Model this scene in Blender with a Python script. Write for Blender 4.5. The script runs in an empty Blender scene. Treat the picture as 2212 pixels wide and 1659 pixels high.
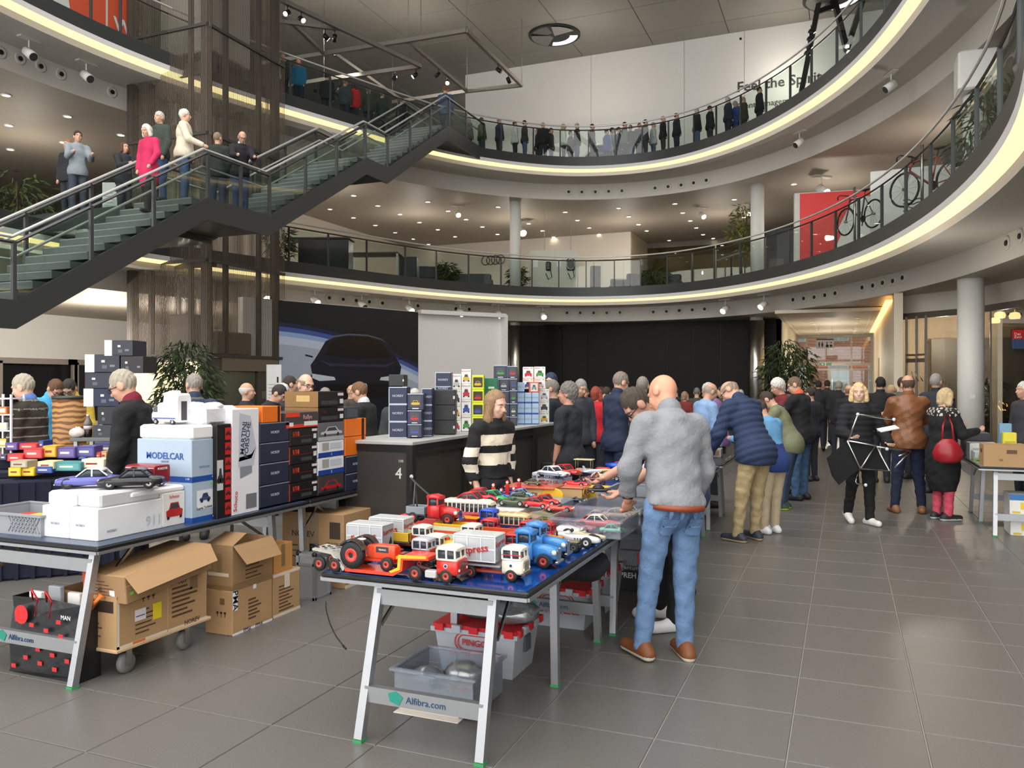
import bpy,math,random
import numpy as np
from mathutils import Vector,Matrix
random.seed(7)
SC=bpy.context.scene
COL=SC.collection
F_PX,CX,HZ,CAM_H=1760.0,1106.0,828.0,1.70
YAW=math.radians(22.17)
CY,SY=math.cos(YAW),math.sin(YAW)
cam=bpy.data.cameras.new('camera');camo=bpy.data.objects.new('camera',cam);COL.objects.link(camo)
camo.location=(0,0,CAM_H);camo.rotation_euler=(math.radians(90),0,YAW)
cam.sensor_fit='HORIZONTAL';cam.sensor_width=36.0
cam.lens=36.0*F_PX/2212.0
cam.shift_y=(828.0-829.5)/2212.0
cam.clip_start=0.05;cam.clip_end=300
SC.camera=camo
W=bpy.data.worlds.new('sky');SC.world=W;W.use_nodes=True
bg=W.node_tree.nodes['Background'];bg.inputs[0].default_value=(1.0,0.99,0.975,1);bg.inputs[1].default_value=2.9
def area_light(name,loc,rot,sx,sy,power,color=(1,1,1),portal=False):
 l=bpy.data.lights.new(name,'AREA');l.shape='RECTANGLE';l.size=sx;l.size_y=sy;l.energy=power;l.color=color
 o=bpy.data.objects.new(name,l);o.location=loc;o.rotation_euler=rot;COL.objects.link(o)
 if portal:l.cycles.is_portal=True
 return o
area_light('daylight_through_added_roof',(-3,4,15.6),(0,0,0),24,20,1,portal=True)  # sky portal in the opening of the added glazed roof
area_light('daylight_through_front_glazing',(-6,-7.9,7.5),(math.radians(90),0,0),34,14,1,portal=True)
SC.view_settings.view_transform='Standard';SC.view_settings.look='None'
SC.view_settings.exposure=0.22;SC.view_settings.gamma=1.0;SC.view_settings.use_curve_mapping=False
cyc=SC.cycles
cyc.max_bounces=5;cyc.diffuse_bounces=3;cyc.use_adaptive_sampling=True;cyc.adaptive_threshold=.1;cyc.adaptive_min_samples=16;cyc.glossy_bounces=2;cyc.transmission_bounces=4;cyc.transparent_max_bounces=24
cyc.sample_clamp_indirect=6;cyc.caustics_reflective=False;cyc.caustics_refractive=False
try:cyc.use_denoising=True
except Exception:pass
def rad(a):return math.radians(a)
NTH=['first','second','third','fourth','fifth','sixth','seventh','eighth','ninth','tenth']
def w2(xc,d):return(xc*CY-d*SY,xc*SY+d*CY)
def at(px,py,z=0.0):
 d=(CAM_H-z)*F_PX/(py-HZ);x,y=w2((px-CX)/F_PX*d,d);return Vector((x,y,z))
def ad(px,d,z=0.0):
 x,y=w2((px-CX)/F_PX*d,d);return Vector((x,y,z))
def zat(py,d):return CAM_H-(py-HZ)*d/F_PX
def depth(x,y):return-x*SY+y*CY
def pxof(x,y,z=0):
 d=depth(x,y);xc=x*CY+y*SY;return CX+F_PX*xc/d,HZ-(z-CAM_H)*F_PX/d
def onX(px,X):
 k=(px-CX)/F_PX;d=X/(k*CY-SY);return d*(k*SY+CY),d
def onY(px,Y):
 k=(px-CX)/F_PX;d=Y/(k*SY+CY);return d*(k*CY-SY),d
def lin(c):
 c=c/255.0
 return c/12.92 if c<=0.04045 else((c+0.055)/1.055)**2.4
def rgb(c):return(lin(c[0]),lin(c[1]),lin(c[2]),1)
MATS={}
def mat(name,c=None,rough=.55,metal=0,var=.06,vs=8.0,bump=0,bs=60.0,emit=0,spec=.5,stripes=None,coat=0):
 if name in MATS:return MATS[name]
 m=bpy.data.materials.new(name);m.use_nodes=True;MATS[name]=m
 nt=m.node_tree;b=nt.nodes['Principled BSDF']
 b.inputs['Roughness'].default_value=rough;b.inputs['Metallic'].default_value=metal
 b.inputs['Specular IOR Level'].default_value=spec
 if coat:b.inputs['Coat Weight'].default_value=coat
 col=rgb(c)
 tc=nt.nodes.new('ShaderNodeTexCoord')
 if emit:
  b.inputs['Base Color'].default_value=col
  b.inputs['Emission Color'].default_value=col;b.inputs['Emission Strength'].default_value=emit
  return m
 n=nt.nodes.new('ShaderNodeTexNoise');n.inputs['Scale'].default_value=vs;n.inputs['Detail'].default_value=3
 nt.links.new(tc.outputs['Object'],n.inputs['Vector'])
 mx=nt.nodes.new('ShaderNodeMix');mx.data_type='RGBA'
 a=[max(0,min(1,x*(1-var)))for x in col[:3]];d=[max(0,min(1,x*(1+var)))for x in col[:3]]
 mx.inputs[6].default_value=(*a,1);mx.inputs[7].default_value=(*d,1)
 nt.links.new(n.outputs['Fac'],mx.inputs[0]);out=mx.outputs[2]
 if stripes:
  wv=nt.nodes.new('ShaderNodeTexWave');wv.inputs['Scale'].default_value=stripes[1];wv.inputs['Distortion'].default_value=stripes[2]
  wv.bands_direction=stripes[3];wv.inputs['Detail'].default_value=2
  nt.links.new(tc.outputs['Object'],wv.inputs['Vector'])
  rp=nt.nodes.new('ShaderNodeValToRGB');rp.color_ramp.elements[0].position=stripes[4]-.08;rp.color_ramp.elements[1].position=stripes[4]+.08
  nt.links.new(wv.outputs['Fac'],rp.inputs[0])
  m2=nt.nodes.new('ShaderNodeMix');m2.data_type='RGBA';nt.links.new(rp.outputs[0],m2.inputs[0])
  nt.links.new(out,m2.inputs[6]);m2.inputs[7].default_value=rgb(stripes[0]);out=m2.outputs[2]
 nt.links.new(out,b.inputs['Base Color'])
 if bump:
  n2=nt.nodes.new('ShaderNodeTexNoise');n2.inputs['Scale'].default_value=bs;n2.inputs['Detail'].default_value=4
  nt.links.new(tc.outputs['Object'],n2.inputs['Vector'])
  bp=nt.nodes.new('ShaderNodeBump');bp.inputs['Strength'].default_value=bump;bp.inputs['Distance'].default_value=.01
  nt.links.new(n2.outputs['Fac'],bp.inputs['Height']);nt.links.new(bp.outputs['Normal'],b.inputs['Normal'])
 return m
def glass(name,tint=(225,235,230),gl=.07,rough=.02,haze=0,hazec=(230,235,240)):
 if name in MATS:return MATS[name]
 m=bpy.data.materials.new(name);m.use_nodes=True;MATS[name]=m
 nt=m.node_tree;nt.nodes.clear()
 o=nt.nodes.new('ShaderNodeOutputMaterial');t=nt.nodes.new('ShaderNodeBsdfTransparent');t.inputs[0].default_value=rgb(tint)
 g=nt.nodes.new('ShaderNodeBsdfGlossy');g.inputs['Roughness'].default_value=rough
 fr=nt.nodes.new('ShaderNodeLayerWeight');fr.inputs[0].default_value=.25
 mm=nt.nodes.new('ShaderNodeMath');mm.operation='MULTIPLY_ADD';mm.inputs[1].default_value=.6;mm.inputs[2].default_value=gl
 nt.links.new(fr.outputs['Fresnel'],mm.inputs[0])
 mx=nt.nodes.new('ShaderNodeMixShader');nt.links.new(mm.outputs[0],mx.inputs[0]);nt.links.new(g.outputs[0],mx.inputs[2])
 src=t.outputs[0]
 if haze:
  d=nt.nodes.new('ShaderNodeBsdfDiffuse');d.inputs[0].default_value=rgb(hazec)
  m2=nt.nodes.new('ShaderNodeMixShader');m2.inputs[0].default_value=haze
  nt.links.new(t.outputs[0],m2.inputs[1]);nt.links.new(d.outputs[0],m2.inputs[2]);src=m2.outputs[0]
 nt.links.new(src,mx.inputs[1]);nt.links.new(mx.outputs[0],o.inputs[0])
 return m
_cc={}
def cm(c,rough=.5,kind='p',**k):
 """A plain coloured material: p paint, f fabric, m metal, c card, s skin."""
 key=(tuple(c),round(rough,2),kind)
 if key not in _cc:
  nm={'p':'paint','f':'fabric','m':'metal','c':'card','s':'skin','h':'hair'}[kind]+'_%02x%02x%02x_%d'%(*c,int(rough*100))
  d=dict(p=dict(var=.05,vs=9),f=dict(var=.22,vs=14,bump=.6,bs=45),m=dict(metal=1,var=.08,vs=5),c=dict(var=.06,vs=7),s=dict(var=.10,vs=22,bump=.06,bs=120),h=dict(var=.3,vs=60,bump=.7,bs=150))[kind]
  d.update(k);_cc[key]=mat(nm,c,rough,**d)
 return _cc[key]
class MB:
 def __init__(s):s.v=[];s.f=[];s.m=[];s.mi=0;s.sm=[]
 def add(s,vs,fs,smooth=False):
  o=len(s.v);s.v+=[tuple(v)for v in vs];s.f+=[tuple(i+o for i in f)for f in fs]
  s.m+=[s.mi]*len(fs);s.sm+=[smooth]*len(fs);return s
 def mat(s,i):s.mi=i;return s
 def box(s,x0,x1,y0,y1,z0,z1,skip=''):
  v=[(x0,y0,z0),(x1,y0,z0),(x1,y1,z0),(x0,y1,z0),(x0,y0,z1),(x1,y0,z1),(x1,y1,z1),(x0,y1,z1)]
  f={'b':(0,3,2,1),'t':(4,5,6,7),'f':(0,1,5,4),'r':(1,2,6,5),'k':(2,3,7,6),'l':(3,0,4,7)}
  return s.add(v,[f[k]for k in f if k not in skip])
 def cbox(s,x0,x1,y0,y1,z0,z1,c=.01):
  """box with chamfered edges"""
  c=min(c,(x1-x0)*.45,(y1-y0)*.45,(z1-z0)*.45);rings=[]
  for z,k in((z0,c),(z0+c,0),(z1-c,0),(z1,c)):
   a0,a1,b0,b1=x0+k,x1-k,y0+k,y1-k;e=c-k*.0
   rings.append([(a0+c,b0,z),(a1-c,b0,z),(a1,b0+c,z),(a1,b1-c,z),(a1-c,b1,z),(a0+c,b1,z),(a0,b1-c,z),(a0,b0+c,z)])
  return s.loft(rings)
 def beam(s,p,q,w,h,up=(0,0,1),w1=None,h1=None):
  p=Vector(p);q=Vector(q);d=(q-p).normalized();u=Vector(up)
  if abs(d.dot(u))>.98:u=Vector((0,1,0))
  r=d.cross(u).normalized();u=r.cross(d);w1=w1 or w;h1=h1 or h;v=[]
  for c,a,b in((p,w,h),(q,w1,h1)):
   for sx,sz in((-1,-1),(1,-1),(1,1),(-1,1)):v.append(c+r*(sx*a/2)+u*(sz*b/2))
  return s.add(v,[(0,1,2,3),(7,6,5,4),(0,4,5,1),(1,5,6,2),(2,6,7,3),(3,7,4,0)])
 def loft(s,rings,cap=True,smooth=False,closed=True):
  n=len(rings[0]);v=[p for r in rings for p in r];f=[]
  for i in range(len(rings)-1):
   for j in range(n if closed else n-1):
    k=(j+1)%n;f.append((i*n+j,i*n+k,(i+1)*n+k,(i+1)*n+j))
  s.add(v,f,smooth)
  if cap and closed:
   o=len(s.v)-len(v)
   s.f+=[tuple(o+j for j in reversed(range(n))),tuple(o+(len(rings)-1)*n+j for j in range(n))]
   s.m+=[s.mi]*2;s.sm+=[False]*2
  return s
 def cyl(s,p,q,r,r1=None,n=12,cap=True,smooth=True):
  p=Vector(p);q=Vector(q);d=(q-p).normalized();a=Vector((0,0,1))if abs(d.z)<.9 else Vector((1,0,0))
  u=d.cross(a).normalized();w=d.cross(u);r1=r if r1 is None else r1
  R=[[c+(u*math.cos(t)+w*math.sin(t))*rr for t in[2*math.pi*i/n for i in range(n)]]for c,rr in((p,r),(q,r1))]
  return s.loft(R,cap,smooth)
 def lathe(s,prof,c=(0,0,0),n=16,smooth=True,axis='z'):
  R=[]
  for r,z in prof:
   ring=[]
   for i in range(n):
    t=2*math.pi*i/n;a,b=r*math.cos(t),r*math.sin(t)
    p={'z':(a,b,z),'y':(a,z,-b),'x':(z,a,b)}[axis]
    ring.append((p[0]+c[0],p[1]+c[1],p[2]+c[2]))
   R.append(ring)
  return s.loft(R,True,smooth)
 def tube(s,pts,r,n=6,smooth=True):
  P=[Vector(p)for p in pts];R=[]
  for i,p in enumerate(P):
   d=(P[min(i+1,len(P)-1)]-P[max(i-1,0)]).normalized();a=Vector((0,0,1))if abs(d.z)<.95 else Vector((1,0,0))
   u=d.cross(a).normalized();w=d.cross(u);rr=r[i]if isinstance(r,(list,tuple))else r
   R.append([p+(u*math.cos(2*math.pi*k/n)+w*math.sin(2*math.pi*k/n))*rr for k in range(n)])
  return s.loft(R,True,smooth)
 def prism(s,poly,a0,a1,axis='y'):
  """poly of 2-D points extruded along an axis: y -> (x,z), x -> (y,z), z -> (x,y)"""
  R=[]
  for a in(a0,a1):
   R.append([{'y':(p[0],a,p[1]),'x':(a,p[0],p[1]),'z':(p[0],p[1],a)}[axis]for p in poly])
  return s.loft(R)
 def ball(s,c,r,n=10,m=6,sc=(1,1,1)):
  prof=[(max(r*math.sin(math.pi*i/m),1e-4),-r*math.cos(math.pi*i/m))for i in range(m+1)]
  R=[[(c[0]+q*math.cos(2*math.pi*k/n)*sc[0],c[1]+q*math.sin(2*math.pi*k/n)*sc[1],c[2]+z*sc[2])for k in range(n)]for q,z in prof]
  return s.loft(R,False,True)
 def xf(s,M,start=0):
  s.v[start:]=[tuple(M@Vector(p))for p in s.v[start:]];return s
 def mesh(s,name,mats):
  me=bpy.data.meshes.new(name);me.from_pydata(s.v,[],s.f)
  for m in mats:me.materials.append(m)
  if len(mats)>1:me.polygons.foreach_set('material_index',s.m)
  me.polygons.foreach_set('use_smooth',s.sm);me.update();return me
 def build(s,name,mats,parent=None,fix=True):
  if not isinstance(mats,(list,tuple)):mats=[mats]
  me=s.mesh(name,mats)
  if fix:
   import bmesh
   b=bmesh.new();b.from_mesh(me);bmesh.ops.recalc_face_normals(b,faces=b.faces);b.to_mesh(me);b.free()
  return link(name,me,parent)
def link(name,data,parent=None,loc=None,rz=0):
 o=bpy.data.objects.new(name,data);COL.objects.link(o);o.parent=parent
 if loc is not None:o.location=loc
 if rz:o.rotation_euler=(0,0,rz)
 return o
def tag(o,label=None,cat=None,group=None,kind=None):
 if label:o['label']=label
 if cat:o['category']=cat
 if group:o['group']=group
 if kind:o['kind']=kind
 return o
def thing(name,label,cat,loc=(0,0,0),rz=0,group=None):
 o=link(name,None,None,loc,rz);o.empty_display_size=.1
 return tag(o,label,cat,group)
def struct(o,label=None,cat=None):return tag(o,label,cat,kind='structure')
def copy_tree(o,parent=None):
 c=o.copy();COL.objects.link(c);c.parent=parent
 for ch in o.children:copy_tree(ch,c)
 return c
_tx={}
def text_mesh(s,size,m,bold=0,align='CENTER',depth=.0006):
 key=(s,round(size,4),m.name,bold,align)
 if key in _tx:return _tx[key]
 c=bpy.data.curves.new('lettering','FONT');c.body=s;c.size=size;c.align_x=align;c.align_y='CENTER';c.extrude=depth;c.offset=bold*size;c.resolution_u=2
 o=bpy.data.objects.new('lettering',c);me=bpy.data.meshes.new_from_object(o);me.materials.clear();me.materials.append(m)
 bpy.data.objects.remove(o);bpy.data.curves.remove(c);_tx[key]=me;return me
def text(s,size,m,loc,normal='-y',parent=None,roll=0,bold=0,align='CENTER',name='lettering',sx=1.0):
 o=link(name,text_mesh(s,size,m,bold,align),parent,loc);h=math.pi/2
 R={'-y':Matrix.Rotation(h,4,'X'),'+x':Matrix.Rotation(h,4,'Z')@Matrix.Rotation(h,4,'X'),'-x':Matrix.Rotation(-h,4,'Z')@Matrix.Rotation(h,4,'X'),'+y':Matrix.Rotation(math.pi,4,'Z')@Matrix.Rotation(h,4,'X'),'+z':Matrix.Identity(4)}[normal]
 o.rotation_euler=(R@Matrix.Rotation(roll,4,'Z')).to_euler();o.scale=(sx,1,1)
 return o
# the hall: levels, ring balconies, walls
Z1,Z2,ZR=5.0,9.5,15.5
C0,C1=3.94,8.38
white=mat('wall_white',(226,224,220),.7,var=.02,vs=1.5)
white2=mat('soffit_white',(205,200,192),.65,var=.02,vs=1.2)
charcoal=mat('charcoal_steel',(58,60,60),.45,metal=.2,var=.05)
darksteel=mat('dark_steel',(72,74,74),.4,metal=.35,var=.06)
railsteel=mat('rail_steel',(222,222,218),.35,metal=.45,var=.04)
steel=mat('brushed_steel',(190,190,186),.28,metal=1,var=.06)
alu=mat('aluminium',(172,174,177),.42,metal=.8,var=.05,vs=20)
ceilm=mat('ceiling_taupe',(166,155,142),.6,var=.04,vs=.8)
roofm=mat('roof_panel_grey',(150,146,138),.65,var=.06,vs=.7)
ledm=mat('led_strip',(255,220,150),emit=1.5)
lampm=mat('lamp_glow',(255,238,205),emit=22)
black=mat('satin_black',(22,22,22),.45,var=.1)
rglass=glass('railing_glass',(216,228,222),.05)
ringc=[(-10.3,13.2),(-9.9,15.0),(-9.45,16.6),(-8.75,18.3),(-7.75,19.95),(-6.5,21.4),(-5.73,22.3),(-5.16,22.94),(-4.28,23.97),(-3.3,25.09),(-2.43,26.0),(-1.44,26.8),(-.37,27.35),(.67,27.85),(1.61,28.1),(2.55,28.17),(3.51,28.0),(4.36,27.7),(5.21,27.2),(5.86,26.5),(6.38,25.7),(6.93,24.7),(7.33,23.6),(7.61,22.4),(7.83,21.3),(7.95,20.0),(7.96,18.7),(7.88,17.4),(7.66,15.8),(7.36,14.34),(7.04,13.05),(6.58,11.54),(6.11,10.2),(5.55,8.9),(4.85,7.6),(4.0,6.3)]
_P=np.array([w2(a,b)for a,b in ringc])
for _ in range(2):_P[1:-1]=.25*_P[:-2]+.5*_P[1:-1]+.25*_P[2:]
def catmull(P,k):
 out=[]
 for i in range(len(P)-1):
  p0,p1,p2,p3=P[max(i-1,0)],P[i],P[i+1],P[min(i+2,len(P)-1)]
  for j in range(k):
   t=j/k
   out.append(.5*((2*p1)+(-p0+p2)*t+(2*p0-5*p1+4*p2-p3)*t*t+(-p0+3*p1-3*p2+p3)*t**3))
 out.append(P[-1]);return np.array(out)
RING=catmull(_P,3)
_T=np.gradient(RING,axis=0);_T/=np.linalg.norm(_T,axis=1)[:,None]
RN=np.stack([-_T[:,1],_T[:,0]],1)
_cen=np.array(w2(0,16.0))
def ring_off(ins):return RING+RN*ins
def ring_far(r=48):
 d=RING-_cen;return np.minimum(_cen+d/np.linalg.norm(d,axis=1)[:,None]*r,np.array([[60,43.1]]))
def strip(mb,prof,z,smooth=True):
 """prof: list of (inset, dz); a band of faces along the ring"""
 rows=[]
 for ins,dz in prof:
  Q=ring_far(ins-1000)if ins>900 else ring_off(ins)
  rows.append([(p[0],p[1],z+dz)for p in Q])
 return mb.loft(rows,False,smooth,closed=False)
def ring_hit(px,ins=0.0):
 """where the ray of column px crosses the ring moved outward by ins"""
 Q=ring_off(ins);u=Q[:,0]*CY+Q[:,1]*SY;d=-Q[:,0]*SY+Q[:,1]*CY;s=CX+F_PX*u/d
 best=None
 for i in range(len(Q)-1):
  if(s[i]-px)*(s[i+1]-px)<=0 and s[i]!=s[i+1]:
   t=(px-s[i])/(s[i+1]-s[i]);p=Q[i]+(Q[i+1]-Q[i])*t;n=RN[i]
   dd=-p[0]*SY+p[1]*CY
   if best is None or dd>best[2]:best=(p,n,dd,i+t)
 return best
for lv,Z,C in((1,Z1,C0),(2,Z2,C1)):
 root=struct(thing('gallery_slab','curved %s gallery slab with dark fascia and glowing light strip'%('lower' if lv==1 else 'upper'),'gallery'))
 strip(MB(),[(0,0),(0,-.31)],Z).build('fascia',charcoal,root,False)
 strip(MB(),[(0,-.31),(.02,-.42)],Z).build('upper_lip',white,root,False)
 strip(MB(),[(.02,-.42),(.26,-.475)],Z).build('light_strip',ledm,root,False)
 strip(MB(),[(.26,-.475),(.32,-.585)],Z).build('lower_lip',white,root,False)
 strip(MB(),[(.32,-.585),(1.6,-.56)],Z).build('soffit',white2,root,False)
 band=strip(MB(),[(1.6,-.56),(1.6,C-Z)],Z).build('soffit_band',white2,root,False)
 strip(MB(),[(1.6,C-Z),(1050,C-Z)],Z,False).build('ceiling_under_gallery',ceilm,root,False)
 strip(MB(),[(0,0),(1050,0)],Z,False).build('gallery_floor',mat('gallery_floor_grey',(120,118,114),.5),root,False)
 GAL=root if lv==1 else GAL
 if lv==2:GAL2=root
nz=MB().lathe([(.13,0),(.13,.02),(.10,.03),(.085,.012)],n=18,axis='y').mesh('air_nozzle',[white2])
nzc=MB().lathe([(.052,.014),(.052,.035)],n=12,axis='y').mesh('nozzle_core',[black])
def nozzle(px,py,root):
 h=ring_hit(px,1.6)
 if not h:return
 p,n,d,_=h
 a=math.atan2(n[1],n[0])+math.pi/2
 o=link('air_nozzle',nz,root,(p[0]-n[0]*.002,p[1]-n[1]*.002,zat(py,d)),a)
 link('nozzle_core',nzc,o)
for x,y in((103,795),(225,800),(1125,833),(1247,833),(1370,833),(1492,833),(1613,830),(1920,825),(2042,820),(2160,812)):nozzle(960+.2351*x,480+.2351*y,GAL)
for x,y in((407,1340),(535,1334),(658,1325),(1540,1233),(1647,1220),(1752,1207),(1858,1188),(1960,1168)):nozzle(1380+.217*x,380+.217*y,GAL)
for x,y in((832,1015),(997,1033),(1153,1047),(1310,1063),(1467,1078),(1890,1110)):nozzle(560+.1808*x,460+.1808*y,GAL)
for x,y in((1864,621),(1887,617),(1908,611),(1930,607),(1951,600),(2176,525),(2205,510)):nozzle(x,y,GAL)
for x,y in((1385,840),(1522,842),(1663,840),(1802,835),(1940,830)):nozzle(940+.208*x,240+.208*y,GAL2)
for x,y in((163,122),(293,108),(423,92),(548,70),(675,45)):nozzle(1380+.217*x,380+.217*y,GAL2)
for x,y in((2,335),(125,375),(257,425),(388,475),(715,590)):nozzle(.3376*x,.3376*y,GAL2)
def railing(Z,pxs,label,lo,hi):
 root=thing('gallery_railing',label,'railing')
 hits=[ring_hit(p,.06)for p in pxs];hits=[h for h in hits if h]
 for p,n,d,s in hits:
  r=MB().beam((p[0],p[1],Z-.04),(p[0],p[1],Z+.93),.035,.06,up=(n[0],n[1],0));r.build('post',darksteel,root)
 ss=[h[3]for h in hits];Q=ring_off(.06)
 def P(s):i=min(int(s),len(Q)-2);return Q[i]+(Q[i+1]-Q[i])*(s-i)
 for a,b in zip(ss,ss[1:]):
  g=(b-a)*.03;row=[P(a+g+(b-a-2*g)*k/3)for k in range(4)]
  m=MB();m.loft([[(q[0],q[1],Z+.02)for q in row],[(q[0],q[1],Z+.88)for q in row]],False,True,closed=False);m.build('glass_pane',rglass,root,False)
 i0,i1=max(int(ss[0])-lo,0),min(int(ss[-1])+hi,len(Q)-1)
 MB().tube([(q[0],q[1],Z+.93)for q in Q[i0:i1+1]],.022,4,False).build('top_rail',darksteel,root)
 Q2=ring_off(-.06)
 MB().tube([(q[0],q[1],Z+1.03)for q in Q2[i0:i1+1]],.024,6).build('handrail',railsteel,root)
 return root
railing(Z1,[598,624,709,792,875,942,1012,1082,1149,1207,1266,1327,1384,1442,1495,1543,1599,1653,1705,1753,1805,1855,1905,1957,2010,2059,2110,2160,2204,2240],'glass railing with steel handrail along the lower gallery',2,4)
railing(Z2,[14,111,196,260,600,627,713,796,860,1083,1152,1210,1271,1329,1387,1444,1499,1547,1600,1655,1707,1753,1808,1860,1911,1941,1975],'glass railing with steel handrail along the upper gallery',2,3)
fl=struct(MB().box(-34,26,-8,48,-.3,-.006).build('floor',mat('grout_grey',(150,146,140),.8)),'dark grey tiled floor with pale joints','floor')
def tile_material():
 m=mat('stone_tile',(104,101,97),.34,var=.07,vs=.9,bump=.12,bs=90,spec=.45);return m
tilem=tile_material();TX,TY,X0,Y0=.6,.562,-.24,3.863
tme=MB().cbox(.003,TX-.003,.003,TY-.003,-.012,0,.003).mesh('tile',[tilem]);rest=MB();cand=[]
for i in range(-44,24):
 for j in range(-14,46):
  x,y=X0+i*TX,Y0+j*TY;d=depth(x+.3,y+.3)
  if d>1.5 and d<34:
   px,py=pxof(x+.3,y+.3)
   if-150<px<2360 and py<1760:cand.append((d,x,y));continue
  rest.box(x+.003,x+TX-.003,y+.003,y+TY-.003,-.012,0,skip='b')
cand.sort()
for k,(d,x,y)in enumerate(cand):
 if k<300:link('tile',tme,fl,(x,y,0))
 else:rest.box(x+.003,x+TX-.003,y+.003,y+TY-.003,-.012,0,skip='b')
tag(rest.build('tile_field',tilem,fl,False),kind='stuff')
roof=struct(thing('ceiling','grey panelled roof ceiling above the hall','ceiling'))
MB().box(-34,26,14,44,ZR+.06,ZR+.3).build('ceiling_deck',roofm,roof)
MB().box(-34,-15,-8,14,ZR+.06,ZR+.3).build('ceiling_deck',roofm,roof)
MB().box(9,26,-8,14,ZR+.06,ZR+.3).build('ceiling_deck',roofm,roof)
pm=MB().cbox(.012,2.988,.012,2.388,0,.05,.01).mesh('ceiling_panel',[roofm])
for i in range(-9,6):
 for j in range(0,12):
  x,y=-1.2+i*3.0,15+j*2.4
  if j<12:link('ceiling_panel',pm,roof,(x,y,ZR-.0))
MB().box(-34,26,14,15,ZR-.01,ZR+.05).build('ceiling_edge',roofm,roof)
gl=struct(thing('added_roof_glazing','steel grid of the glazed roof over the front of the hall','roof'))  # out of view, added so that daylight falls in from above
for k in range(9):MB().beam((-15+3*k,-8,ZR+.1),(-15+3*k,14,ZR+.1),.12,.3).build('rafter',charcoal,gl)
def skylight(px,py,r,label):
 p=at(px,py,ZR-.01);t=thing('round_skylight',label,'skylight',(p.x,p.y,ZR-.03))
 MB().lathe([(r*1.0,-.03),(r*1.04,-.03),(r*1.04,.02),(r,.02)],n=32).build('trim_ring',black,t)
 MB().lathe([(r*.99,.0),(.01,.012)],n=32).build('recess',mat('skylight_recess',(60,60,58),.4),t)
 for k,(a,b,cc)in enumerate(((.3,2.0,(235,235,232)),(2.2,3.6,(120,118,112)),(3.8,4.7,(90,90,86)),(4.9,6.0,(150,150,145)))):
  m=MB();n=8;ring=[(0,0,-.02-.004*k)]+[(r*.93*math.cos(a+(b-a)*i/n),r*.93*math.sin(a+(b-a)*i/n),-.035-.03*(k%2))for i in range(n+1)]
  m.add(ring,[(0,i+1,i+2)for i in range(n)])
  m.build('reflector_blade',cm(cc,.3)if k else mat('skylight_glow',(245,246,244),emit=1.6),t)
 return t
skylight(1198,75,.98,'round ceiling skylight with bright angled reflector blades')
skylight(1800,-6,1.0,'round black-rimmed ceiling opening above the dark lighting mast')
YB,XL=33.0,-24.0
def wallbox(name,x0,x1,y0,y1,z0,z1,m,label):
 return struct(MB().box(x0,x1,y0,y1,z0,z1).build(name,m),label,'wall')
wb=wallbox('wall_back_upper',-15.7,26,YB,YB+.2,Z2-.2,ZR+.05,white,'tall white back wall of the upper gallery')
for px in(1277,1478,1608):
 x,d=onY(px,YB);MB().box(x-.006,x+.006,YB-.006,YB,Z2,ZR).build('panel_seam',mat('seam_grey',(120,118,112),.8),wb)
x,d=onY(1600,YB);MB().lathe([(.05,0),(.05,-.03)],(x,YB,zat(84,d)),10,axis='y').build('wall_sensor',black,wb)
wallbox('wall_far_upper',-34,-15.7,42,42.2,Z2-.2,ZR+.05,mat('wall_taupe',(168,156,142),.7,var=.03),'taupe far wall beyond the upper gallery')
wallbox('wall_back_lower',-34,-8.7,35.2,35.4,Z1-.2,C1+.3,mat('wall_warm',(222,212,200),.7,var=.02),'warm white back wall of the lower gallery')
wallbox('wall_far_lower',-9.0,26,43,43.2,Z1-.2,C1+.3,mat('wall_cream',(215,200,170),.7,var=.03),'cream far wall of the lower gallery showroom')
wallbox('wall_return_lower',-8.9,-8.7,35.4,43.2,Z1-.2,C1+.3,mat('wall_cream',(215,200,170)),'cream return wall of the lower gallery showroom')
wallbox('wall_side_lower',-20.0,-19.8,19.5,35.2,Z1-.2,C1+.3,mat('wall_warm',(222,212,200)),'warm white side wall of the lower gallery')
wallbox('wall_left_outer',-34.2,-34,-8,48,-.3,ZR+.3,white,'white outer wall at the far side of the hall')
wallbox('wall_right_outer',16,16.2,-8,44,-.3,ZR+.3,white,'white outer wall beyond the glazed showroom')
wallbox('wall_right_front',12.0,12.2,-8,3,-.3,ZR+.3,white,'white wall beside the front glazing')
fg=struct(thing('window_1','tall steel window grid of the front facade','window'))
for k in range(12):MB().box(-24+3.2*k-.06,-24+3.2*k+.06,-8.1,-7.95,0,ZR).build('mullion',charcoal,fg)
for z in(.1,3.9,7.8,11.7,15.4):MB().box(-34,16,-8.12,-7.93,z-.08,z+.08).build('transom',charcoal,fg)
wl=struct(thing('wall_left','white wall behind the left stalls with framed openings','wall'))
MB().box(XL-.2,XL,8,27,2.42,Z1-.3).build('wall_face',white,wl)
MB().box(XL-.22,XL-.02,8,27,0,.4).build('wall_foot',white,wl)
frm=mat('frame_taupe',(150,140,134),.5)
for a,b in((0,165),(162,192),(306,480)):
 y0,y1=onX(a,XL)[0],onX(b,XL)[0]
 MB().box(XL-.05,XL+.06,y0-.3,y1,2.32,2.5).build('opening_head',frm,wl)
 for y in(y0,y1):MB().box(XL-.05,XL+.06,y-.12,y+.05,0,2.4).build('opening_jamb',frm,wl)
y0,y1=onX(310,XL)[0],27
MB().box(XL-.12,XL-.04,y0,y1,.1,2.34).build('backlit_panel',mat('backlit_cream',(255,226,176),emit=.95),wl)
y0,y1=onX(-40,XL)[0],onX(163,XL)[0]
MB().box(XL-.5,XL-.4,y0-3,y1+1.6,.0,2.42).build('dark_display_back',mat('display_dark',(26,26,30),.3),wl)
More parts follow.
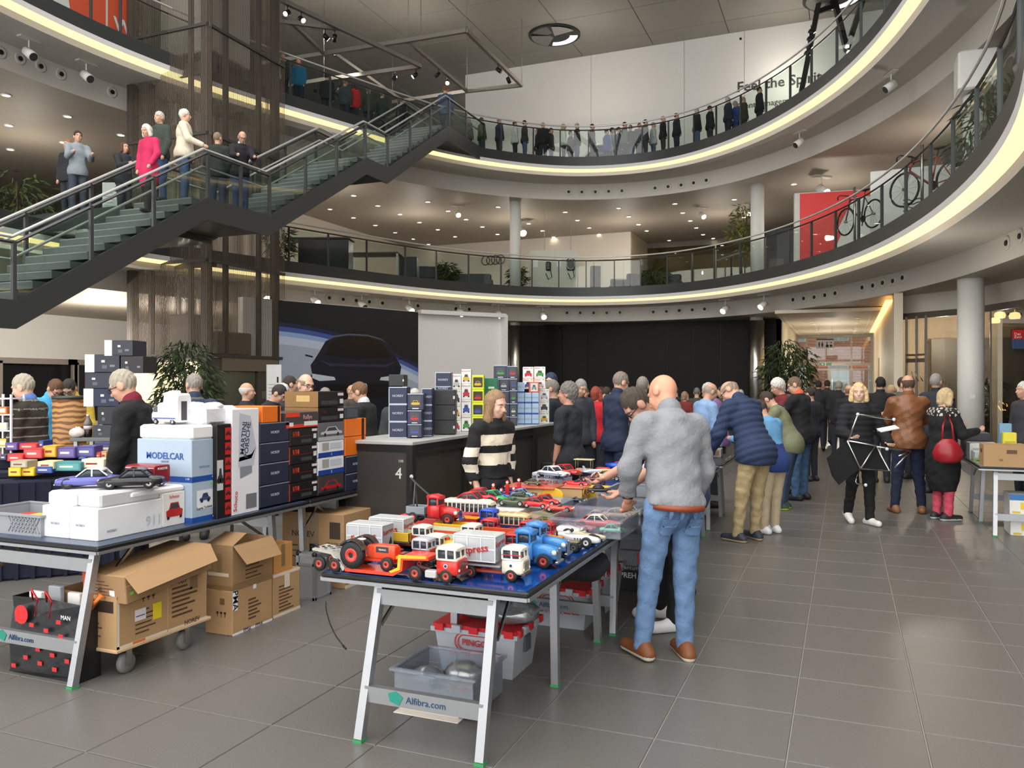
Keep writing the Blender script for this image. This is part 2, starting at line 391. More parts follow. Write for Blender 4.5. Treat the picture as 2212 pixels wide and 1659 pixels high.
# columns, black wall, poster, white partition, corridor, glazed room
def column(px,d,z0,z1,r,m,label,sleeve=None):
 p=ad(px,d);t=struct(thing('column',label,'column',(p.x,p.y,z0)))
 MB().lathe([(r,0),(r,z1-z0)],n=28).build('shaft',m,t)
 if sleeve:MB().lathe([(r*1.22,0),(r*1.22,z1-z0-sleeve),(r*1.0,z1-z0-sleeve+.01)],n=28).build('metal_sleeve',steel,t)
 return t
pal=mat('column_white',(226,226,222),.5,var=.02)
column(1113,30.0,0,C0,.19,pal,'silver clad column at the edge of the black wall',.12)
column(1634,27.6,0,C0,.22,pal,'silver clad column beside the tall indoor plant',.12)
column(1113,30.0,Z1,C1,.20,pal,'slim white column on the lower gallery near the hanging display board')
column(1636,27.4,Z1,C1,.225,pal,'white column on the lower gallery beside the leafy tree')
rc=column(2097,17.5,0,C0,.26,pal,'thick white column in front of the glazed showroom')
p=ad(2097+12,17.24);MB().box(-.05,.05,-.27,-.255,1.37,1.45).build('wall_switch',white,rc)
cc=column(2108,16.6,Z1,7.55,.235,pal,'white column with square capital at the bend of the gallery')
MB().cbox(-.36,.36,-.36,.36,2.6,3.4,.04).build('capital',pal,cc)
BW=29.3
bw=struct(thing('wall_back','black wooden panel wall behind the crowd','wall'))
blackwood=mat('black_wood',(20,15,13),.6,var=.35,vs=3,spec=.25,stripes=((11,9,8),9,6,'Z',.5))
xs=[onY(p,BW)[0]for p in(1085,1165,1215,1270,1325,1386,1440,1496,1556,1617,1650,1689)]
MB().box(xs[0],xs[-1],BW+.03,BW+.2,0,C0).build('wall_core',black,bw)
for a,b in zip(xs,xs[1:]):MB().cbox(a+.008,b-.008,BW,BW+.03,.05,C0-.02,.004).build('panel',blackwood,bw)
def seg_wall(name,p,q,z0,z1,th,m,parent):
 p=Vector(p);q=Vector(q);d=(q-p).normalized();n=Vector((d.y,-d.x))
 v=[(p.x,p.y,z0),(q.x,q.y,z0),(q.x,q.y,z1),(p.x,p.y,z1)]
 v+=[(x-n.x*th,y-n.y*th,z)for x,y,z in v]
 return MB().add(v,[(0,1,2,3),(7,6,5,4),(0,4,5,1),(1,5,6,2),(2,6,7,3),(3,7,4,0)]).build(name,m,parent)
PA,PB_,PC_=ad(602,21.2),ad(903,24.75),ad(1086,26.2)
wp=struct(thing('wall_partition','white freestanding partition wall beside the car poster','wall'))
zt=3.88
seg_wall('partition_face',PB_.xy,PC_.xy,0,zt-.1,.25,white,wp)
ed=(PC_-PB_).normalized();n2=Vector((ed.y,-ed.x,0))
MB().beam(PB_+Vector((0,0,zt-.02))+n2*.1,PC_+Vector((0,0,zt-.02))+n2*.1,.3,.12).build('partition_cap',white,wp)
MB().beam(PC_+n2*.08,PC_+n2*.08+Vector((0,0,zt)),.12,.3,up=(n2.x,n2.y,0)).build('partition_end',white,wp)
p0=PA-(PB_-PA).normalized()*1.0
seg_wall('partition_back',p0.xy,PB_.xy,0,zt,.25,white,wp).location=(-.06*n2.x,-.06*n2.y,0)
po=thing('car_poster','large dark poster of a concept car over a glowing planet edge','poster')
ex=(PB_-PA);L=ex.length;ex.normalize();nrm=Vector((ex.y,-ex.x,0));PZ0,PZ1=.3,3.86
def pv(v):return .37+.804*(v-.14)if v>.001 else 0
def pq(u,v,k=0):return PA+ex*(u*L)+Vector((0,0,PZ0+(PZ1-PZ0)*v))+nrm*(.01+.002*k)
def poly(pts,k,m,name,parent):
 if k>=3:pts=[(u,pv(v))for u,v in pts]
 return MB().add([pq(u,v,k)for u,v in pts],[tuple(range(len(pts)))]).build(name,m,parent,False)
def flat(name,c,r=.4):return mat(name,c,r,var=.03)
pn=MB();a,b,c_,d_=pq(0,0),pq(1,0),pq(1,1),pq(0,1);bk=[x-nrm*.03 for x in(a,b,c_,d_)]
pn.add([a,b,c_,d_]+bk,[(0,1,2,3),(7,6,5,4),(0,4,5,1),(1,5,6,2),(2,6,7,3),(3,7,4,0)]).build('poster_panel',flat('poster_space',(24,28,34)),po)
arc=lambda u,o:.79+o-.05*u-.24*u*u
N=24
for k,(o0,o1,c)in enumerate(((.05,.02,(32,42,78)),(.02,-.015,(70,90,160)),(-.015,-.05,(150,175,220)),(-.05,-.11,(196,208,228)),(-.11,-.9,(172,182,198)))):
 pts=[(i/N,min(.99,arc(i/N,o0)))for i in range(N+1)]+[(i/N,max(.0,arc(i/N,o1)))for i in range(N,-1,-1)]
 poly(pts,1+k*.2,flat('poster_rim_%d'%k,c),'print_planet',po)
car=[(.20,.0),(.18,.12),(.185,.2),(.21,.26),(.20,.34),(.23,.40),(.26,.47),(.30,.57),(.36,.625),(.46,.65),(.60,.65),(.70,.62),(.755,.57),(.80,.47),(.83,.41),(.86,.34),(.85,.26),(.87,.2),(.87,.12),(.86,0)]
poly(car,3,flat('poster_car',(26,30,44),.25),'print_car_body',po)
poly([(.30,.44),(.33,.55),(.38,.605),(.48,.628),(.60,.628),(.68,.60),(.73,.55),(.775,.44),(.66,.42),(.42,.42)],4,flat('poster_car_glass',(14,17,24),.2),'print_windscreen',po)
poly([(.305,.57),(.36,.628),(.46,.655),(.60,.655),(.70,.622),(.75,.575),(.70,.61),(.60,.64),(.46,.64),(.36,.613)],4,flat('poster_edge',(92,96,108)),'print_roof_edge',po)
poly([(.21,.26),(.36,.23),(.37,.20),(.26,.19),(.21,.22)],4.5,flat('poster_lamp',(210,214,222)),'print_headlamp',po)
poly([(.85,.26),(.70,.23),(.69,.20),(.80,.19),(.85,.22)],4.5,flat('poster_lamp',(210,214,222)),'print_headlamp',po)
poly([(.24,.40),(.33,.36),(.74,.36),(.83,.40),(.74,.335),(.33,.335)],4.5,flat('poster_hood',(46,50,78)),'print_hood',po)
poly([(.30,.16),(.76,.16),(.74,.02),(.32,.02)],4.5,flat('poster_grille',(10,11,14)),'print_grille',po)
for x in(.165,.885):poly([(x,.44),(x+.05*(1 if x<.5 else-1),.425),(x+.05*(1 if x<.5 else-1),.41),(x,.425)],4,flat('poster_mirror',(20,22,28)),'print_mirror',po)
for k in range(4):
 c=pq(.50+.026*k,pv(.14),6);m=MB();n=20
 for R,s in((.10,0),(.075,1)):pass
 pts=[]
 for i in range(n):
  t=2*math.pi*i/n
  for R in(.085,.062):pts.append(c+ex*(R*math.cos(t))+Vector((0,0,R*math.sin(t))))
 m.add(pts,[(2*i,2*((i+1)%n),2*((i+1)%n)+1,2*i+1)for i in range(n)]).build('print_ring_badge',flat('poster_lamp',(210,214,222)),po,False)
KX0,KX1,KY=-1.95,1.15,38.4
kc=3.82
cream=mat('corridor_cream',(228,216,192),.6,var=.02)
wk=struct(thing('wall_corridor','cream walls of the corridor to the street door','wall'))
MB().box(KX0-.2,KX0,BW,KY,0,C0).build('corridor_side',cream,wk)
MB().box(KX1,KX1+.2,22.3,KY,0,C0).build('corridor_side',cream,wk)
wc=struct(MB().box(KX0,KX1+.1,26.0,KY,kc,kc+.1).build('ceiling_corridor',mat('corridor_ceiling',(232,220,200),.6)),'pale corridor ceiling with two rows of spots','ceiling')
for x in(KX0+.12,KX1-.4):MB().box(x,x+.05,27.5,KY,kc-.006,kc).build('ceiling_slot',mat('slot_pale',(250,244,230),.5),wc)
MB().box(KX1-.16,KX1,23,KY-1.5,kc-.02,kc+.02).build('cove_light',mat('cove_warm',(255,205,120),emit=2.2),wc)
def downlight(p,r=.06,glow=None,parent=None,name='downlight',label='',group=''):
 t=thing(name,label,'light',p,0,group)if parent is None else link(name,None,parent,p)
 link('trim',_dl[0],t).scale=(r,r,r);link('lens',_dl[1],t).scale=(r,r,r);return t
_dl=(MB().lathe([(1.35,0),(1.35,-.25),(1.0,-.3),(.95,-.05)],n=14).mesh('trim',[white]),MB().lathe([(.95,-.12),(.05,-.14)],n=12).mesh('lens',[lampm]))
for row,px in((0,1726),(1,1842)):
 for k in range(9):
  y=28.6+k*1.08;x=KX0+.95 if row==0 else KX1-.75
  downlight((x,y,kc),.06,label='small ceiling spot, %s from the hall in the %s corridor row'%(NTH[k],('left','right')[row]),group='corridor ceiling spots')
fd=struct(thing('door_1','glazed street door with transom window at the end of the corridor','door',(0,KY,0)))
fmat=mat('door_frame',(168,162,152),.4,metal=.3)
clear=glass('clear_pane',(232,240,240),.04)
for x in(KX0+.03,KX0+.42,KX1-.85,KX1-.05):MB().box(x-.04,x+.04,-.05,.05,0,kc).build('frame_post',fmat,fd)
for z,h in((2.52,.1),(2.3,.07),(kc-.06,.1),(.08,.1)):MB().box(KX0,KX1,-.06,.06,z-h/2,z+h/2).build('frame_rail',fmat,fd)
for a,b,z0,z1 in((KX0+.05,KX1-.05,2.58,kc-.1),(KX0+.46,-.62,.1,2.26),(-.58,KX1-.9,.1,2.26),(KX1-.8,KX1-.1,.1,2.26)):
 MB().box(a,b,-.01,.01,z0,z1).build('pane',clear,fd)
MB().box(-.66,-.54,-.04,.04,0,2.3).build('door_stile',fmat,fd)
for x in(KX0+.5,-.72,-.48):MB().box(x-.012,x+.012,-.1,-.06,.9,1.9).build('handle',steel,fd)
s=thing('emergency_exit_sign','small green and white exit sign on the door head','sign',(-.75,KY-.12,2.53))
MB().cbox(-.26,.26,-.02,.02,-.07,.10,.006).build('sign_panel',cm((236,240,236),.4),s)
MB().box(-.24,-.02,-.024,-.02,-.05,.08).build('green_field',cm((70,150,120),.4),s);MB().box(.02,.24,-.024,-.02,-.05,.08).build('green_field',cm((70,150,120),.4),s)
MB().add([(-.2,-.026,.015),(-.11,-.026,.06),(-.11,-.026,.03),(-.06,-.026,.03),(-.06,-.026,0),(-.11,-.026,0),(-.11,-.026,-.03)],[(0,6,5,4,3,2,1)]).build('arrow',cm((240,244,240),.4),s)
zt_=at(1780,745,0)
sg=thing('toilet_sign','hanging white sign with toilet and changing pictograms','sign',ad(1782,27.5,3.0))
sg.rotation_euler=(0,0,YAW*.6)
MB().cbox(-.28,.28,-.02,.02,-.13,.17,.008).build('sign_panel',cm((205,205,205),.4),sg)
MB().box(-.28,.28,-.03,.03,.17,.2).build('sign_rail',black,sg)
for x in(-.22,.22):MB().cyl((x,0,.2),(x,0,.62),.004,n=5).build('hanger',steel,sg)
def picto(x,k):
 m=MB();m.lathe([(.022,-.001),(.022,.001)],(x,-.022,.075),10,axis='y')
 if k<2:m.add([(x-.03,-.022,.05),(x+.03,-.022,.05),(x+(.03 if k else .018),-.022,-.02),(x+.012,-.022,-.08),(x-.012,-.022,-.08),(x-(.03 if k else .018),-.022,-.02)],[(0,5,4,3,2,1)])
 elif k==2:m.lathe([(.035,-.001),(.05,-.001),(.05,.001),(.035,.001)],(x+.01,-.022,-.04),14,axis='y');m.box(x-.015,x+.01,-.023,-.021,-.03,.05)
 else:m.lathe([(.045,-.001),(.045,.001)],(x,-.022,-.035),12,axis='y')
 m.build('pictogram',black,sg)
for k,x in enumerate((-.19,-.09,.06,.19)):picto(x,k)
st=struct(MB().box(-14,16,KY+.1,60,-.1,-.02).build('street_pavement',mat('pavement_grey',(205,205,205),.8)),'pale street pavement outside the door','pavement')
bh=thing('brick_house','red brick house with white windows across the street','building',(0,50,0))
brick=mat('brick_red',(214,148,128),.85,var=.15,vs=4)  # brick and mortar lightened, glare of the bright street put into their colour
mort=mat('mortar_pale',(238,222,212),.85)
MB().box(-9,2.9,.04,.6,0,9).build('wall_core',mort,bh)
bm_=MB()
for r in range(52):
 for k in range(18):
  x0=-8.9+k*.66+(.33 if r%2 else 0);x1=min(x0+.63,2.9)
  bm_.box(x0,x1,0,.05,.05+r*.17,.05+r*.17+.145,skip='k')
tag(bm_.build('brick',brick,bh,False),kind='stuff')
wf=mat('window_white',(240,240,238),.5);wg=mat('window_sky',(176,190,200),.15)
for x in(-7.2,-4.9,-2.6,-.3,1.8):
 for z in(.9,4.1,7.0):
  wfr=MB().box(x-.55,x+.55,-.06,.05,z,z+1.9).build('window_frame',wf,bh)
  for a in(-.5,.02):
   for c in(.05,1.0):MB().box(x+a,x+a+.48,-.075,-.05,z+c,z+c+.86).build('window_pane',wg,wfr)
ph=thing('pale_house','pale green rendered house beside the brick house','building',(0,49,0))
MB().box(3.0,9,0,.6,0,10).build('wall_face',mat('render_pale',(222,232,226),.8),ph)
for z in(.8,3.9,7.0):
 MB().box(3.3,4.4,-.05,.02,z,z+1.9).build('window_frame',wf,ph);MB().box(3.38,4.32,-.06,-.03,z+.1,z+1.8).build('window_pane',wg,ph)
MB().box(2.95,9,-.1,.05,2.9,3.15).build('string_course',wf,ph)
MB().box(KX1-.012,KX1-.005,31.3,32.4,1.5,2.6).build('niche_recess',mat('niche_brown',(150,124,92),.6),wk)
MB().cbox(KX1-.14,KX1-.01,29.2,30.6,.9,1.9,.02).build('wall_cabinet',white,wk)
gr=struct(thing('window_2','glazed showroom front with double door','window'))
bronze=mat('bronze_frame',(104,98,92),.4,metal=.3)
gp=[Vector(ad(p,d).xy)for p,d in((1927,22.3),(1937,21.2),(2072,19.6),(2140,18.6),(2230,17.2))]
tint=glass('showroom_glass',(214,206,190),.10)
for a,b in zip(gp,gp[1:]):
 MB().beam((a.x,a.y,3.42),(b.x,b.y,3.42),.08,.16).build('head_rail',bronze,gr)
 MB().beam((a.x,a.y,3.72),(b.x,b.y,3.72),.14,.46).build('head_soffit',white2,gr)
 MB().add([(a.x,a.y,.02),(b.x,b.y,.02),(b.x,b.y,3.36),(a.x,a.y,3.36)],[(0,1,2,3)]).build('pane',tint,gr)
 MB().beam((b.x,b.y,0),(b.x,b.y,3.4),.03,.03).build('joint_post',bronze,gr)
A,Bq=gp[1],gp[2];dv=(Bq-A)
def on(t,z):q=A+dv*t;return(q.x-.02,q.y-.02,z)
for t in(.18,.35,.50):MB().beam(on(t,0),on(t,3.4),.06,.06).build('door_post',bronze,gr)
for z in(2.42,2.28):MB().beam(on(.18,z),on(.50,z),.06,.05 if z>2.3 else .1).build('door_rail',bronze,gr)
for t in(.24,.32,.38,.45):
 q=on(t,1.2);MB().tube([(q[0],q[1],1.75),(q[0]-.05,q[1]-.05,1.85),(q[0]-.08,q[1]-.06,2.0)],.012,5).build('door_pull',steel,gr)
wr=struct(thing('wall_showroom','dim taupe inner walls of the glazed showroom','wall'))
tp=mat('showroom_taupe',(158,146,130),.7,var=.03)
MB().box(1.4,16,27,27.2,0,C0).build('inner_wall',tp,wr)
dk=ad(2215,22.6);MB().box(dk.x-2.3,dk.x+3,dk.y+.3,dk.y+.6,0,3.0).build('dark_media_wall',mat('media_wall',(74,70,66),.5),wr)
tv=thing('wall_screen','lit screen with red and blue programme on the dark media wall','screen',ad(2206,22.2,2.9))
tv.rotation_euler=(0,0,YAW*.35)
MB().cbox(-.25,.6,-.02,.03,-.28,.28,.01).build('screen_body',black,tv)
for k,(x0,x1,z0,z1,c)in enumerate(((-.23,.58,.0,.26,(196,40,44)),(-.23,.58,-.26,0,(60,92,150)),(.1,.3,-.26,.0,(180,50,60)))):
 MB().box(x0,x1,-.024-.001*k,-.02,z0,z1).build('screen_image',mat('screen_%d'%k,c,emit=1.0),tv)
text('Das',.10,mat('screen_white',(255,255,255),emit=1.3),(-.1,-.03,.14),'-y',tv);text('Zwei',.09,mat('screen_white',(255,255,255)),(-.09,-.03,.06),'-y',tv)
for px,d,z,wh_ in((2160,20.0,3.3,'near left'),(2192,19.6,3.25,'near right'),(2150,23,3.4,'rear')):
 p=ad(px,d,z);t=thing('pendant_lamp','warm glass ceiling lamp inside the glazed showroom, %s one'%wh_,'lamp',p,0,'showroom lamps')
 MB().lathe([(.11,0),(.13,.08),(.1,.14),(.04,.16)],n=14).build('shade',mat('shade_warm',(255,214,150),emit=5),t);MB().cyl((0,0,.16),(0,0,.6),.01,n=6).build('stem',steel,t)
p=ad(2190,20.6);t=thing('reception_counter','dim counter behind the showroom glass','counter',p,YAW)
MB().cbox(-.9,1.3,-.3,.3,0,.85,.02).build('body',mat('counter_grey',(90,84,78),.5),t);MB().cbox(-.95,1.35,-.34,.34,.85,.9,.01).build('top',tp,t)
p=ad(2165,20.5,.9);t=thing('table_lamp','glowing flame-shaped lamp on the showroom counter','lamp',p)
MB().lathe([(.05,0),(.06,.02),(.02,.03),(.02,.06)],n=12).build('base',black,t);MB().lathe([(.03,.06),(.11,.16),(.12,.25),(.05,.38),(.01,.45)],n=12).build('shade',mat('flame_glow',(255,196,96),emit=4),t)
# the long staircase (runs along y)
SX0,SX1=-12.66,-11.17
stair=thing('staircase','long dark steel staircase with glass balustrades climbing to the upper gallery','staircase')
ye=25.0
line=[(6.2,2.85),(8.25,2.85),(12.08,5.15),(13.88,5.15),(17.64,7.33),(18.66,7.33),(22.2,9.47),(ye,9.47)]
def zl(y):
 for(a,b),(c,d)in zip(line,line[1:]):
  if a<=y<=c:return b+(d-b)*(y-a)/(c-a)
 return line[-1][1]if y>line[-1][0]else line[0][1]
prof=[(y,z+.06)for y,z in line]+[(y+.06*(1 if 0<i<7 else 0),z-.36)for i,(y,z)in list(enumerate(line))[::-1]]
for x in(SX0,SX1):
 m=MB();n=len(line)
 top=[(y,z+.06)for y,z in line];bot=[(y,z-.36)for y,z in line]
 for i in range(n-1):
  q=[top[i],top[i+1],bot[i+1],bot[i]]
  m.prism(q,x-.03,x+.03,'x')
 m.build('stringer',charcoal,stair)
u=MB()
u.loft([[(SX0,y,z-.30)for y,z in line],[(SX1,y,z-.30)for y,z in line]],False,False,closed=False);u.build('underside',mat('stair_underside',(40,37,34),.6),stair)
tread=mat('tread_grey',(98,102,100),.6,var=.05)
for(a,b),(c,d)in zip(line,line[1:]):
 if d>b:
  n=12;dy,dz=(c-a)/n,(d-b)/n
  me=MB().box(SX0+.03,SX1-.03,-.02,dy+.02,-.12,0).mesh('step',[tread])
  nose=MB().box(SX0+.05,SX1-.05,-.022,.012,-.014,.002).mesh('step_nosing',[mat('nosing_pale',(150,152,148),.5)])
  for k in range(n):
   o=link('step',me,stair,(0,a+k*dy,b+(k+1)*dz));link('step_nosing',nose,o)
 else:MB().box(SX0+.03,SX1-.03,a,c+.02,b-.12,b).build('landing',tread,stair)
near_px=[30,197,332,449,520,582,660,727,789,837,886,930,970,1007,1046]
py=[7.0]+[onX(p,SX1)[0]for p in near_px]
sglass=glass('stair_glass',(216,230,222),.05)
for x,ins in((SX1,-1),(SX0,1)):
 for y in py:
  MB().box(x-.025,x+.025,y-.03,y+.03,zl(y)-.2,zl(y)+.92).build('post',darksteel,stair)
 for a,b in zip(py,py[1:]):
  ks=[a+.06]+[y for y,z in line if a+.1<y<b-.1]+[b-.06]
  m=MB();m.loft([[(x,y,zl(y)+.07)for y in ks],[(x,y,zl(y)+.84)for y in ks]],False,False,closed=False);m.build('glass_pane',sglass,stair,False)
 ks=sorted(set([y for y,z in line if y>=6.9]+[7.0]))
 MB().tube([(x,y,zl(y)+.90)for y in ks],.026,4,False).build('top_rail',darksteel,stair)
 MB().tube([(x+ins*.07,y,zl(y)+.99)for y in ks],.026,8).build('handrail',railsteel,stair)
 MB().tube([(x+ins*.10,y,zl(y)+.66)for y in ks],.022,8).build('inner_handrail',railsteel,stair)
bridge=struct(thing('landing_bridge','bridge slab from the stair landing to the lower gallery','bridge'))
MB().box(-19,SX0-.03,11.6,13.9,4.72,5.1).build('slab',charcoal,bridge)
# lift tower with wire screens
tw=thing('lift_tower','tall lift shaft clad in fine vertical bronze wires with dark posts','lift')
tx0,tx1,ty0,ty1=-16.0,-13.72,14.85,17.3
brz=mat('wire_bronze',(112,100,88),.45,metal=.4);post=mat('post_bronze',(74,70,66),.45,metal=.3)
for x in(tx0,tx1):
 for y in(ty0,ty1):MB().box(x-.09,x+.09,y-.09,y+.09,0,ZR).build('corner_post',post,tw)
for x in(tx0+.5,tx1-.55):MB().box(x-.05,x+.05,ty0+.05,ty0+.15,0,ZR).build('inner_post',post,tw)
for y in(ty0+.75,ty1-.5):MB().box(tx1-.15,tx1-.05,y-.05,y+.05,0,ZR).build('inner_post',post,tw)
m=MB();k=0
def wires(m,horizontal,fix,a,b,step):
 n=int((b-a)/step)
 for i in range(n):
  t=a+(i+.5)*(b-a)/n;w=.009
  if horizontal:m.add([(t-w,fix,2.35),(t+w,fix,2.35),(t+w,fix,ZR),(t-w,fix,ZR)],[(0,1,2,3)])
  else:m.add([(fix,t-w,2.35),(fix,t+w,2.35),(fix,t+w,ZR),(fix,t-w,ZR)],[(0,1,2,3)])
for h,fx,a,b in((1,ty0-.1,tx0,tx1+.25),(0,tx1+.1,ty0-.15,ty1+.3),(1,ty1+.05,tx0,tx1),(0,tx0-.05,ty0,ty1)):
 m=MB();wires(m,h,fx,a,b,.042);tag(m.build('wire_screen',brz,tw,False),kind='stuff')
for z in(2.35,4.55,7.49,10.0,12.4):
 for p,q in(((tx0-.1,ty0-.1),(tx1+.12,ty0-.1)),((tx1+.12,ty0-.1),(tx1+.12,ty1+.25))):MB().beam((*p,z),(*q,z),.06,.07).build('ring_frame',post,tw)
for z in(2.3,4.6,9.2):MB().box(tx0,tx1,ty0,ty1,z-.1,z).build('shaft_floor',post,tw)if z<2.4 else MB().beam((tx0,ty0+.3,z),(tx1,ty0+.3,z),.08,.3).build('cross_beam',post,tw)
MB().cbox(tx0+.35,tx1-.35,ty0+.5,ty1-.5,9.7,11.9,.03).build('lift_car',mat('lift_car_pale',(170,166,156),.4),tw)
for x in(-15.4,-14.4):MB().box(x-.03,x+.03,15.7,15.76,0,ZR).build('guide_rail',steel,tw)
MB().cbox(-15.0,-14.35,15.0,15.5,2.55,3.35,.02).build('machinery_box',mat('machine_bronze',(116,104,92),.5),tw)
MB().cbox(tx1-.55,tx1-.08,15.3,16.5,2.4,2.95,.02).build('machinery_box',mat('machine_bronze',(116,104,92)),tw)
dpan=mat('lift_panel',(96,90,80),.4,metal=.4)
MB().box(tx0+.1,tx1-.1,ty0-.06,ty0-.02,0,2.2).build('backlit_panel',mat('backlit_cream',(255,226,176),emit=.95),tw);MB().box(tx0,tx1+.02,ty0-.08,ty0+.02,2.2,2.32).build('panel_head',frm,tw)
MB().box(tx1-.02,tx1+.08,ty0,ty0+.45,0,2.3).build('base_panel',dpan,tw);MB().box(tx1-.02,tx1+.08,ty1-.75,ty1,0,2.3).build('base_panel',dpan,tw)
MB().box(tx1-.02,tx1+.12,ty0+.4,ty1,2.0,2.35).build('door_head',mat('door_head_bronze',(120,108,92),.4),tw)
MB().box(tx1-.05,tx1+.02,ty0+.47,ty1-.78,0,2.0).build('lift_door',mat('lift_door_green',(116,122,110),.25,metal=.6),tw)
MB().box(tx1+.08,tx1+.09,ty1-.6,ty1-.45,1.3,1.5).build('call_panel',steel,tw)
# suspended light tracks under the roof
trackm=mat('track_grey',(150,146,138),.45,metal=.3)
t_seg=[]
def snap(p):
 best=None
 for a,b in t_seg:
  ab=b-a;q=a+ab*max(0,min(1,(p-a).dot(ab)/ab.length_squared));dd=(q-p).length
  if best is None or dd<best[0]:best=(dd,q)
 return best[1]-Vector((0,0,.05))
def track(pts,z,label,cross=()):
 t=thing('light_track',label,'light track')
 P=[at(x,y,z)for x,y in pts]
 for a,b in zip(P,P[1:]):MB().beam(a,b,.11,.13).build('beam',trackm,t)
 t_seg.extend(zip(P,P[1:]));t_seg.extend((at(*a,z),at(*b,z))for a,b in cross)
 for a,b in cross:MB().beam(at(*a,z),at(*b,z),.09,.11).build('cross_beam',trackm,t)
 for a in P:MB().cyl(a,(a.x,a.y,ZR),.012,n=5).build('hanger',trackm,t)
 return t
T1=track([(560,-22),(700,44),(909,143),(700,172),(590,190)],12.6,'suspended grey light track reaching out with one lit tip',(((742,64),(560,40)),))
T2=track([(560,138),(700,116),(882,87),(1007,66),(1127,184),(1009,197),(848,221)],13.0,'suspended grey rectangular light track below the round skylight',(((882,90),(1009,197)),((723,116),(909,246)),((700,116),(610,30))))
sp_b=MB().cyl((0,0,0),(0,0,-.14),.012,n=6).cyl((0,.06,-.18),(0,-.10,-.30),.07,.075,n=12).mesh('spot_body',[black])
sp_w=MB().cyl((0,0,0),(0,0,-.14),.012,n=6).cyl((0,.06,-.18),(0,-.10,-.30),.07,.075,n=12).mesh('spot_body',[white])
sp_l=MB().cyl((0,-.10,-.30),(0,-.104,-.303),.066,n=12).mesh('spot_lens',[lampm])
sp_o=MB().cyl((0,-.10,-.30),(0,-.104,-.303),.066,n=12).mesh('spot_lens',[cm((60,60,60),.2)])
sp_p=MB().box(-.17,.17,-.05,.05,-.025,0).mesh('mount_plate',[white2])
def spot(p,rz,on,label,group,dark=False,s=1.0,plate=True):
 t=thing('spotlight',label,'spotlight',p,rz,group);t.scale=(s,s,s)
 b=link('spot_body',sp_b if dark else sp_w,t);link('spot_lens',sp_l if on else sp_o,t)
 if plate:link('mount_plate',sp_p,t)
 return t
tks=[(a[0],a[1])for a in((611,1),(640,1),(703,1),(722,1),(896,1),(852,0),(601,1),(625,1),(673,1),(941,0),(961,1),(1071,0),(1103,0),(921,0),(935,0))]
for k,(x,y,z,on)in enumerate(((611,14,12.6,1),(640,28,12.6,1),(703,60,12.6,1),(722,68,12.6,1),(896,146,12.6,1),(852,153,12.6,0),(601,122,13,1),(625,129,13,1),(673,148,13,1),(941,148,13,0),(961,165,13,1),(1071,138,13,0),(1103,158,13,0),(921,208,13,0),(935,209,13,0))):
 spot(snap(at(x,y-3,z)),k*1.3,on,'small black %s spotlight, %s from left under the suspended tracks'%('lit' if on else 'unlit',NTH[sorted(q for q,w in tks if w==on).index(x)]),'%s track spotlights'%('lit' if on else 'unlit'),True,1.0,False)
big=spot(snap(at(735,168,12.6)),2.6,1,'large glaring black spotlight at the tip of the suspended track',None,True,2.2,False)
for k,(px,py_,on,z,lab)in enumerate(((570,612,1,Z1,'beside the lift tower'),(680,624,1,Z1,'above the left part of the car poster'),(782,634,0,Z1,'above the middle of the car poster, switched off'),(884,645,1,Z1,'above the right edge of the car poster'),(994,655,1,Z1,'above the white partition'),(1077,659,1,Z1,'at the partition corner'),(1173,662,1,Z1,'above the left part of the black wall'),(1567,647,1,Z1,'above the black wall right of its middle'),(1650,638,1,Z1,'near the silver column'),(62,76,0,Z2,'at the far left under the upper gallery, switched off'),(186,124,0,Z2,'left of the lift tower under the upper gallery, switched off'),(1727,280,0,Z2,'under the upper gallery right of the wall lettering, switched off'),(1925,123,0,Z2,'under the upper gallery at the right bend, switched off'))):
 h=ring_hit(px,.9)
 if h:p,n,d,_=h;spot((p[0],p[1],z-.575),math.atan2(n[1],n[0])-math.pi/2,on,'white soffit spotlight '+lab,'soffit spotlights',False,1.35)
pts=[(700+.3376*x,.3376*y)for x,y in((190,1250),(345,1315),(485,1370),(610,1422),(728,1468),(838,1513),(38,1337),(188,1392),(328,1440),(455,1487),(570,1528),(668,1562),(665,1290),(793,1348),(908,1403),(1013,1450),(1110,1498),(1114,1323),(1310,1430),(1397,1475),(1468,1515),(1543,1356),(1622,1408),(1697,1457),(1760,1497),(1885,1330),(1950,1385),(2013,1435),(2065,1476))]
pts+=[(1380+.217*x,380+.217*y)for x,y in((360,275),(437,365),(512,445),(573,515),(78,545),(950,232),(1000,325),(1543,80),(1573,190),(1050,410),(300,640),(640,582),(740,620),(830,690))]
pts+=[(.3376*x,.3376*y)for x,y in((40,607),(57,800),(67,955),(433,743),(408,910),(775,862))]
for x,y in pts:downlight(at(x,y,C1),.085,label='round recessed downlight in the lower gallery ceiling',group='lower gallery downlights')
for k,(x,y,lab)in enumerate(((1126,482,'beside the slim white column'),(1775,388,'between white column and bicycle'),(988,452,'left of the slim white column'),(1516,456,'in the middle of the showroom ceiling'),(1614,449,'left of the thick white column'))):
 spot(at(x,y-8,C1+1e-3),.4+YAW,1,'glaring white ceiling spotlight '+lab,'gallery ceiling spotlights',False,2.0 if k<2 else 1.3)
def lamp(name,p,e,r=.07,c=(1,.92,.8)):  # bare point light without a fitting, used only for added fills
 l=bpy.data.lights.new(name,'POINT');l.energy=e;l.shadow_soft_size=r;l.color=c;o=bpy.data.objects.new(name,l);o.location=p;COL.objects.link(o)
for px,d in((700,27.5),(900,32),(1110,33),(1350,33.5),(1560,32),(1800,27),(2050,21),(60,22),(-160,19)):lamp('gallery_fill',ad(px,d,6.9),80)  # fill lights added in mid-air to brighten the dark lower gallery ceilings
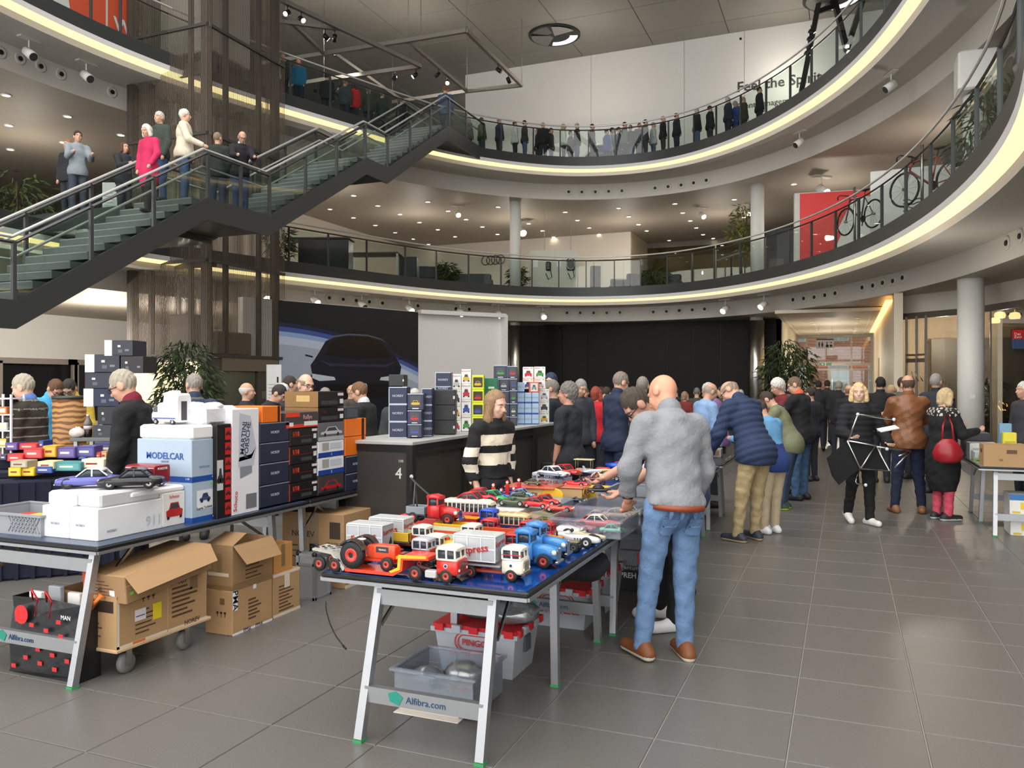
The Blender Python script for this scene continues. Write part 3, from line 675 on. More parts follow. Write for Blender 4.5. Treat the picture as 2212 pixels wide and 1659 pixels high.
for px,d in((1250,31),(700,28),(300,26),(900,30),(1700,30)):lamp('upper_gallery_fill',ad(px,d,13.2),100)  # added fills that lift the upper gallery and the roof panels
for px,d,e in((40,19.5,300),(230,22.5,300),(400,24.5,110),(1990,15.0,45),(2040,22.5,130),(2170,20.5,130)):lamp('hall_fill',ad(px,d,2.9),e)  # added fills for the left wall, right column and showroom interior
lamp('corridor_fill',(-.4,31,2.5),45);lamp('corridor_fill',(-.4,35.5,2.5),45)  # two added fill points hanging free in the corridor
ma=thing('lighting_mast','black V-shaped lighting mast with spotlights above the upper gallery','lighting mast')
md=29.5
def mp(px,py):return ad(px,md,zat(py,md))
for a,b in(((1775,-25),(1728,215)),((1796,-25),(1829,108)),((1872,-25),(1829,108)),((1760,28),(1805,12))):MB().beam(mp(*a),mp(*b),.17 if a[1]<0 else .1,.17).build('mast_tube',black,ma)
MB().tube([mp(1740+5*k,-8+.12*(k-13)**2*-.1)for k in range(27)],.05,6).build('mast_hoop',black,ma)
for k,(x,y)in enumerate(((1752,62),(1749,78),(1746,95),(1743,109),(1826,92),(1829,104),(1830,116))):
 spot(mp(x,y-8),YAW+(1.2 if x<1800 else .2),1,'small black spotlight on the %s of the lighting mast, %s from top'%('long leg' if x<1800 else 'lower tip',NTH[k if k<4 else k-4]),'mast spotlights %d'%(x>1800),True,1.1,False)
lt=thing('wall_lettering','dark lettering on the white upper wall','lettering')
lm=mat('letter_grey',(66,66,64),.6)
x0,d0=onY(1590,YB);x1,_=onY(1777,YB);z0=zat(178,onY(1683,YB)[1])
t=text('Feel the Spirit',1.0,lm,((x0+x1)/2,YB-.012,z0),'-y',lt,bold=.02);t.scale=((x1-x0)/5.75,)*3
t=text('Eventmanagement aus L',1.0,lm,((x0+x1)/2,YB-.012,z0-.75),'-y',lt,bold=.012);t.scale=((x1-x0)/9.9,)*3
# plants
def leafset(rnd,n,c,R,leaf,droop,m_ct=2,along=None):
 """n pointed leaves around centre c inside radii R"""
 m=MB()
 for i in range(n):
  while True:
   q=Vector((rnd.uniform(-1,1),rnd.uniform(-1,1),rnd.uniform(-1,1)))
   if .25<q.length<1:break
  p=Vector((c[0]+q.x*R[0],c[1]+q.y*R[1],c[2]+q.z*R[2]))
  d=Vector((q.x+rnd.uniform(-.5,.5),q.y+rnd.uniform(-.5,.5),rnd.uniform(-.6,.5)-droop)).normalized()
  s=d.cross(Vector((rnd.uniform(-1,1),rnd.uniform(-1,1),1))).normalized();l=leaf*rnd.uniform(.7,1.3);w=l*.13
  k=d.cross(s)*(l*.04)
  m.mat(i%m_ct)
  m.add([p,p+d*l*.35+s*w-k,p+d*l+Vector((0,0,-droop*l*.3)),p+d*l*.35-s*w-k],[(0,1,2),(0,2,3)])
 return m
lg=[mat('leaf_dark',(42,58,34),.5,var=.25),mat('leaf_mid',(66,84,46),.5,var=.25)]
ly=[mat('leaf_olive',(86,92,44),.5,var=.25),mat('leaf_yellow',(140,134,66),.5,var=.25)]
barkm=mat('bark',(86,74,56),.8,var=.2)
def plant(name,label,base,h,blobs,leaf,n,mats,pot=None,stems=3,droop=.35,seed=1):
 rnd=random.Random(seed);t=thing(name,label,'plant',base)
 pz=0
 if pot:
  r,ph,pc=pot;MB().lathe([(r*.8,0),(r,ph),(r*.92,ph),(r*.9,ph-.05),(.01,ph-.06)],n=18).build('pot',cm(pc,.5),t);pz=ph-.05
 for k in range(stems):
  b=blobs[k%len(blobs)];c=b[0];a=(rnd.uniform(-.08,.08),rnd.uniform(-.08,.08))
  MB().tube([(a[0],a[1],pz),(a[0]*.6+c[0]*.2,a[1]*.6+c[1]*.2,pz+(c[2]-pz)*.5),(c[0]+rnd.uniform(-.1,.1),c[1],c[2]+b[1][2]*.4)],[.022,.018,.008],5).build('stem',barkm,t)
 m=MB();tot=sum(b[1][0]*b[1][2]for b in blobs)
 for c,R in blobs:
  q=leafset(rnd,max(12,int(n*R[0]*R[2]/tot)),c,R,leaf,droop);m.mi=0;o=len(m.v)
  m.v+=q.v;m.f+=[tuple(i+o for i in f)for f in q.f];m.m+=q.m;m.sm+=q.sm
 tag(m.build('foliage',mats,t,False),kind='stuff')
 return t
p=ad(1694,24.5);plant('indoor_bamboo','tall dark green indoor bamboo in front of the black wall corner',p,3.3,[((0,0,2.6),(.55,.5,.45)),((.45,0,2.25),(.5,.45,.55)),((-.3,0,2.0),(.5,.45,.5)),((.3,.1,1.65),(.65,.5,.5)),((-.1,0,1.3),(.6,.5,.4))],.2,1500,lg,(.3,.5,(60,58,56)),4,.5,3)
p=ad(402,16.5);plant('indoor_tree','bushy dark green indoor tree in front of the backlit panel',p,2.7,[((0,0,2.25),(.45,.4,.38)),((-.45,0,2.1),(.35,.35,.25)),((.1,0,1.75),(.7,.55,.45)),((-.25,0,1.35),(.55,.45,.4)),((.3,0,1.4),(.45,.45,.4))],.17,1700,lg,(.28,.45,(70,66,60)),4,.45,4)
p=ad(2142,20.2);plant('indoor_palm','dark potted palm behind the showroom glass',p,1.9,[((-.1,0,1.5),(.4,.35,.45)),((0,0,1.05),(.35,.3,.4))],.32,240,lg,(.22,.4,(50,46,42)),3,.3,5)
p=ad(1606,28.3,Z1);plant('leafy_tree','yellow-green leafy tree beside the white gallery column',p,2.7,[((0,0,2.45),(.42,.4,.5)),((-.15,0,1.85),(.45,.4,.4)),((.1,0,1.25),(.3,.3,.3))],.2,700,ly,(.2,.35,(80,76,70)),2,.1,6)
p=ad(2122,15.6,Z1);plant('gallery_bamboo','dark bamboo by the capital column on the lower gallery',p,2.2,[((0,0,1.9),(.45,.45,.4)),((.25,0,2.3),(.35,.35,.3)),((-.1,0,1.2),(.5,.45,.45)),((.1,.0,.6),(.45,.4,.35))],.22,700,lg,(.25,.4,(60,58,56)),3,.5,7)
for k,(px,py,d,w,h,lab)in enumerate(((33,452,18.5,.75,1.1,'at the left end of the lower gallery'),(966,606,28.2,.32,.65,'beside the slim white gallery column'),(1118,610,31.5,.35,.9,'behind the slim white gallery column'),(1413,613,28.9,.5,.55,'between black armchairs on the gallery'),(600,560,23.5,.4,.9,'near the lift tower on the gallery'))):
 plant('gallery_plant','potted green plant '+lab,ad(px,d,Z1),h,[((0,0,h*.95),(w,w,h*.5)),((w*.3,0,h*.6),(w*.8,w*.8,h*.4))],.26,260,[lg[1],ly[0]],(.2,.35,(50,50,50)),3,.2,20+k)
# lower gallery furniture and displays
t=thing('red_display_wall','large red display wall with white stripe and car print on the lower gallery','display wall',ad(1716,25.5,Z1),.12)
redm=mat('display_red',(232,62,62),.5,var=.02)
MB().cbox(0,3.6,0,.35,0,2.65,.01).build('wall_body',cm((215,212,208),.5),t)
MB().box(.16,3.58,-.012,0,0,2.62).build('red_face',redm,t)
MB().add([(.85,-.016,0),(1.07,-.016,.58),(1.35,-.016,1.25),(1.25,-.016,1.42),(1.72,-.016,2.4),(3.5,-.016,2.5),(3.5,-.016,0)],[(0,6,5,4,3,2,1)]).build('white_stripe',cm((232,232,230),.5),t)
MB().add([(1.15,-.02,.1),(1.3,-.02,.62),(1.6,-.02,.9),(2.7,-.02,.95),(3.4,-.02,.9),(3.4,-.02,.1)],[(0,5,4,3,2,1)]).build('print_car',cm((150,44,50),.4),t)
MB().add([(1.25,-.024,.42),(1.7,-.024,.52),(1.7,-.024,.66),(1.3,-.024,.58)],[(0,1,2,3)]).build('print_lamp',cm((225,220,218),.4),t)
t=thing('navy_display_wall','dark navy display wall behind the white gallery column','display wall',ad(1655,29.5,Z1),.1)
MB().cbox(0,1.7,0,.2,0,2.3,.01).build('wall_body',cm((40,40,52),.5),t);MB().box(.1,.6,-.01,0,.2,1.2).build('print',cm((84,78,80),.5),t)
t=thing('wave_display_wall','white display wall with black wave lines on the lower gallery','display wall',ad(1880,20.6,Z1),-.05)
MB().cbox(0,2.1,0,.25,0,2.05,.01).build('wall_body',cm((228,228,226),.5),t)
for k in range(4):MB().tube([(.75+.06*i,-.012,1.25-.09*k+.025*math.sin(i*1.4))for i in range(21)],.012,4).build('wave_line',black,t)
def bicycle(px,d,lift,rz,frame,label):
 t=thing('bicycle',label,'bicycle',ad(px,d,Z1+lift),rz);fm=cm(frame,.3);bk=black
 for x in(-.52,.52):
  w=MB();w.tube([(x+.33*math.cos(a),0,.34+.33*math.sin(a))for a in[2*math.pi*i/24 for i in range(25)]],.022,6).build('tyre',bk,t)
  s=MB()
  for i in range(12):a=2*math.pi*i/12;s.beam((x,0,.34),(x+.31*math.cos(a),0,.34+.31*math.sin(a)),.004,.004)
  s.cyl((x,-.04,.34),(x,.04,.34),.03,n=8);s.build('spokes',steel,t)
 m=MB();J=dict(bb=(-.08,0,.3),st=(-.2,0,.82),ht=(.36,0,.84),hb=(.4,0,.68),ra=(-.52,0,.34),fa=(.52,0,.34))
 for a,b,r in(('bb','st',.018),('st','ht',.018),('bb','hb',.022),('ht','hb',.022),('bb','ra',.012),('st','ra',.011),('hb','fa',.016)):m.cyl(J[a],J[b],r,n=8)
 m.build('frame',fm,t)
 MB().cyl((-.2,0,.82),(-.23,0,.95),.014,n=6).build('seat_post',bk,t);MB().ball((-.26,0,.97),.12,10,6,(1.1,.55,.25)).build('saddle',bk,t)
 MB().tube([(.36,0,.84),(.34,0,.95),(.42,-.05,.97),(.42,-.24,.97),(.5,-.24,.94),(.5,-.24,.86)],.014,6).tube([(.34,0,.95),(.42,.05,.97),(.42,.24,.97),(.5,.24,.94),(.5,.24,.86)],.014,6).build('handlebar',bk,t)
 MB().lathe([(.09,-.006),(.09,.006)],(-.08,-.05,.3),14,axis='y').beam((-.08,-.06,.3),(-.02,-.06,.14),.015,.02).beam((-.08,.06,.3),(-.14,.06,.46),.015,.02).build('crank',bk,t)
 MB().cyl((.06,.08,-lift),(.06,.08,1.1),.03,n=10).build('stand_pole',steel,t)
 MB().cyl((.06,.08,.75),(.06,0,.8),.015,n=6).build('stand_arm',steel,t);MB().lathe([(.25,-lift),(.25,-lift+.02),(.03,-lift+.03)],(.06,.08,0),18).build('stand_foot',bk,t)
 return t
bicycle(1856,20.0,.42,2.2,(40,40,42),'black bicycle on a stand in front of the wave display wall')
bicycle(2004,15.7,.2,2.4,(150,40,36),'racing bicycle with red seat tube on a stand near the gallery bend')
t=thing('charger_board','pale hanging display board with two wall chargers','display board',ad(1195,31.5,Z1),YAW*.8)
w=105*31.5/F_PX
MB().cbox(-w/2,w/2,0,.06,.15,1.85,.006).build('board',cm((214,210,196),.5),t)
for x in(-w*.18,w*.36):MB().cyl((x,.03,1.85),(x,.03,C1-Z1),.006,n=5).build('hanger',steel,t)
for x in(-w*.36,w*.12):MB().box(x-.09,x+.09,-.01,0,1.2,1.5).build('info_sheet',cm((246,246,246),.5),t)
for k,x in enumerate((-w*.1,w*.36)):
 MB().cbox(x-(.1,.16)[k],x+(.1,.16)[k],-.1,0,1.05,1.5-.1*(1-k),.05).build('wall_charger',cm((38,38,40),.4),t)
 MB().tube([(x+.08,-.05,1.1),(x+.14,-.07,.8),(x,-.07,.72),(x-.1,-.06,.95)],.016,5).build('charger_cable',black,t)
 if k:MB().tube([(x+.17*math.cos(a)*.85,-.11,1.28+.2*math.sin(a))for a in[2*math.pi*i/16 for i in range(17)]],.012,5).build('charger_rim',cm((220,220,220),.3),t)
t=thing('ring_emblem','emblem of four interlaced dark rings on the warm gallery wall','emblem',ad(1064,36.5,0))
for k in range(4):
 c=ad(1050+10.5*k,38.0,zat(562,38.0));c=Vector((onY(1049+11*k,35.16)[0],35.16,zat(562,onY(1064,35.16)[1])))
 MB().tube([(c.x-t.location.x+.21*math.cos(a),c.y-t.location.y-.02*k,c.z+.21*math.sin(a))for a in[2*math.pi*i/24 for i in range(25)]],.018,5).build('ring',black,t)
def gtable(px,d,w,dp,h,rz,c,label,legs=True):
 t=thing('gallery_table',label,'table',ad(px,d,Z1),rz)
 MB().cbox(-w/2,w/2,-dp/2,dp/2,h-.05,h,.008).build('table_top',cm(c,.4),t)
 for x in(-1,1):
  for y in(-1,1):MB().box(x*(w/2-.04)-.03,x*(w/2-.04)+.03,y*(dp/2-.04)-.03,y*(dp/2-.04)+.03,0,h-.05).build('leg',cm((190,190,188),.3),t)
 return t
gtable(812,27.4,1.7,.8,1.05,.3,(70,56,50),'high dark table with pale legs behind the railing')
t=thing('service_desk','dark service desk near the lift on the lower gallery','desk',ad(704,24.3,Z1),.35)
MB().cbox(-.75,.75,-.3,.3,0,.95,.01).build('body',cm((40,40,42),.4),t);MB().cbox(-1.1,.8,-.36,.36,.95,1.0,.01).build('top',cm((60,58,56),.4),t)
t=thing('black_cabinet','low black cabinet at the end of the high gallery table','cabinet',ad(884,27.6,Z1),.3);MB().cbox(-.3,.3,-.25,.25,0,.95,.02).build('body',cm((34,36,38),.4),t);MB().box(-.28,.28,-.256,-.25,.1,.9).build('door',cm((44,46,48),.4),t)
def armchair(px,d,rz,label,z=Z1,wide=.8):
 t=thing('armchair',label,'armchair',ad(px,d,z),rz);c=cm((44,50,54),.5)
 MB().cbox(-wide/2,wide/2,-.35,.35,.18,.45,.05).build('seat',c,t);MB().cbox(-wide/2,wide/2,.22,.38,.3,.9,.05).build('backrest',c,t)
 for x in(-1,1):MB().cbox(x*wide/2-.07,x*wide/2+.07,-.35,.38,.15,.62,.04).build('armrest',c,t)
 for x in(-.3,.3):
  for y in(-.28,.28):MB().cyl((x,y,0),(x,y,.2),.02,n=6).build('leg',steel,t)
armchair(1382,31.0,YAW+.3,'black armchair left of the gallery plant');armchair(1446,31.2,YAW-.4,'black armchair right of the gallery plant');armchair(1342,32.5,YAW,'black armchair near the tall dark cabinet');armchair(1010,31.0,YAW,'wide dark sofa left of the slim white column',Z1,1.8);armchair(925,29.0,YAW+.2,'dark lounge sofa behind the railing panes',Z1,1.6)
t=thing('dark_cabinet','tall dark cabinet right of the charger board','cabinet',ad(1286,33.5,Z1),YAW);MB().cbox(-.2,.2,-.2,.2,0,1.5,.01).build('body',cm((48,42,40),.4),t);MB().box(-.17,.17,-.206,-.2,.2,1.4).build('door',cm((60,54,50),.4),t)
t=thing('lectern_screen','slanted grey information lectern behind the railing','lectern',ad(1580,26.6,Z1),YAW)
MB().cyl((0,0,0),(0,0,.8),.03,n=8).build('stand',black,t);MB().beam((-.45,0,.72),(.35,0,.98),.35,.04).build('screen',cm((110,116,118),.3),t)
for k,(px,d,z,w_,h_,lab)in enumerate(((241,20.5,5.0,.45,1.55,'tall white information board at the left gallery end'),(592,19.6,0,.36,1.75,'white information board at the foot of the lift tower'))):
 t=thing('information_board',lab,'information board',ad(px,d,z),YAW)
 MB().cbox(-w_/2,w_/2,-.02,.02,.12 if z else 0,h_+(.2 if z else .4),.006).build('board',cm((235,236,234),.5),t)
 for i in range(5):MB().box(-w_*.36,w_*(.1+.05*(i%3)),-.022,-.02,h_*.95-.08*i,h_*.95-.08*i+.014).build('text_line',cm((150,150,150),.6),t)
 MB().box(w_*.2,w_*.32,-.022,-.02,h_*.98,h_*1.06).build('pictogram',black,t)
 MB().box(-w_*.5,w_*.5,-.15,.15,0,.02).build('foot',steel,t)
for k,(x,z,c,lab)in enumerate((((736),5.9,(225,225,222),'white poster on the warm side wall of the gallery'),((772),5.85,(150,130,140),'mauve poster on the warm side wall of the gallery'))):
 y,d=onX(x-35,-19.78)
 t=thing('wall_poster',lab,'poster',(-19.78,y,z+.1));MB().box(0,.02,-.4,.4,-.35,.45).build('sheet',cm(c,.5),t);MB().box(.02,.024,-.3,.3,-.2,.3).build('print',cm([max(0,v-40)for v in c],.5),t)
t=struct(thing('window_3','glass partition of the gallery showroom','window'))
Yp=38.5
MB().box(-9,14,Yp-.05,Yp+.05,C1-.25,C1).build('head_rail',cm((110,104,96),.5),t)
for x in(-9,-5.5,-2,1.5):MB().box(x-.03,x+.03,Yp-.03,Yp+.03,Z1,C1).build('mullion',cm((190,176,150),.5),t);MB().box(x+.05,x+3.4,Yp-.008,Yp+.008,Z1,C1-.25).build('pane',glass('partition_glass',(236,228,206),.06),t)
t=thing('show_banner','white and orange-red show banner at the left of the upper gallery','banner',ad(150,19.0,Z2),.9)
q=MB();u=ad(60,18.2,0);v=ad(292,20.6,0);t.rotation_euler=(0,0,math.atan2(v.y-u.y,v.x-u.x));t.location=(u.x,u.y,Z2);Lb=(v-u).length
MB().cbox(0,Lb,0,.06,.05,2.0,.005).build('banner_board',cm((228,226,222),.5),t)
MB().add([(Lb*.42,-.004,.05),(Lb*.70,-.004,.05),(Lb*.70,-.004,2.0),(Lb*.3,-.004,2.0)],[(0,1,2,3)]).build('orange_field',mat('banner_orange',(236,92,62),.5,var=.02),t)
MB().box(Lb*.72,Lb,-.004,0,.05,2.0).build('orange_field',mat('banner_orange',(236,92,62)),t)
text('WE',.5,cm((240,240,238),.5),(Lb*.92,-.01,1.05),'-y',t,bold=.02);text('TE',.5,cm((240,240,238),.5),(Lb*.92,-.01,.5),'-y',t,bold=.02)
for k,(px,d,w,h,lab)in enumerate(((845,31.5,.4,1.0,'narrow orange-red banner'),(927,33.5,1.6,1.3,'wide orange-red banner with rounded top'))):
 t=thing('orange_banner',lab+' behind the stair top','banner',ad(px,d,Z2),YAW);n=10
 pts=[(-w,0),(w,0),(w,h*.7)]+[(w*math.cos(a),h*.7+h*.3*math.sin(a))for a in[math.pi*i/n for i in range(n+1)]]+[(-w,h*.7)]
 MB().prism(pts,-.03,.03,'y').build('banner_board',mat('banner_orange',(236,92,62)),t)
 if k:text('TEIL',.55,cm((240,240,238),.5),(-.9,-.04,.35),'-y',t,bold=.02)
# folding tables
TZ=.77
blackedge=mat('table_edge_black',(24,24,26),.4);gfoot=cm((60,150,90),.5)
blueacr=mat('blue_table_sheet',(18,62,132),.12,var=.15,vs=3,coat=.5)
def folding_table(x0,x1,y0,y1,label,top,mid=True,logo=True,frames=None,ends=True,lx=None):
 t=thing('folding_table',label,'table',((x0+x1)/2,(y0+y1)/2,0));w,l=(x1-x0)/2,(y1-y0)/2
 MB().cbox(-w,w,-l,l,TZ-.028,TZ-.004,.006).build('table_top',blackedge,t)
 MB().box(-w+.012,w-.012,-l+.012,l-.012,TZ-.004,TZ).build('top_sheet',top,t)
 for y in(-l,l):MB().box(-w+.004,w-.004,y-.006,y+.006,TZ-.045,TZ-.028).build('edge_profile',alu,t)
 for x in(-w,w):MB().box(x-.006,x+.006,-l+.004,l-.004,TZ-.045,TZ-.028).build('edge_profile',alu,t)
 fr=frames or((-l+.11,-.18,1),(-l+.95,0,0),(l-.28,.06,1))
 for y,sp,bars in fr:
  zt=TZ-.045;s=w*.74;tx=w*.70;xo=0
  if lx:s=(lx[1]-lx[0])/2;tx=s;xo=(lx[0]+lx[1])/2
  for k in(-1,1):
   MB().beam((xo+k*s*1.0,y+sp,.012),(xo+k*tx*.97,y,zt),.042,.042,up=(0,1,0)).build('leg',alu,t)
   MB().box(xo+k*s-.024,xo+k*s+.024,y+sp-.024,y+sp+.024,0,.014).build('foot',gfoot,t)
   MB().beam((xo+k*tx,y-sp*.0+.01,.50),(xo+k*tx*.9,y+(.32 if y<0 else-.32),zt),.012,.018).build('brace',steel,t)
  if bars:
   a,b=.18,.86
   for z,h in((.215,.075),(.655,.075)):
    yy=y+sp*(1-z/zt);r=MB().box(xo-s*.985,xo+s*.985,yy-.018,yy+.018,z-h/2,z+h/2).build('cross_bar',alu,t)
    if z<.3 and logo:
     text('Alfibra.com',.045,cm((30,70,110),.5),(xo+.02,yy-.02,z),'-y',t)
     MB().prism([(xo-.17,z-.015),(xo-.12,z-.03),(xo-.1,z+.01),(xo-.14,z+.035),(xo-.18,z+.02)],yy-.021,yy-.019,'y').build('logo_leaf',cm((40,140,120),.5),t)
 return t
folding_table(-2.40,-1.30,3.38,5.40,'folding market table with blue sheet full of tin toy trucks',blueacr,lx=(-.28,.35))
folding_table(-2.40,-1.30,5.42,7.35,'second folding table in the toy row, behind the front blue one',blueacr,logo=False)
folding_table(-2.40,-1.30,7.38,9.4,'third folding table in the toy row, under the far toys',blueacr,logo=False)
blk=mat('black_table_sheet',(36,36,40),.35)
folding_table(-4.98,-3.92,3.39,5.36,'folding table carrying white foam boxes and the red toy van',mat('grey_blue_sheet',(60,74,96),.35),frames=((.05-.985,-.16,1),(.62,.05,1)),lx=(-.47,.47))
folding_table(-4.98,-3.92,5.38,6.05,'short folding table end carrying black and orange model boxes',blk,logo=False,frames=((-.22,0,0),(.25,0,1)))
# cartons and printed boxes
def face_pt(f,dim,u,v,k=0):
 w,d,h=dim;e=.0012+.0006*k
 return{'f':(w*u,-e,h*v),'r':(w+e,d*u,h*v),'t':(w*u,d*v,h+e),'l':(-e,d*(1-u),h*v)}[f]
def rect(f,dim,u0,u1,v0,v1,m,name,parent,k=0):
 return MB().add([face_pt(f,dim,u0,v0,k),face_pt(f,dim,u1,v0,k),face_pt(f,dim,u1,v1,k),face_pt(f,dim,u0,v1,k)],[(0,1,2,3)]).build(name,m,parent,False)
CARS=[(0,.25),(.02,.45),(.2,.5),(.33,.85),(.7,.88),(.84,.52),(.98,.46),(1,.25)]
WINS=[(.27,.52),(.36,.79),(.67,.81),(.77,.52)]
CARF=[(.05,.15),(.02,.5),(.18,.58),(.28,.95),(.72,.95),(.82,.58),(.98,.5),(.95,.15)]
WINF=[(.24,.6),(.32,.88),(.68,.88),(.76,.6)]
def print_car(f,dim,u0,u1,v0,v1,c,parent,front=False):
 P,Wn=(CARF,WINF)if front else(CARS,WINS)
 g=lambda q,k:face_pt(f,dim,u0+(u1-u0)*q[0],v0+(v1-v0)*q[1],k)
 MB().add([g(q,3)for q in P],[tuple(range(len(P)))]).build('print_car',cm(c,.5),parent,False)
 MB().add([g(q,4)for q in Wn],[tuple(range(len(Wn)))]).build('print_window',cm((60,66,74),.4),parent,False)
 m=MB()
 for x in((.2,.8)if not front else(.14,.86)):
  c0=g((x,.22 if not front else .1),4)
  r=abs(v1-v0)*dim[2]*(.1 if front else .16);n=10;ax={'f':((1,0,0),(0,0,1)),'r':((0,1,0),(0,0,1))}[f]
  m.add([tuple(c0[i]+r*(math.cos(2*math.pi*j/n)*ax[0][i]+math.sin(2*math.pi*j/n)*ax[1][i])for i in range(3))for j in range(n)],[tuple(range(n))])
 m.build('print_wheel',cm((34,34,36),.5),parent,False)
def dec(t,dim,decals):
 for d in decals:
  if d[0]=='car':print_car(d[1],dim,*d[2:6],d[6],t,len(d)>7)
  elif d[0]=='txt':
   _,f,s,size,u,v,c=d[:7];o=text(s,size,cm(c,.5),face_pt(f,dim,u,v,3),{'f':'-y','r':'+x','l':'-x','t':'+z'}[f],t,roll=d[7]if len(d)>7 else 0,bold=d[8]if len(d)>8 else 0)
  else:
   f,u0,u1,v0,v1,c=d[:6];rect(f,dim,u0,u1,v0,v1,cm(c,.45)if not hasattr(c,'name')else c,d[6]if len(d)>6 else 'print_panel',t,d[7]if len(d)>7 else 0)
def solid_box(name,label,x0,x1,y0,y1,z0,z1,c,decals=(),group=None,rz=0,cat='box',ch=.004,rough=.45,kind='p',lid=None):
 t=thing(name,label,cat,(x0,y0,z0),rz,group);dim=(x1-x0,y1-y0,z1-z0)
 MB().cbox(0,dim[0],0,dim[1],0,dim[2],ch).build('body',c if hasattr(c,'name')else cm(c,rough,kind),t);dec(t,dim,decals)
 return t,dim
def pbox(pl,pc,pr,pyb,pyt,z0=TZ,dx=.33):
 p=at(pc,pyb,z0);d=depth(p.x,p.y)
 x0=onY(pl,p.y)[0]if pl else p.x-dx
 return x0,p.x,p.y,onX(pr,p.x)[0],z0,zat(pyt,d)
def rbox(pa,pb,pyb,pyt,X=-3.97,dx=.33):
 """a box whose right face spans columns pa..pb on the plane x=X"""
 ya,da=onX(pa,X);yb,_=onX(pb,X)
 return X-dx,X,ya+.002,yb-.002,zat(pyb,da),zat(pyt,da)
def fbox(pl,pr,pyb,pyt,d,dp,rz=0):
 """a box whose front face spans columns pl..pr at distance d, turned to rz"""
 a,b=ad(pl,d),ad(pr,d);w=(b-a).length
 return a,w,dp,zat(pyb,d),zat(pyt,d)
ORD=['bottom','second up','third up','fourth up','top']
wh,nv,og=(240,240,240),(40,46,66),(236,118,28)
x0,x1,y0,y1,_,z1=pbox(150,211,351,1170,1100)
xa=onY(91,y0)[0];NV=lambda f,u,v:('txt',f,'NOREV',.022,u,v,(140,145,165))
solid_box('model_box','small white model box at the near corner of the foam stack',xa,x0-.004,y0,y1,TZ,z1,wh,[NV('f',.5,.45)])
solid_box('model_box','long white model box lettered 911 at the table edge',x0,x1,y0,y1,TZ,z1,wh,[NV('f',.4,.45),NV('r',.2,.25),('txt','r','911',.09,.85,.32,(200,202,210))])
foam=mat('white_foam',(244,244,242),.8,var=.02,bump=.25,bs=120);foamg=mat('grey_foam',(206,207,206),.8,var=.03,bump=.3,bs=120)
zf=z1+.085
solid_box('foam_tray','white foam tray under the blue and white model car',xa+.02,x0+.02,y0+.02,y1-.03,z1,zf,foam,ch=.012,cat='foam tray')
solid_box('foam_tray','long grey foam tray under the black model car',x0+.025,x1-.01,y0+.03,y1-.01,z1,zf,foamg,ch=.012,cat='foam tray')
FOAM=(xa,x0,x1,y0,y1,zf)
yb0=y1+.006;b=rbox(351,400,1139,1067,X=x1)
solid_box('model_box','white model box printed with a red delivery van',x1-.34,x1,b[2],b[3],TZ,b[5],(238,234,228),[('car','r',.12,.9,.2,.72,(190,40,34),1),('txt','r','Schuco',.03,.5,.87,(196,50,50))])
ZV=b[5]+.04
solid_box('foam_tray','white foam slab under the red toy van',x1-.42,x1+.0,b[2]-.25,b[3],b[5],ZV,foam,ch=.012,cat='foam tray');VANP=(x1-.2,b[2]+.02,ZV)
x0,x1,y0,y1,_,za=pbox(296,414,467,1131,1043);lb=(170,188,206)
MC=[('f',0,1,0,.13,(30,78,160)),('r',0,1,0,.13,(30,78,160))]
solid_box('model_box','pale blue model box with truck picture, below the MODELCAR box',x0+.1,x1,y0,y1,TZ,za,lb,MC+[('r',.2,.85,.3,.78,(232,234,238)),('car','r',.3,.75,.45,.74,(60,80,130)),('txt','r','1:18',.018,.9,.08,(230,235,245)),('r',.75,.9,.9,.95,(120,220,90),'price_dot',1),('txt','r','Scania Turbine',.024,.5,.34,(50,50,60),.05)])
zb=zat(951,depth(x1,y0))
solid_box('model_box','large pale blue MODELCAR box stacked near the table end',x0,x1,y0,y1,za,zb,lb,MC+[('txt','f','MODELCAR',.062,.52,.60,(38,88,160),0,.015),('txt','f','GROUP',.02,.52,.47,(110,120,140)),('txt','f','1:18',.02,.93,.08,(230,235,245)),('txt','r','MODELCAR',.018,.5,.35,(110,130,170)),('txt','r','1:18',.02,.88,.08,(230,235,245))])
solid_box('foam_tray','large white foam lid on the MODELCAR box',x0+.01,x1-.002,y0+.004,y1,zb,zat(920,depth(x1,y0)),foam,ch=.014,cat='foam tray');MOTOR=(x0,x1,y0,y1,zat(920,depth(x1,y0)))
b=rbox(468,500,1112,917);dcl=[('r',.55,.98,.03+.16*k,.16+.16*k,(200,34,36),'picture',1)for k in range(6)]+[('car','r',.58,.95,.07+.16*k,.13+.16*k,(90,20,22))for k in range(6)]+[('r',.0,.42,.30,.62,(205,206,208),'picture',1),('car','r',.05,.38,.36,.56,(60,60,64))]
solid_box('model_box','tall black model box with a strip of red pictures',*b[:3],b[3],TZ,b[5],(24,22,24),dcl)
b=rbox(501,560,1108,884)
tall,dim=solid_box('model_box','tall white truck model box standing beside the navy stack',*b[:3],b[3],TZ,b[5],(236,236,240),[('txt','r','MARTINI',.06,.40,.72,(60,66,90),1.45,.01),('txt','r','PORSCHE',.06,.55,.70,(60,66,90),1.45,.01),('txt','r','Schuco',.05,.12,.13,(200,40,44),1.5),('r',.5,.9,.04,.18,(120,122,126),'picture',1)])
g=lambda u,v:face_pt('r',dim,u,v,2)
MB().add([g(.22,.45),(g(.78,.45)),g(.88,.62),g(.66,.93),g(.26,.96)],[(0,1,2,3,4)]).build('print_truck',cm((196,200,212),.4),tall,False)
MB().add([g(.22,.5),g(.7,.52),g(.86,.62),g(.7,.56),g(.26,.54)],[(0,1,2,3,4)]).build('print_stripe',cm((70,90,160),.4),tall,False)
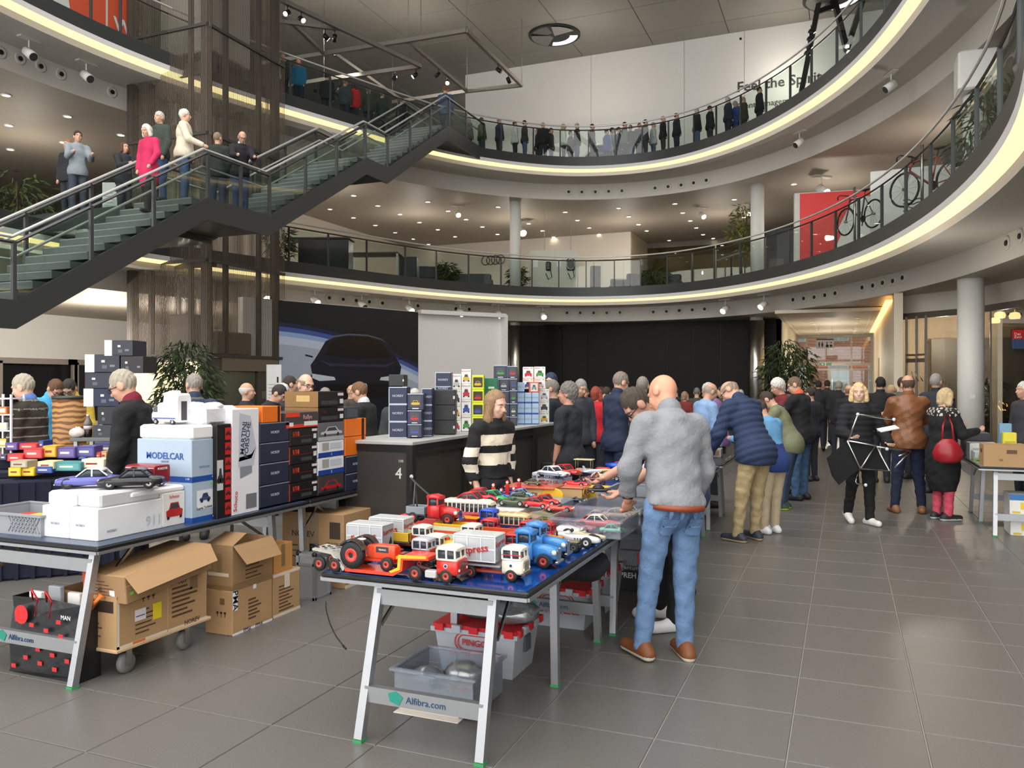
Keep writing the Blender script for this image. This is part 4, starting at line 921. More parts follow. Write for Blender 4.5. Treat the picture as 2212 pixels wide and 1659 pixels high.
MB().add([g(.28,.34),g(.72,.38),g(.72,.45),g(.28,.45)],[(0,1,2,3)]).build('print_cab',cm((140,146,156),.4),tall,False)
b=rbox(447,520,917,877,X=-4.1);bag=thing('wrapped_package','white plastic-wrapped package behind the tall truck box','package',(b[0],b[2]-.1,b[4]))
pm_=MB().cbox(0,.4,0,b[3]-b[2],0,b[5]-b[4],.02);pm_.build('wrapped_box',mat('white_plastic',(228,226,230),.35,bump=.5,bs=25),bag)
rr=random.Random(3);w_=MB()
for k in range(9):x,y=rr.uniform(.05,.35),rr.uniform(.03,b[3]-b[2]-.03);w_.ball((x,y,b[5]-b[4]),.05,7,5,(1.2,1,.5))
w_.build('crumpled_film',mat('white_plastic',(228,226,230)),bag)
solid_box('display_plinth','black plinth holding the wrapped package',b[0],b[1],b[2]-.1,b[3]-.1,TZ,b[4],(30,28,30),[('f',.1,.9,.1,.9,(40,38,40),'panel')])
ys=[1098,1050,1003,958,914]
for k in range(4):
 b=rbox(561-k*0,625,ys[k],ys[k+1]+1);solid_box('model_box','dark navy model box, %s in the stack under the orange box'%ORD[k],*b,nv,[('r',.0,1,.96,1,(150,156,170)),('txt','r','NOREV',.03,.5,.5,(190,196,210))],'navy boxes beside the truck box')
b=rbox(566,608,914,878);t,dim=solid_box('model_box','orange model box with black strap on the navy stack',*b,og,[('r',.8,.92,0,1,(40,24,14),'strap')])
ys=[1084,1045,1005,965,926]
for k in range(4):
 b=rbox(626,685,ys[k],ys[k+1]+1);solid_box('model_box','black 1/18 model box with orange lettering, %s of its stack'%ORD[k],*b,(24,22,24),[('txt','r','1/18',.05,.2,.68,(226,84,44),0,.01),('r',.8,1,.78,.92,(236,214,220),'price_tag'),('r',.86,.97,.35,.62,(232,232,234),'code_label'),('r',.05,.95,.52,.54,(150,44,30),'print_line'),('r',.4,.8,.15,.35,(70,68,70),'small_print')]+([('f',0,1,0,1,(228,76,40),'side')]if k%2==0 else[]),'black 1/18 boxes')
b=rbox(617,687,926,892);solid_box('model_box','red and grey collector model box on the black 1/18 stack',*b,(70,66,70),[('r',0,1,0,.22,(228,70,36),'band',1),('r',0,.42,.7,1,(228,70,36),'band',1),('txt','r','Rallye',.05,.66,.66,(220,160,150)),('r',.55,.98,.1,.38,(236,232,230),'label',2),('r',.1,.22,.1,.35,(236,232,230),'label',2)])
P=[(1072,1029,(70,62,60),[('car','r',.08,.9,.1,.8,(190,30,40)),('r',0,1,0,.14,(22,20,22))],'model box with a red racing car picture at the bottom of its stack'),(1029,990,(236,238,242),[('r',0,1,0,.3,(28,66,150),'band'),('r',.15,.4,.42,.9,(170,168,160),'picture',1),('r',.45,.9,.5,.85,(205,210,220),'small_print',1),('txt','r','S',.03,.5,.15,(235,240,250))],'white and blue model box directly above the racing car box'),(990,954,(236,238,242),[('r',0,1,0,.3,(28,66,150),'band'),('r',.15,.4,.42,.9,(170,168,160),'picture',1),('r',.45,.9,.5,.85,(205,210,220),'small_print',1),('txt','r','S',.03,.5,.15,(235,240,250))],'white and blue model box under the silver coupe box'),(954,913,(104,104,106),[('r',0,1,.0,.22,(180,182,184),'road',1),('car','r',.08,.92,.18,.85,(196,198,200))],'model box with a silver coupe picture'),(913,880,(22,20,22),[('txt','r','1/18',.04,.2,.7,(110,44,34)),('r',.75,.98,.72,.9,(232,206,214),'price_tag'),('r',.83,.97,.2,.5,(232,232,234),'code_label'),('r',.1,.75,.15,.4,(66,64,66),'small_print')],'black model box above the silver coupe box'),(880,845,(22,20,22),[('r',.75,.98,.72,.9,(232,206,214),'price_tag'),('r',.83,.97,.2,.5,(232,232,234),'code_label'),('r',.1,.75,.15,.4,(66,64,66),'small_print')],'black model box at the top of the tallest stack')]
for k,(yb_,yt_,c,d_,lab)in enumerate(P):
 b=rbox(687,743,yb_,yt_+1);t,dim=solid_box('model_box',lab,*b,c,d_,'tallest stack by the counter')
 if k>=4:rect('f',dim,0,1,0,1,cm((134,96,42),.4),'brown_side',t,1);rect('f',dim,.35,.75,.35,.75,cm((196,160,92),.3),'print_car',t,2)
for k,(yb_,yt_)in enumerate(((1062,1024),(1024,986))):
 b=rbox(746,790,yb_,yt_+1);solid_box('model_box','dark navy model box, %s of the two under the orange boxes'%('lower','upper')[k],*b,nv,[('r',0,1,.95,1,(150,156,170)),('txt','r','NOREV',.03,.5,.5,(190,196,210))],'navy boxes at the table end')
for k,(yb_,yt_)in enumerate(((986,944),(944,905))):
 b=rbox(745,791,yb_,yt_+1);solid_box('model_box','orange model box, %s of the pair beside the counter'%('lower','upper')[k],*b,og,[('r',.78,.9,0,1,(40,24,14),'strap')],'orange boxes at the table end')
b=rbox(745,775,905,880);solid_box('model_box','small clear-topped dark box on the orange pair',*b,(62,64,68),[('r',.1,.9,.1,.9,(84,88,94),'window')])
def open_crate(name,label,x0,x1,y0,y1,z0,z1,m,cat='crate',lip=.015,th=.006,parts=(),rz=0,group=None):
 t=thing(name,label,cat,(x0,y0,z0),rz,group);w,d,h=x1-x0,y1-y0,z1-z0
 MB().box(0,w,0,d,0,th).build('crate_floor',m,t)
 for a in((0,w,0,th),(0,w,d-th,d),(0,th,th,d-th),(w-th,w,th,d-th)):MB().box(*a,th,h-.012).build('side_wall',m,t)
 r=MB()
 for a in((-lip,w+lip,-lip,th),(-lip,w+lip,d-th,d+lip),(-lip,th,th,d-th),(w-th,w+lip,th,d-th)):r.box(*a,h-.014,h)
 r.build('rim',m,t)
 return t,(w,d,h)
greyp=mat('grey_plastic',(150,154,160),.4)
p=at(88,1160,TZ);t,dim=open_crate('stacking_crate','grey plastic crate with lattice side at the near table end',p.x-.62,p.x,p.y,p.y+.4,TZ,TZ+.13,greyp)
for k in range(8):MB().beam((.34+.03*k,-.003,.02),(.40+.03*k,-.003,.11),.006,.006).build('lattice_bar',greyp,t);MB().beam((.40+.03*k,-.003,.02),(.34+.03*k,-.003,.11),.006,.006).build('lattice_bar',greyp,t)
for k,(u,c)in enumerate(((.1,(200,60,50)),(.2,(226,190,60)),(.34,(236,236,230)),(.47,(60,70,90)))):
 solid_box('toy_box',('small red','small yellow','small white','small blue-grey')[k]+' toy box inside the grey lattice crate',p.x-.60+u,p.x-.60+u+.1,p.y+.1,p.y+.3,TZ+.007,TZ+.08,c,[('f',.2,.8,.2,.8,[min(255,v+20)for v in c])],'boxes in the lattice crate')
# brown cartons and crates under the tables
kraft=mat('kraft_card',(180,144,102),.75,var=.08,vs=5,bump=.1,bs=40);kraft2=mat('kraft_dark',(160,126,88),.75,var=.1,vs=5,bump=.1,bs=40)
ink=(92,66,46);tape=mat('packing_tape',(226,210,190),.35);tapeb=mat('brown_tape',(140,112,78),.3)
def lines(f,u,v,n,w,dv=.075,h=.028):return[(f,u,u+w*(.55+.45*((k*7)%5)/5),v-dv*k-h,v-dv*k,ink,'print_line',1)for k in range(n)]
def carton(label,x0,x1,y0,y1,z0,z1,m=kraft,decals=(),openk=False,rz=0,tilt=None,group=None):
 t=thing('carton',label,'carton',(x0,y0,z0),rz,group);w,d,h=dim=(x1-x0,y1-y0,z1-z0)
 if tilt:t.rotation_euler=(*tilt,rz)
 if openk:
  th=.006;MB().box(0,w,0,d,0,th).build('base',m,t)
  for a in((0,w,0,th),(0,w,d-th,d),(0,th,th,d-th),(w-th,w,th,d-th)):MB().box(*a,th,h).build('side_wall',m,t)
  if openk==2:
   MB().add([(0,0,h),(w,0,h),(w-.02,.16,h+.06),(.02,.16,h+.06)],[(0,1,2,3)]).build('flap',kraft2,t);MB().add([(w,0,h),(w,d,h),(w+.1,d-.02,h-.12),(w+.1,.02,h-.12)],[(0,1,2,3)]).build('flap',m,t)
 else:
  MB().cbox(0,w,0,d,0,h,.005).build('body',m,t)
  MB().box(w*.5-.025,w*.5+.025,-.001,d+.001,h-.0005,h+.001).build('tape_strip',tapeb,t)
 dec(t,dim,decals);return t,dim
def care(f,u,v,s=.05,c=(58,44,36)):
 """handling marks: arrow, glass, umbrella"""
 out=[]
 for k in range(3):out+=[(f,u+k*s*1.7,u+k*s*1.7+s*.3,v,v+s*1.1,c,'handling_mark',1),(f,u-s*.35+k*s*1.7,u+s*.65+k*s*1.7,v+s*.9,v+s*1.5,c,'handling_mark',1)]
 return out
p=at(252,1405,.17);XT=p.x;y0=p.y;y1=onX(452,XT)[0]
tr=thing('platform_trolley','low wooden platform trolley on four castors under the table','trolley',(XT-.52,y0-.01,0))
wdt,dpt=.53,y1-y0+.02
MB().cbox(0,wdt,0,dpt,.150,.17,.004).build('platform',mat('plywood',(206,176,134),.6,var=.1),tr)
for x in(.07,wdt-.06):
 for y in(.12,dpt-.18):
  w=MB().lathe([(.02,-.018),(.055,-.018),(.06,-.01),(.06,.01),(.055,.018),(.02,.018)],(x,y,.06),18,axis='x').build('castor_wheel',cm((120,120,118),.6),tr)
  MB().box(x-.028,x-.02,y-.02,y+.02,.05,.15).box(x+.02,x+.028,y-.02,y+.02,.05,.15).box(x-.03,x+.03,y-.03,y+.03,.142,.15).build('castor_fork',steel,tr)
  MB().lathe([(.018,-.022),(.018,.022)],(x,y,.06),10,axis='x').build('castor_hub',steel,w)
ym=onX(362,XT)[0];d0=depth(XT,y0)
xl=onY(112,y0)[0]
t,dim=carton('large open carton with yellow label on the trolley',XT-.50,XT,y0,ym-.005,.171,zat(1290,d0),kraft,lines('r',.35,.62,6,.5,.085,.03)+care('r',.5,.76,.06)+[('r',.70,.88,.34,.66,(240,214,40),'yellow_label',2),('r',.34,.56,.42,.64,(236,232,236),'shipping_label',2),('r',.36,.54,.5,.52,(120,60,130),'label_line',3),('f',.55,.95,.68,.9,(58,44,36),'handling_mark',1),('r',0,1,0,.05,tape,'tape',1),('r',0,.05,0,1,tape,'tape',1),('r',0,1,.95,1,tape,'tape',1),('r',.3,.55,.0,.045,(226,110,60),'tape_print',2)]+lines('f',.55,.55,6,.25,.08),openk=1)
MB().tube([(.40,.02,dim[2]-.02),(.42,-.04,dim[2]+.01),(.36,-.05,dim[2]-.06),(.30,.0,dim[2]-.03),(.27,.06,dim[2]+.01)],[.004,.018,.018,.018,.004],5).build('orange_strap',cm((238,124,48),.5),t)
t,dim=carton('closed carton lettered 189 beside the open one on the trolley',XT-.50,XT,ym,y1-.02,.171,zat(1238,onX(364,XT)[1]),kraft,lines('r',.1,.72,7,.7,.08,.035)+[('txt','r','189',.05,.35,.8,ink,0,.01),('r',.55,.75,.6,1,tapeb,'tape',1),('r',0,1,0,.03,tape,'tape',1),('txt','r','NOREV',.04,.6,.04,ink,0,.01)])
p=at(300,1272,.53);yb=p.y+.05
t,dim=carton('long carton lying tilted across the trolley boxes',p.x-.40,p.x-.07,p.y-.02,p.y+.66,.435,.60,kraft2,lines('f',.25,.75,5,.5,.12)+[('f',.62,.74,.1,.45,(236,236,234),'code_label',1),('f',.0,.1,0,1,(196,70,50),'red_tape',1),('f',.05,.12,.1,.2,(120,220,80),'green_mark',2),('r',.04,.08,.3,.4,(120,220,80),'green_mark',2),('r',0,1,.62,.66,(206,172,128),'crease',1)],tilt=(.10,0))
MB().add([(dim[0],0,dim[2]),(dim[0],dim[1],dim[2]),(dim[0]+.07,dim[1]-.02,dim[2]-.10),(dim[0]+.07,.02,dim[2]-.10)],[(0,1,2,3)]).build('flap',kraft,t)
p=at(502,1375,0);x1,y0=p.x,p.y;xl=onY(443,y0)[0];y1=onX(588,x1)[0];d0=depth(x1,y0);zm=zat(1278,d0)
carton('carton with white tape lettered PMA standing on the floor',xl,x1,y0,y1,0,zm,kraft,lines('r',.38,.7,6,.35,.085,.04)+[('r',0,.12,.55,1,(240,240,240),'white_tape',2),('txt','r','PMA',.07,.06,.78,(30,30,34),-1.57,.01),('r',0,1,0,.05,(236,236,238),'white_tape',1),('txt','r','PMA    PMA',.04,.5,.03,(30,30,60)),('r',.5,.58,.9,1,(240,240,240),'white_tape',1)]+care('f',.45,.4,.08)+[('f',.55,.72,.68,.82,(120,90,60),'recycling_mark',1)])
carton('open dark taped carton on top of the PMA carton',xl+.01,x1+.0,y0+.005,y1,zm+.001,zat(1180,d0),kraft2,lines('r',.3,.75,7,.55,.09)+[('f',.4,.58,.3,.8,tapeb,'tape',1),('r',0,1,0,.14,tapeb,'tape',1),('f',0,1,0,.1,tapeb,'tape',1),('r',0,.6,.9,1,tapeb,'tape',1),('f',.05,.85,.3,.38,(222,206,180),'note_strip',2)],openk=2)
p=at(590,1337,0);y1=onX(648,p.x)[0];d0=depth(p.x,p.y);zm=zat(1243,d0)
carton('carton with white taped edges beside the aluminium case',p.x-.3,p.x,p.y,y1,0,zm,kraft,lines('r',.2,.7,8,.6,.08,.03)+[('r',0,1,0,.07,tape,'tape',1),('r',0,1,.93,1,tape,'tape',1),('r',.4,.6,.62,1,tape,'tape',2)])
carton('small orange-brown open carton above the taped one',p.x-.2,p.x-.01,p.y+.02,y1-.08,zm+.001,zat(1182,d0),mat('kraft_orange',(196,140,76),.7),[('r',.4,.6,.2,1,tapeb,'tape',1)],openk=1)
p=at(680,1298,0);x1,y0=p.x,p.y;xl=onY(641,y0)[0];y1=onX(715,x1)[0];z1=zat(1198,depth(x1,y0))
t=thing('aluminium_case','silver aluminium tool case with black handle and edge profiles','case',(xl,y0,0));w,d,h=x1-xl,y1-y0,z1
MB().cbox(.004,w-.004,.004,d-.004,.004,h-.08,.003).build('case_body',mat('case_silver',(170,172,174),.4,metal=.5),t);MB().cbox(.004,w-.004,.004,d-.004,h-.078,h-.004,.003).build('case_lid',mat('case_silver',(170,172,174)),t)
e=MB()
for x in(.008,w-.008):
 for y in(.008,d-.008):e.box(x-.012,x+.012,y-.012,y+.012,0,h)
for z in(.01,h-.01,h-.085):
 for y in(.004,d-.004):e.box(0,w,y-.008,y+.008,z-.01,z+.01)
 for x in(.004,w-.004):e.box(x-.008,x+.008,0,d,z-.01,z+.01)
e.build('edge_profile',alu,t)
for x in(.01,w-.01):
 for y in(.01,d-.01):MB().ball((x,y,h-.005),.022,8,6).build('corner_cap',black,t)
MB().tube([(w*.3,d*.5,h),(w*.3,d*.5,h+.05),(w*.7,d*.5,h+.05),(w*.7,d*.5,h)],.012,6).build('handle',black,t)
for u in(.3,.7):MB().cbox(w,w+.012,d*u-.02,d*u+.02,h-.13,h-.05,.003).build('latch',steel,t)
p=at(727,1280,0);x1,y0=p.x,p.y;y1=onX(800,x1)[0]
p=at(742,1272,0);d0=depth(p.x,p.y)
carton('large carton lettered NOREV and FRAGILE behind the aluminium case',p.x-.62,p.x,p.y,p.y+.45,.15,zat(1112,d0),mat('kraft_card',(180,144,102)),[('txt','f','NOREV',.07,.35,.6,(50,40,34),0,.01),('f',.45,.6,0,1,tapeb,'tape',2),('txt','f','FRAGILE',.04,.85,.45,(60,46,38)),('f',.78,.95,.55,.85,(66,52,42),'handling_mark',1)]+lines('r',.2,.8,6,.6,.1)+lines('f',.1,.4,3,.3,.1))
carton('flat carton under the NOREV carton',p.x-.6,p.x+.02,p.y-.01,p.y+.5,0,.148,kraft2,[('r',0,1,0,.2,tape,'tape',1),('r',.2,.4,.1,.9,(230,226,220),'label',2)]+lines('r',.5,.8,3,.4,.2,.1))
p=at(170,1478,0);z1=zat(1310,depth(p.x,p.y));xl=onY(20,p.y)[0]
t=thing('carrier_bag','black carrier bag with red prints leaning at the table leg','bag',(xl,p.y+.0,0));w,h=p.x-xl,z1
R=[]
for k,z in enumerate((0,.03,h*.5,h*.85,h)):
 y0_,y1_=(.0,.15)if k<3 else(.02,.13);j=.012*(k%2)
 R.append([(.0+j,y0_,z),(w*.5,y0_-.012*(k%2),z+(.012 if k==4 else 0)),(w-j,y0_,z),(w,y1_,z),(w*.5,y1_+.01,z),(0,y1_,z)])
MB().loft(R,False).build('bag_body',mat('bag_black',(26,26,28),.35,var=.1,bump=.4,bs=18),t)
for k in range(14):
 u,v=.1+.8*((k*37)%100)/100,.1+.75*((k*53)%100)/100
 MB().cbox(w*u-.018,w*u+.018,-.016,-.013,h*v-.012,h*v+.012,.001).build('red_print',cm((206,44,50),.5),t)
MB().lathe([(.055,-.001),(.055,.001)],(w*.22,-.018,h*.8),18,axis='y').build('red_round_print',cm((214,40,44),.5),t)
text('TRULY MORE',.05,cm((238,238,240),.5),(w*.62,-.02,h*.47),'-y',t,bold=.01);text('MAN',.035,cm((238,238,240),.5),(w*.86,-.02,h*.84),'-y',t)
for u in(.35,.55):MB().tube([(w*u,.0,h),(w*(u+.05),-.03,h+.07),(w*(u+.16),-.04,h+.02),(w*(u+.1),-.03,h-.08)],.006,5).build('cord_handle',cm((190,40,44),.5),t)
for k in range(3):MB().cbox(w*.2+.12*k,w*.2+.12*k+.1,.04+.03*k,.07+.03*k,h*.6,h+.035*(k%2+1),.004).build('packed_sheet',cm(((230,230,228),(150,154,158),(226,224,220))[k],.5),t)
pgrey=mat('pingo_grey',(178,184,192),.45);pred=mat('pingo_red',(206,36,44),.4)
def pingo(label,pl,pc,pr,pyb,pyt,lidded=True,words=True):
 p=at(pc,pyb,0);x1,y0=p.x,p.y;xl=onY(pl,y0)[0];y1=onX(pr,x1)[0];h=zat(pyt,depth(x1,y0))
 t=thing('lidded_crate',label,'crate',(xl,y0,0));w,d=x1-xl,y1-y0;k=.05
 R=[[(k,k,0),(w-k,k,0),(w-k,d-k,0),(k,d-k,0)],[(.02,.02,h-.04),(w-.02,.02,h-.04),(w-.02,d-.02,h-.04),(.02,d-.02,h-.04)]]
 MB().loft(R).build('crate_body',pgrey,t)
 MB().box(0,w,0,d,h-.045,h-.02).build('crate_rim',pgrey,t)
 L=MB().box(.01,w-.01,.01,d-.01,h-.02,h)
 L.build('lid',pred,t)
 for i in range(5):
  MB().box(w*(.06+.2*i),w*(.06+.2*i)+w*.1,-.012,.012,h-.035,h+.004).build('lid_tooth',pred if i%2==0 else pgrey,t)
  MB().box(w-.012,w+.012,d*(.06+.2*i),d*(.16+.2*i),h-.035,h+.004).build('lid_tooth',pred if i%2==0 else pgrey,t)
 MB().box(w-.028,w-.012,d*.4,d*.6,h-.16,h-.07).build('grip_recess',cm((90,94,100),.5),t)
 if words:
  c=cm((206,40,48),.5);f=lambda z:.02+(k-.02)*(1-z/(h-.04))-.004
  for r0,r1 in((1.0,.93),(.84,.78)):
   W_,H_=.13*r0,.055*r0;pts=[]
   for i in range(28):
    a=2*math.pi*i/28
    for r in(1,r1):sx=W_-H_;pts.append((w*.5+(sx if math.cos(a)>0 else-sx)+H_*(1 if r==1 else .86)*math.cos(a),f(h*.66)-.002,h*.66+H_*(1 if r==1 else .86)*math.sin(a)))
   MB().add(pts,[(2*i,2*((i+1)%28),2*((i+1)%28)+1,2*i+1)for i in range(28)]).build('logo_ring',c,t,False)
  text('PINGO',.052,c,(w*.5,f(h*.66)-.004,h*.66),'-y',t,bold=.015);text('AUTO-PFLEGE',.052,c,(w*.5,f(h*.43)-.004,h*.43),'-y',t,bold=.02)
 return t,(xl,x1,y0,y1,h)
_,PG=pingo('grey PINGO crate with red lid nearest under the toy table',930,1117,1172,1478,1368)
pingo('grey PINGO crate with red lid behind the middle table leg',1130,1272,1302,1368,1278)
pingo('grey PINGO crate with red lid beside the black crate',1290,1318,1352,1330,1236,words=False)
p=at(1345,1275,0);solid_box('black_crate','black crate lettered Eigentum PREH under the table',p.x-.1,p.x+.42,p.y,p.y+.4,0,.28,(28,28,30),[('txt','f','Eigentum',.05,.28,.68,(220,220,220)),('txt','f','PREH',.06,.28,.45,(220,220,220),0,.02)],cat='crate')
xl,x1,y0,y1,h=PG
t=thing('bubble_wrap','turquoise and clear bubble wrap bundle on the nearest red lid','bubble wrap',(xl+.28,y0+.22,h))
bwm=glass('bubble_film',(190,226,222),.2,.2,haze=.35,hazec=(150,205,200));bwc=glass('bubble_film_clear',(230,236,236),.25,.2,haze=.22)
rr=random.Random(5)
for nm,c0,R_,n_,m_ in(('turquoise_wrap',(-.05,0,.085),(.2,.15,.085),60,bwm),('clear_wrap',(.16,-.03,.065),(.17,.14,.07),50,bwc)):
 q=MB().ball(c0,1,16,10,R_)
 q.v=[(x*(1+rr.uniform(-.08,.08))if abs(x)>.0 else x,y*(1+rr.uniform(-.1,.1)),max(.003,z*(1+rr.uniform(-.12,.12))))for x,y,z in q.v]
 q.build(nm,m_,t)
tub=glass('clear_tub',(226,232,240),.10,.08,haze=.24,hazec=(222,230,240))
p=at(1010,1562,0);xl,y0=onY(852,p.y)[0],p.y
t,dim=open_crate('storage_tub','clear plastic storage tub with packing film on the floor',xl,p.x+.03,y0,y0+.38,.03,zat(1470,depth(p.x,y0))+.012,tub,'tub',.02,.004)
for k,(x,y,z,r,c)in enumerate(((.12,.15,.10,.09,None),(.30,.22,.12,.10,None),(.2,.1,.06,.08,None))):MB().ball((x,y,z),r,9,7,(1.2,.9,.8)).build('packing_film',bwc,t)
for k,(x,y,z,c,n_)in enumerate(((.26,.12,.09,(196,40,48),'red toy car body'),(.24,.2,.14,(30,30,32),'black toy part'),(.22,.26,.16,(236,226,200),'cream card piece'))):
 solid_box('loose_part',n_+' lying in the storage tub on the floor',xl+x,xl+x+.09,y0+y,y0+y+.04,z,z+.03,c,(),cat='toy part',ch=.008)
t=thing('paper_sheet','white paper sheet under the clear tub on the floor','sheet',(xl+.02,y0+.0,.001));MB().cbox(-.01,.36,-.03,.3,0,.004,.001).build('sheet',cm((226,218,206),.7),t);MB().cbox(0,.34,.02,.28,.004,.028,.002).build('folded_card',cm((214,208,198),.7),t)
for k,(px,pyb,pyt,w)in enumerate(((1318,1212,1168,.42),(1318,1168,1132,.42))):
 p=at(1330,1225,.28);t,dim=open_crate('storage_tub',('lower','upper')[k]+' clear plastic tub stacked on the black crate',p.x-.1,p.x+.34,p.y+.05,p.y+.42,.285+.13*k,.41+.13*k,tub,'tub',.012,.004)
 if not k:MB().add([(.3,-.005,.03),(.4,-.005,.03),(.35,-.005,.1)],[(0,1,2)]).build('yellow_triangle',cm((236,190,50),.4),t);MB().box(.26,.42,-.003,-.001,.02,.12).build('red_label',cm((196,60,60),.4),t)
p=at(1250,1290,.3);t=thing('dark_jacket','dark cloth bundle lying on the second red crate lid','jacket',at(1222,1262,.5));q=MB().ball((0,.1,.1),1,14,8,(.24,.2,.1));q.v=[(x,y,max(0.0,z+.025*math.sin(x*25)*math.cos(y*21)))for x,y,z in q.v];q.build('cloth',mat('dark_cloth',(26,27,32),.9,bump=.5,bs=20),t)
P0=[at(745,1398,.005),at(728,1378,.0),at(712,1345,0)]
t=thing('loose_cable','thin black cable end lying curved on the floor tiles','cable');MB().tube([at(745,1398,.006),at(726,1374,.006),at(712,1345,.006),at(704,1315,.006),at(704,1300,.006)],.003,5).build('cable_core',black,t);MB().tube([at(747,1401,.007),at(741,1394,.007)],.006,6).build('cable_tip',black,t)
# tin toys
tyre=mat('toy_tyre',(26,26,28),.6);chrome=mat('toy_chrome',(200,200,198),.2,metal=1);wind=mat('toy_window',(52,58,66),.12,var=.1)
def tin(c,r=.28):return cm(c,r,coat=.3)
def sring(x,w,z0,z1,e=3.0,n=14):
 out=[];zm,h=(z0+z1)/2,(z1-z0)/2
 for i in range(n):
  a=2*math.pi*(i+.5)/n;c,s=math.cos(a),math.sin(a)
  out.append((x,w*math.copysign(abs(c)**(2/e),c),zm+h*math.copysign(abs(s)**(2/e),s)))
 return out
def sloft(st,e=3.0,n=14,m=None):return(m or MB()).loft([sring(*q,e,n)for q in st],True,True)
def wheel(t,x,y,r,w=.018,hub=(186,60,44),side=1):
 wo=MB().lathe([(r*.6,-w/2),(r*.92,-w/2),(r,-w/4),(r,w/4),(r*.92,w/2),(r*.6,w/2)],(x,y,r),16,axis='y').build('wheel',tyre,t)
 MB().lathe([(r*.62,-w*.42),(r*.5,-w*.5),(r*.2,-w*.62),(r*.2,w*.62),(r*.5,w*.5),(r*.62,w*.42)],(x,y,r),12,axis='y').build('hub',tin(hub),wo)
def wheels(t,xs,hw,r,hub=(186,60,44),w=.018):
 for x in xs:
  for s in(-1,1):wheel(t,x,s*hw,r,w,hub)
CARST={'sedan':([(-.5,.13,.07,.15),(-.47,.175,.05,.185),(-.3,.2,.045,.205),(0,.205,.045,.21),(.3,.2,.045,.19),(.47,.175,.05,.165),(.5,.13,.07,.13)],[(-.30,.15,.18,.21),(-.19,.17,.18,.31),(.02,.17,.18,.32),(.17,.15,.18,.2)],[(-.23,.14,.285,.305),(-.18,.165,.30,.325),(.01,.165,.31,.335),(.06,.14,.29,.31)]),'beetle':([(-.5,.07,.07,.1),(-.43,.15,.05,.2),(-.27,.2,.045,.245),(0,.2,.045,.24),(.22,.185,.045,.225),(.42,.14,.05,.175),(.5,.07,.07,.1)],[(-.32,.12,.2,.25),(-.17,.155,.2,.35),(.04,.155,.2,.37),(.18,.13,.2,.24)],[(-.38,.10,.2,.24),(-.2,.15,.3,.355),(-.03,.155,.335,.385),(.06,.14,.34,.372)]),'roadster':([(-.5,.1,.07,.13),(-.44,.17,.05,.18),(-.25,.2,.045,.2),(0,.2,.045,.185),(.25,.19,.045,.19),(.43,.16,.05,.16),(.5,.09,.07,.11)],[(-.02,.14,.17,.19),(.03,.14,.17,.24),(.06,.14,.17,.245),(.10,.14,.17,.19)],None),'race':([(-.5,.04,.1,.14),(-.35,.10,.07,.22),(-.15,.12,.06,.24),(.0,.115,.06,.2),(.25,.1,.06,.2),(.45,.075,.07,.17),(.5,.05,.09,.14)],[(-.05,.07,.19,.22),(0,.07,.19,.27),(.03,.06,.19,.22)],None)}
def toy_car(label,p,L,rz,c,style='sedan',roof=None,hub=(200,198,194),group='toy cars on the market tables',wide=1.0,wr=.09,stripe=None):
 t=thing('toy_car',label,'toy car',p,rz,group);B,G,Rf=CARST[style];S=lambda q:[(a*L,b*L*wide,c_*L,d*L)for a,b,c_,d in q]
 sloft(S(B),3.2).build('car_body',tin(c),t)
 if style=='race':
  sloft(S([(-.2,.09,.16,.22),(-.1,.09,.2,.265),(-.04,.08,.2,.23)])).build('headrest',tin(c),t);MB().ball((-.02*L,0,.27*L),.035*L,8,6).build('driver_head',cm((40,34,32),.5),t)
  for k in range(5):MB().box((.06+.05*k)*L,(.075+.05*k)*L,-.118*L,-.098*L,.1*L,.16*L).build('louvre',cm((60,60,62),.4),t)
 else:
  sloft(S(G),4).build('windows',wind,t)
  if Rf:sloft(S(Rf),4).build('roof',tin(roof or c),t)
  if Rf:
   m=MB();q=G[0],G[1],G[2],G[3]
   for s in(-1,1):
    for a,b in((q[0],q[1]),(q[3],q[2])):m.beam((a[0]*L,s*a[1]*L*wide,a[3]*L),(b[0]*L,s*b[1]*L*wide*.98,b[3]*L),.012*L*2,.02*L)
    m.beam((-.07*L,s*.166*L*wide,.2*L),(-.07*L,s*.16*L*wide,.315*L),.022*L,.02*L)
   m.build('pillars',tin(roof or c),t)
 r=wr*L if style!='race' else .1*L;hw=(.165 if style!='race' else .19)*L*wide
 wheels(t,(-.3*L,.3*L),hw,r,hub,.05*L)
 if style!='race':
  for x in(-.495,.495):MB().beam((x*L,-.15*L*wide,.075*L),(x*L,.15*L*wide,.075*L),.02*L,.02*L).build('bumper',chrome,t)
  for s in(-1,1):MB().ball((.465*L,s*.12*L*wide,.135*L),.026*L,8,6).build('headlamp',cm((236,230,214),.2),t)
  MB().box(.475*L,.503*L,-.06*L,.06*L,.09*L,.13*L).build('grille',chrome,t)
 else:MB().cyl((-.3*L,-hw,r),(-.3*L,hw,r),.012*L,n=6).cyl((.3*L,-hw,r),(.3*L,hw,r),.012*L,n=6).build('axle',chrome,t)
 if stripe:MB().box(-.4*L,.45*L,-.206*L*wide,.206*L*wide,.12*L,.135*L).build('side_stripe',tin(stripe),t)
 return t
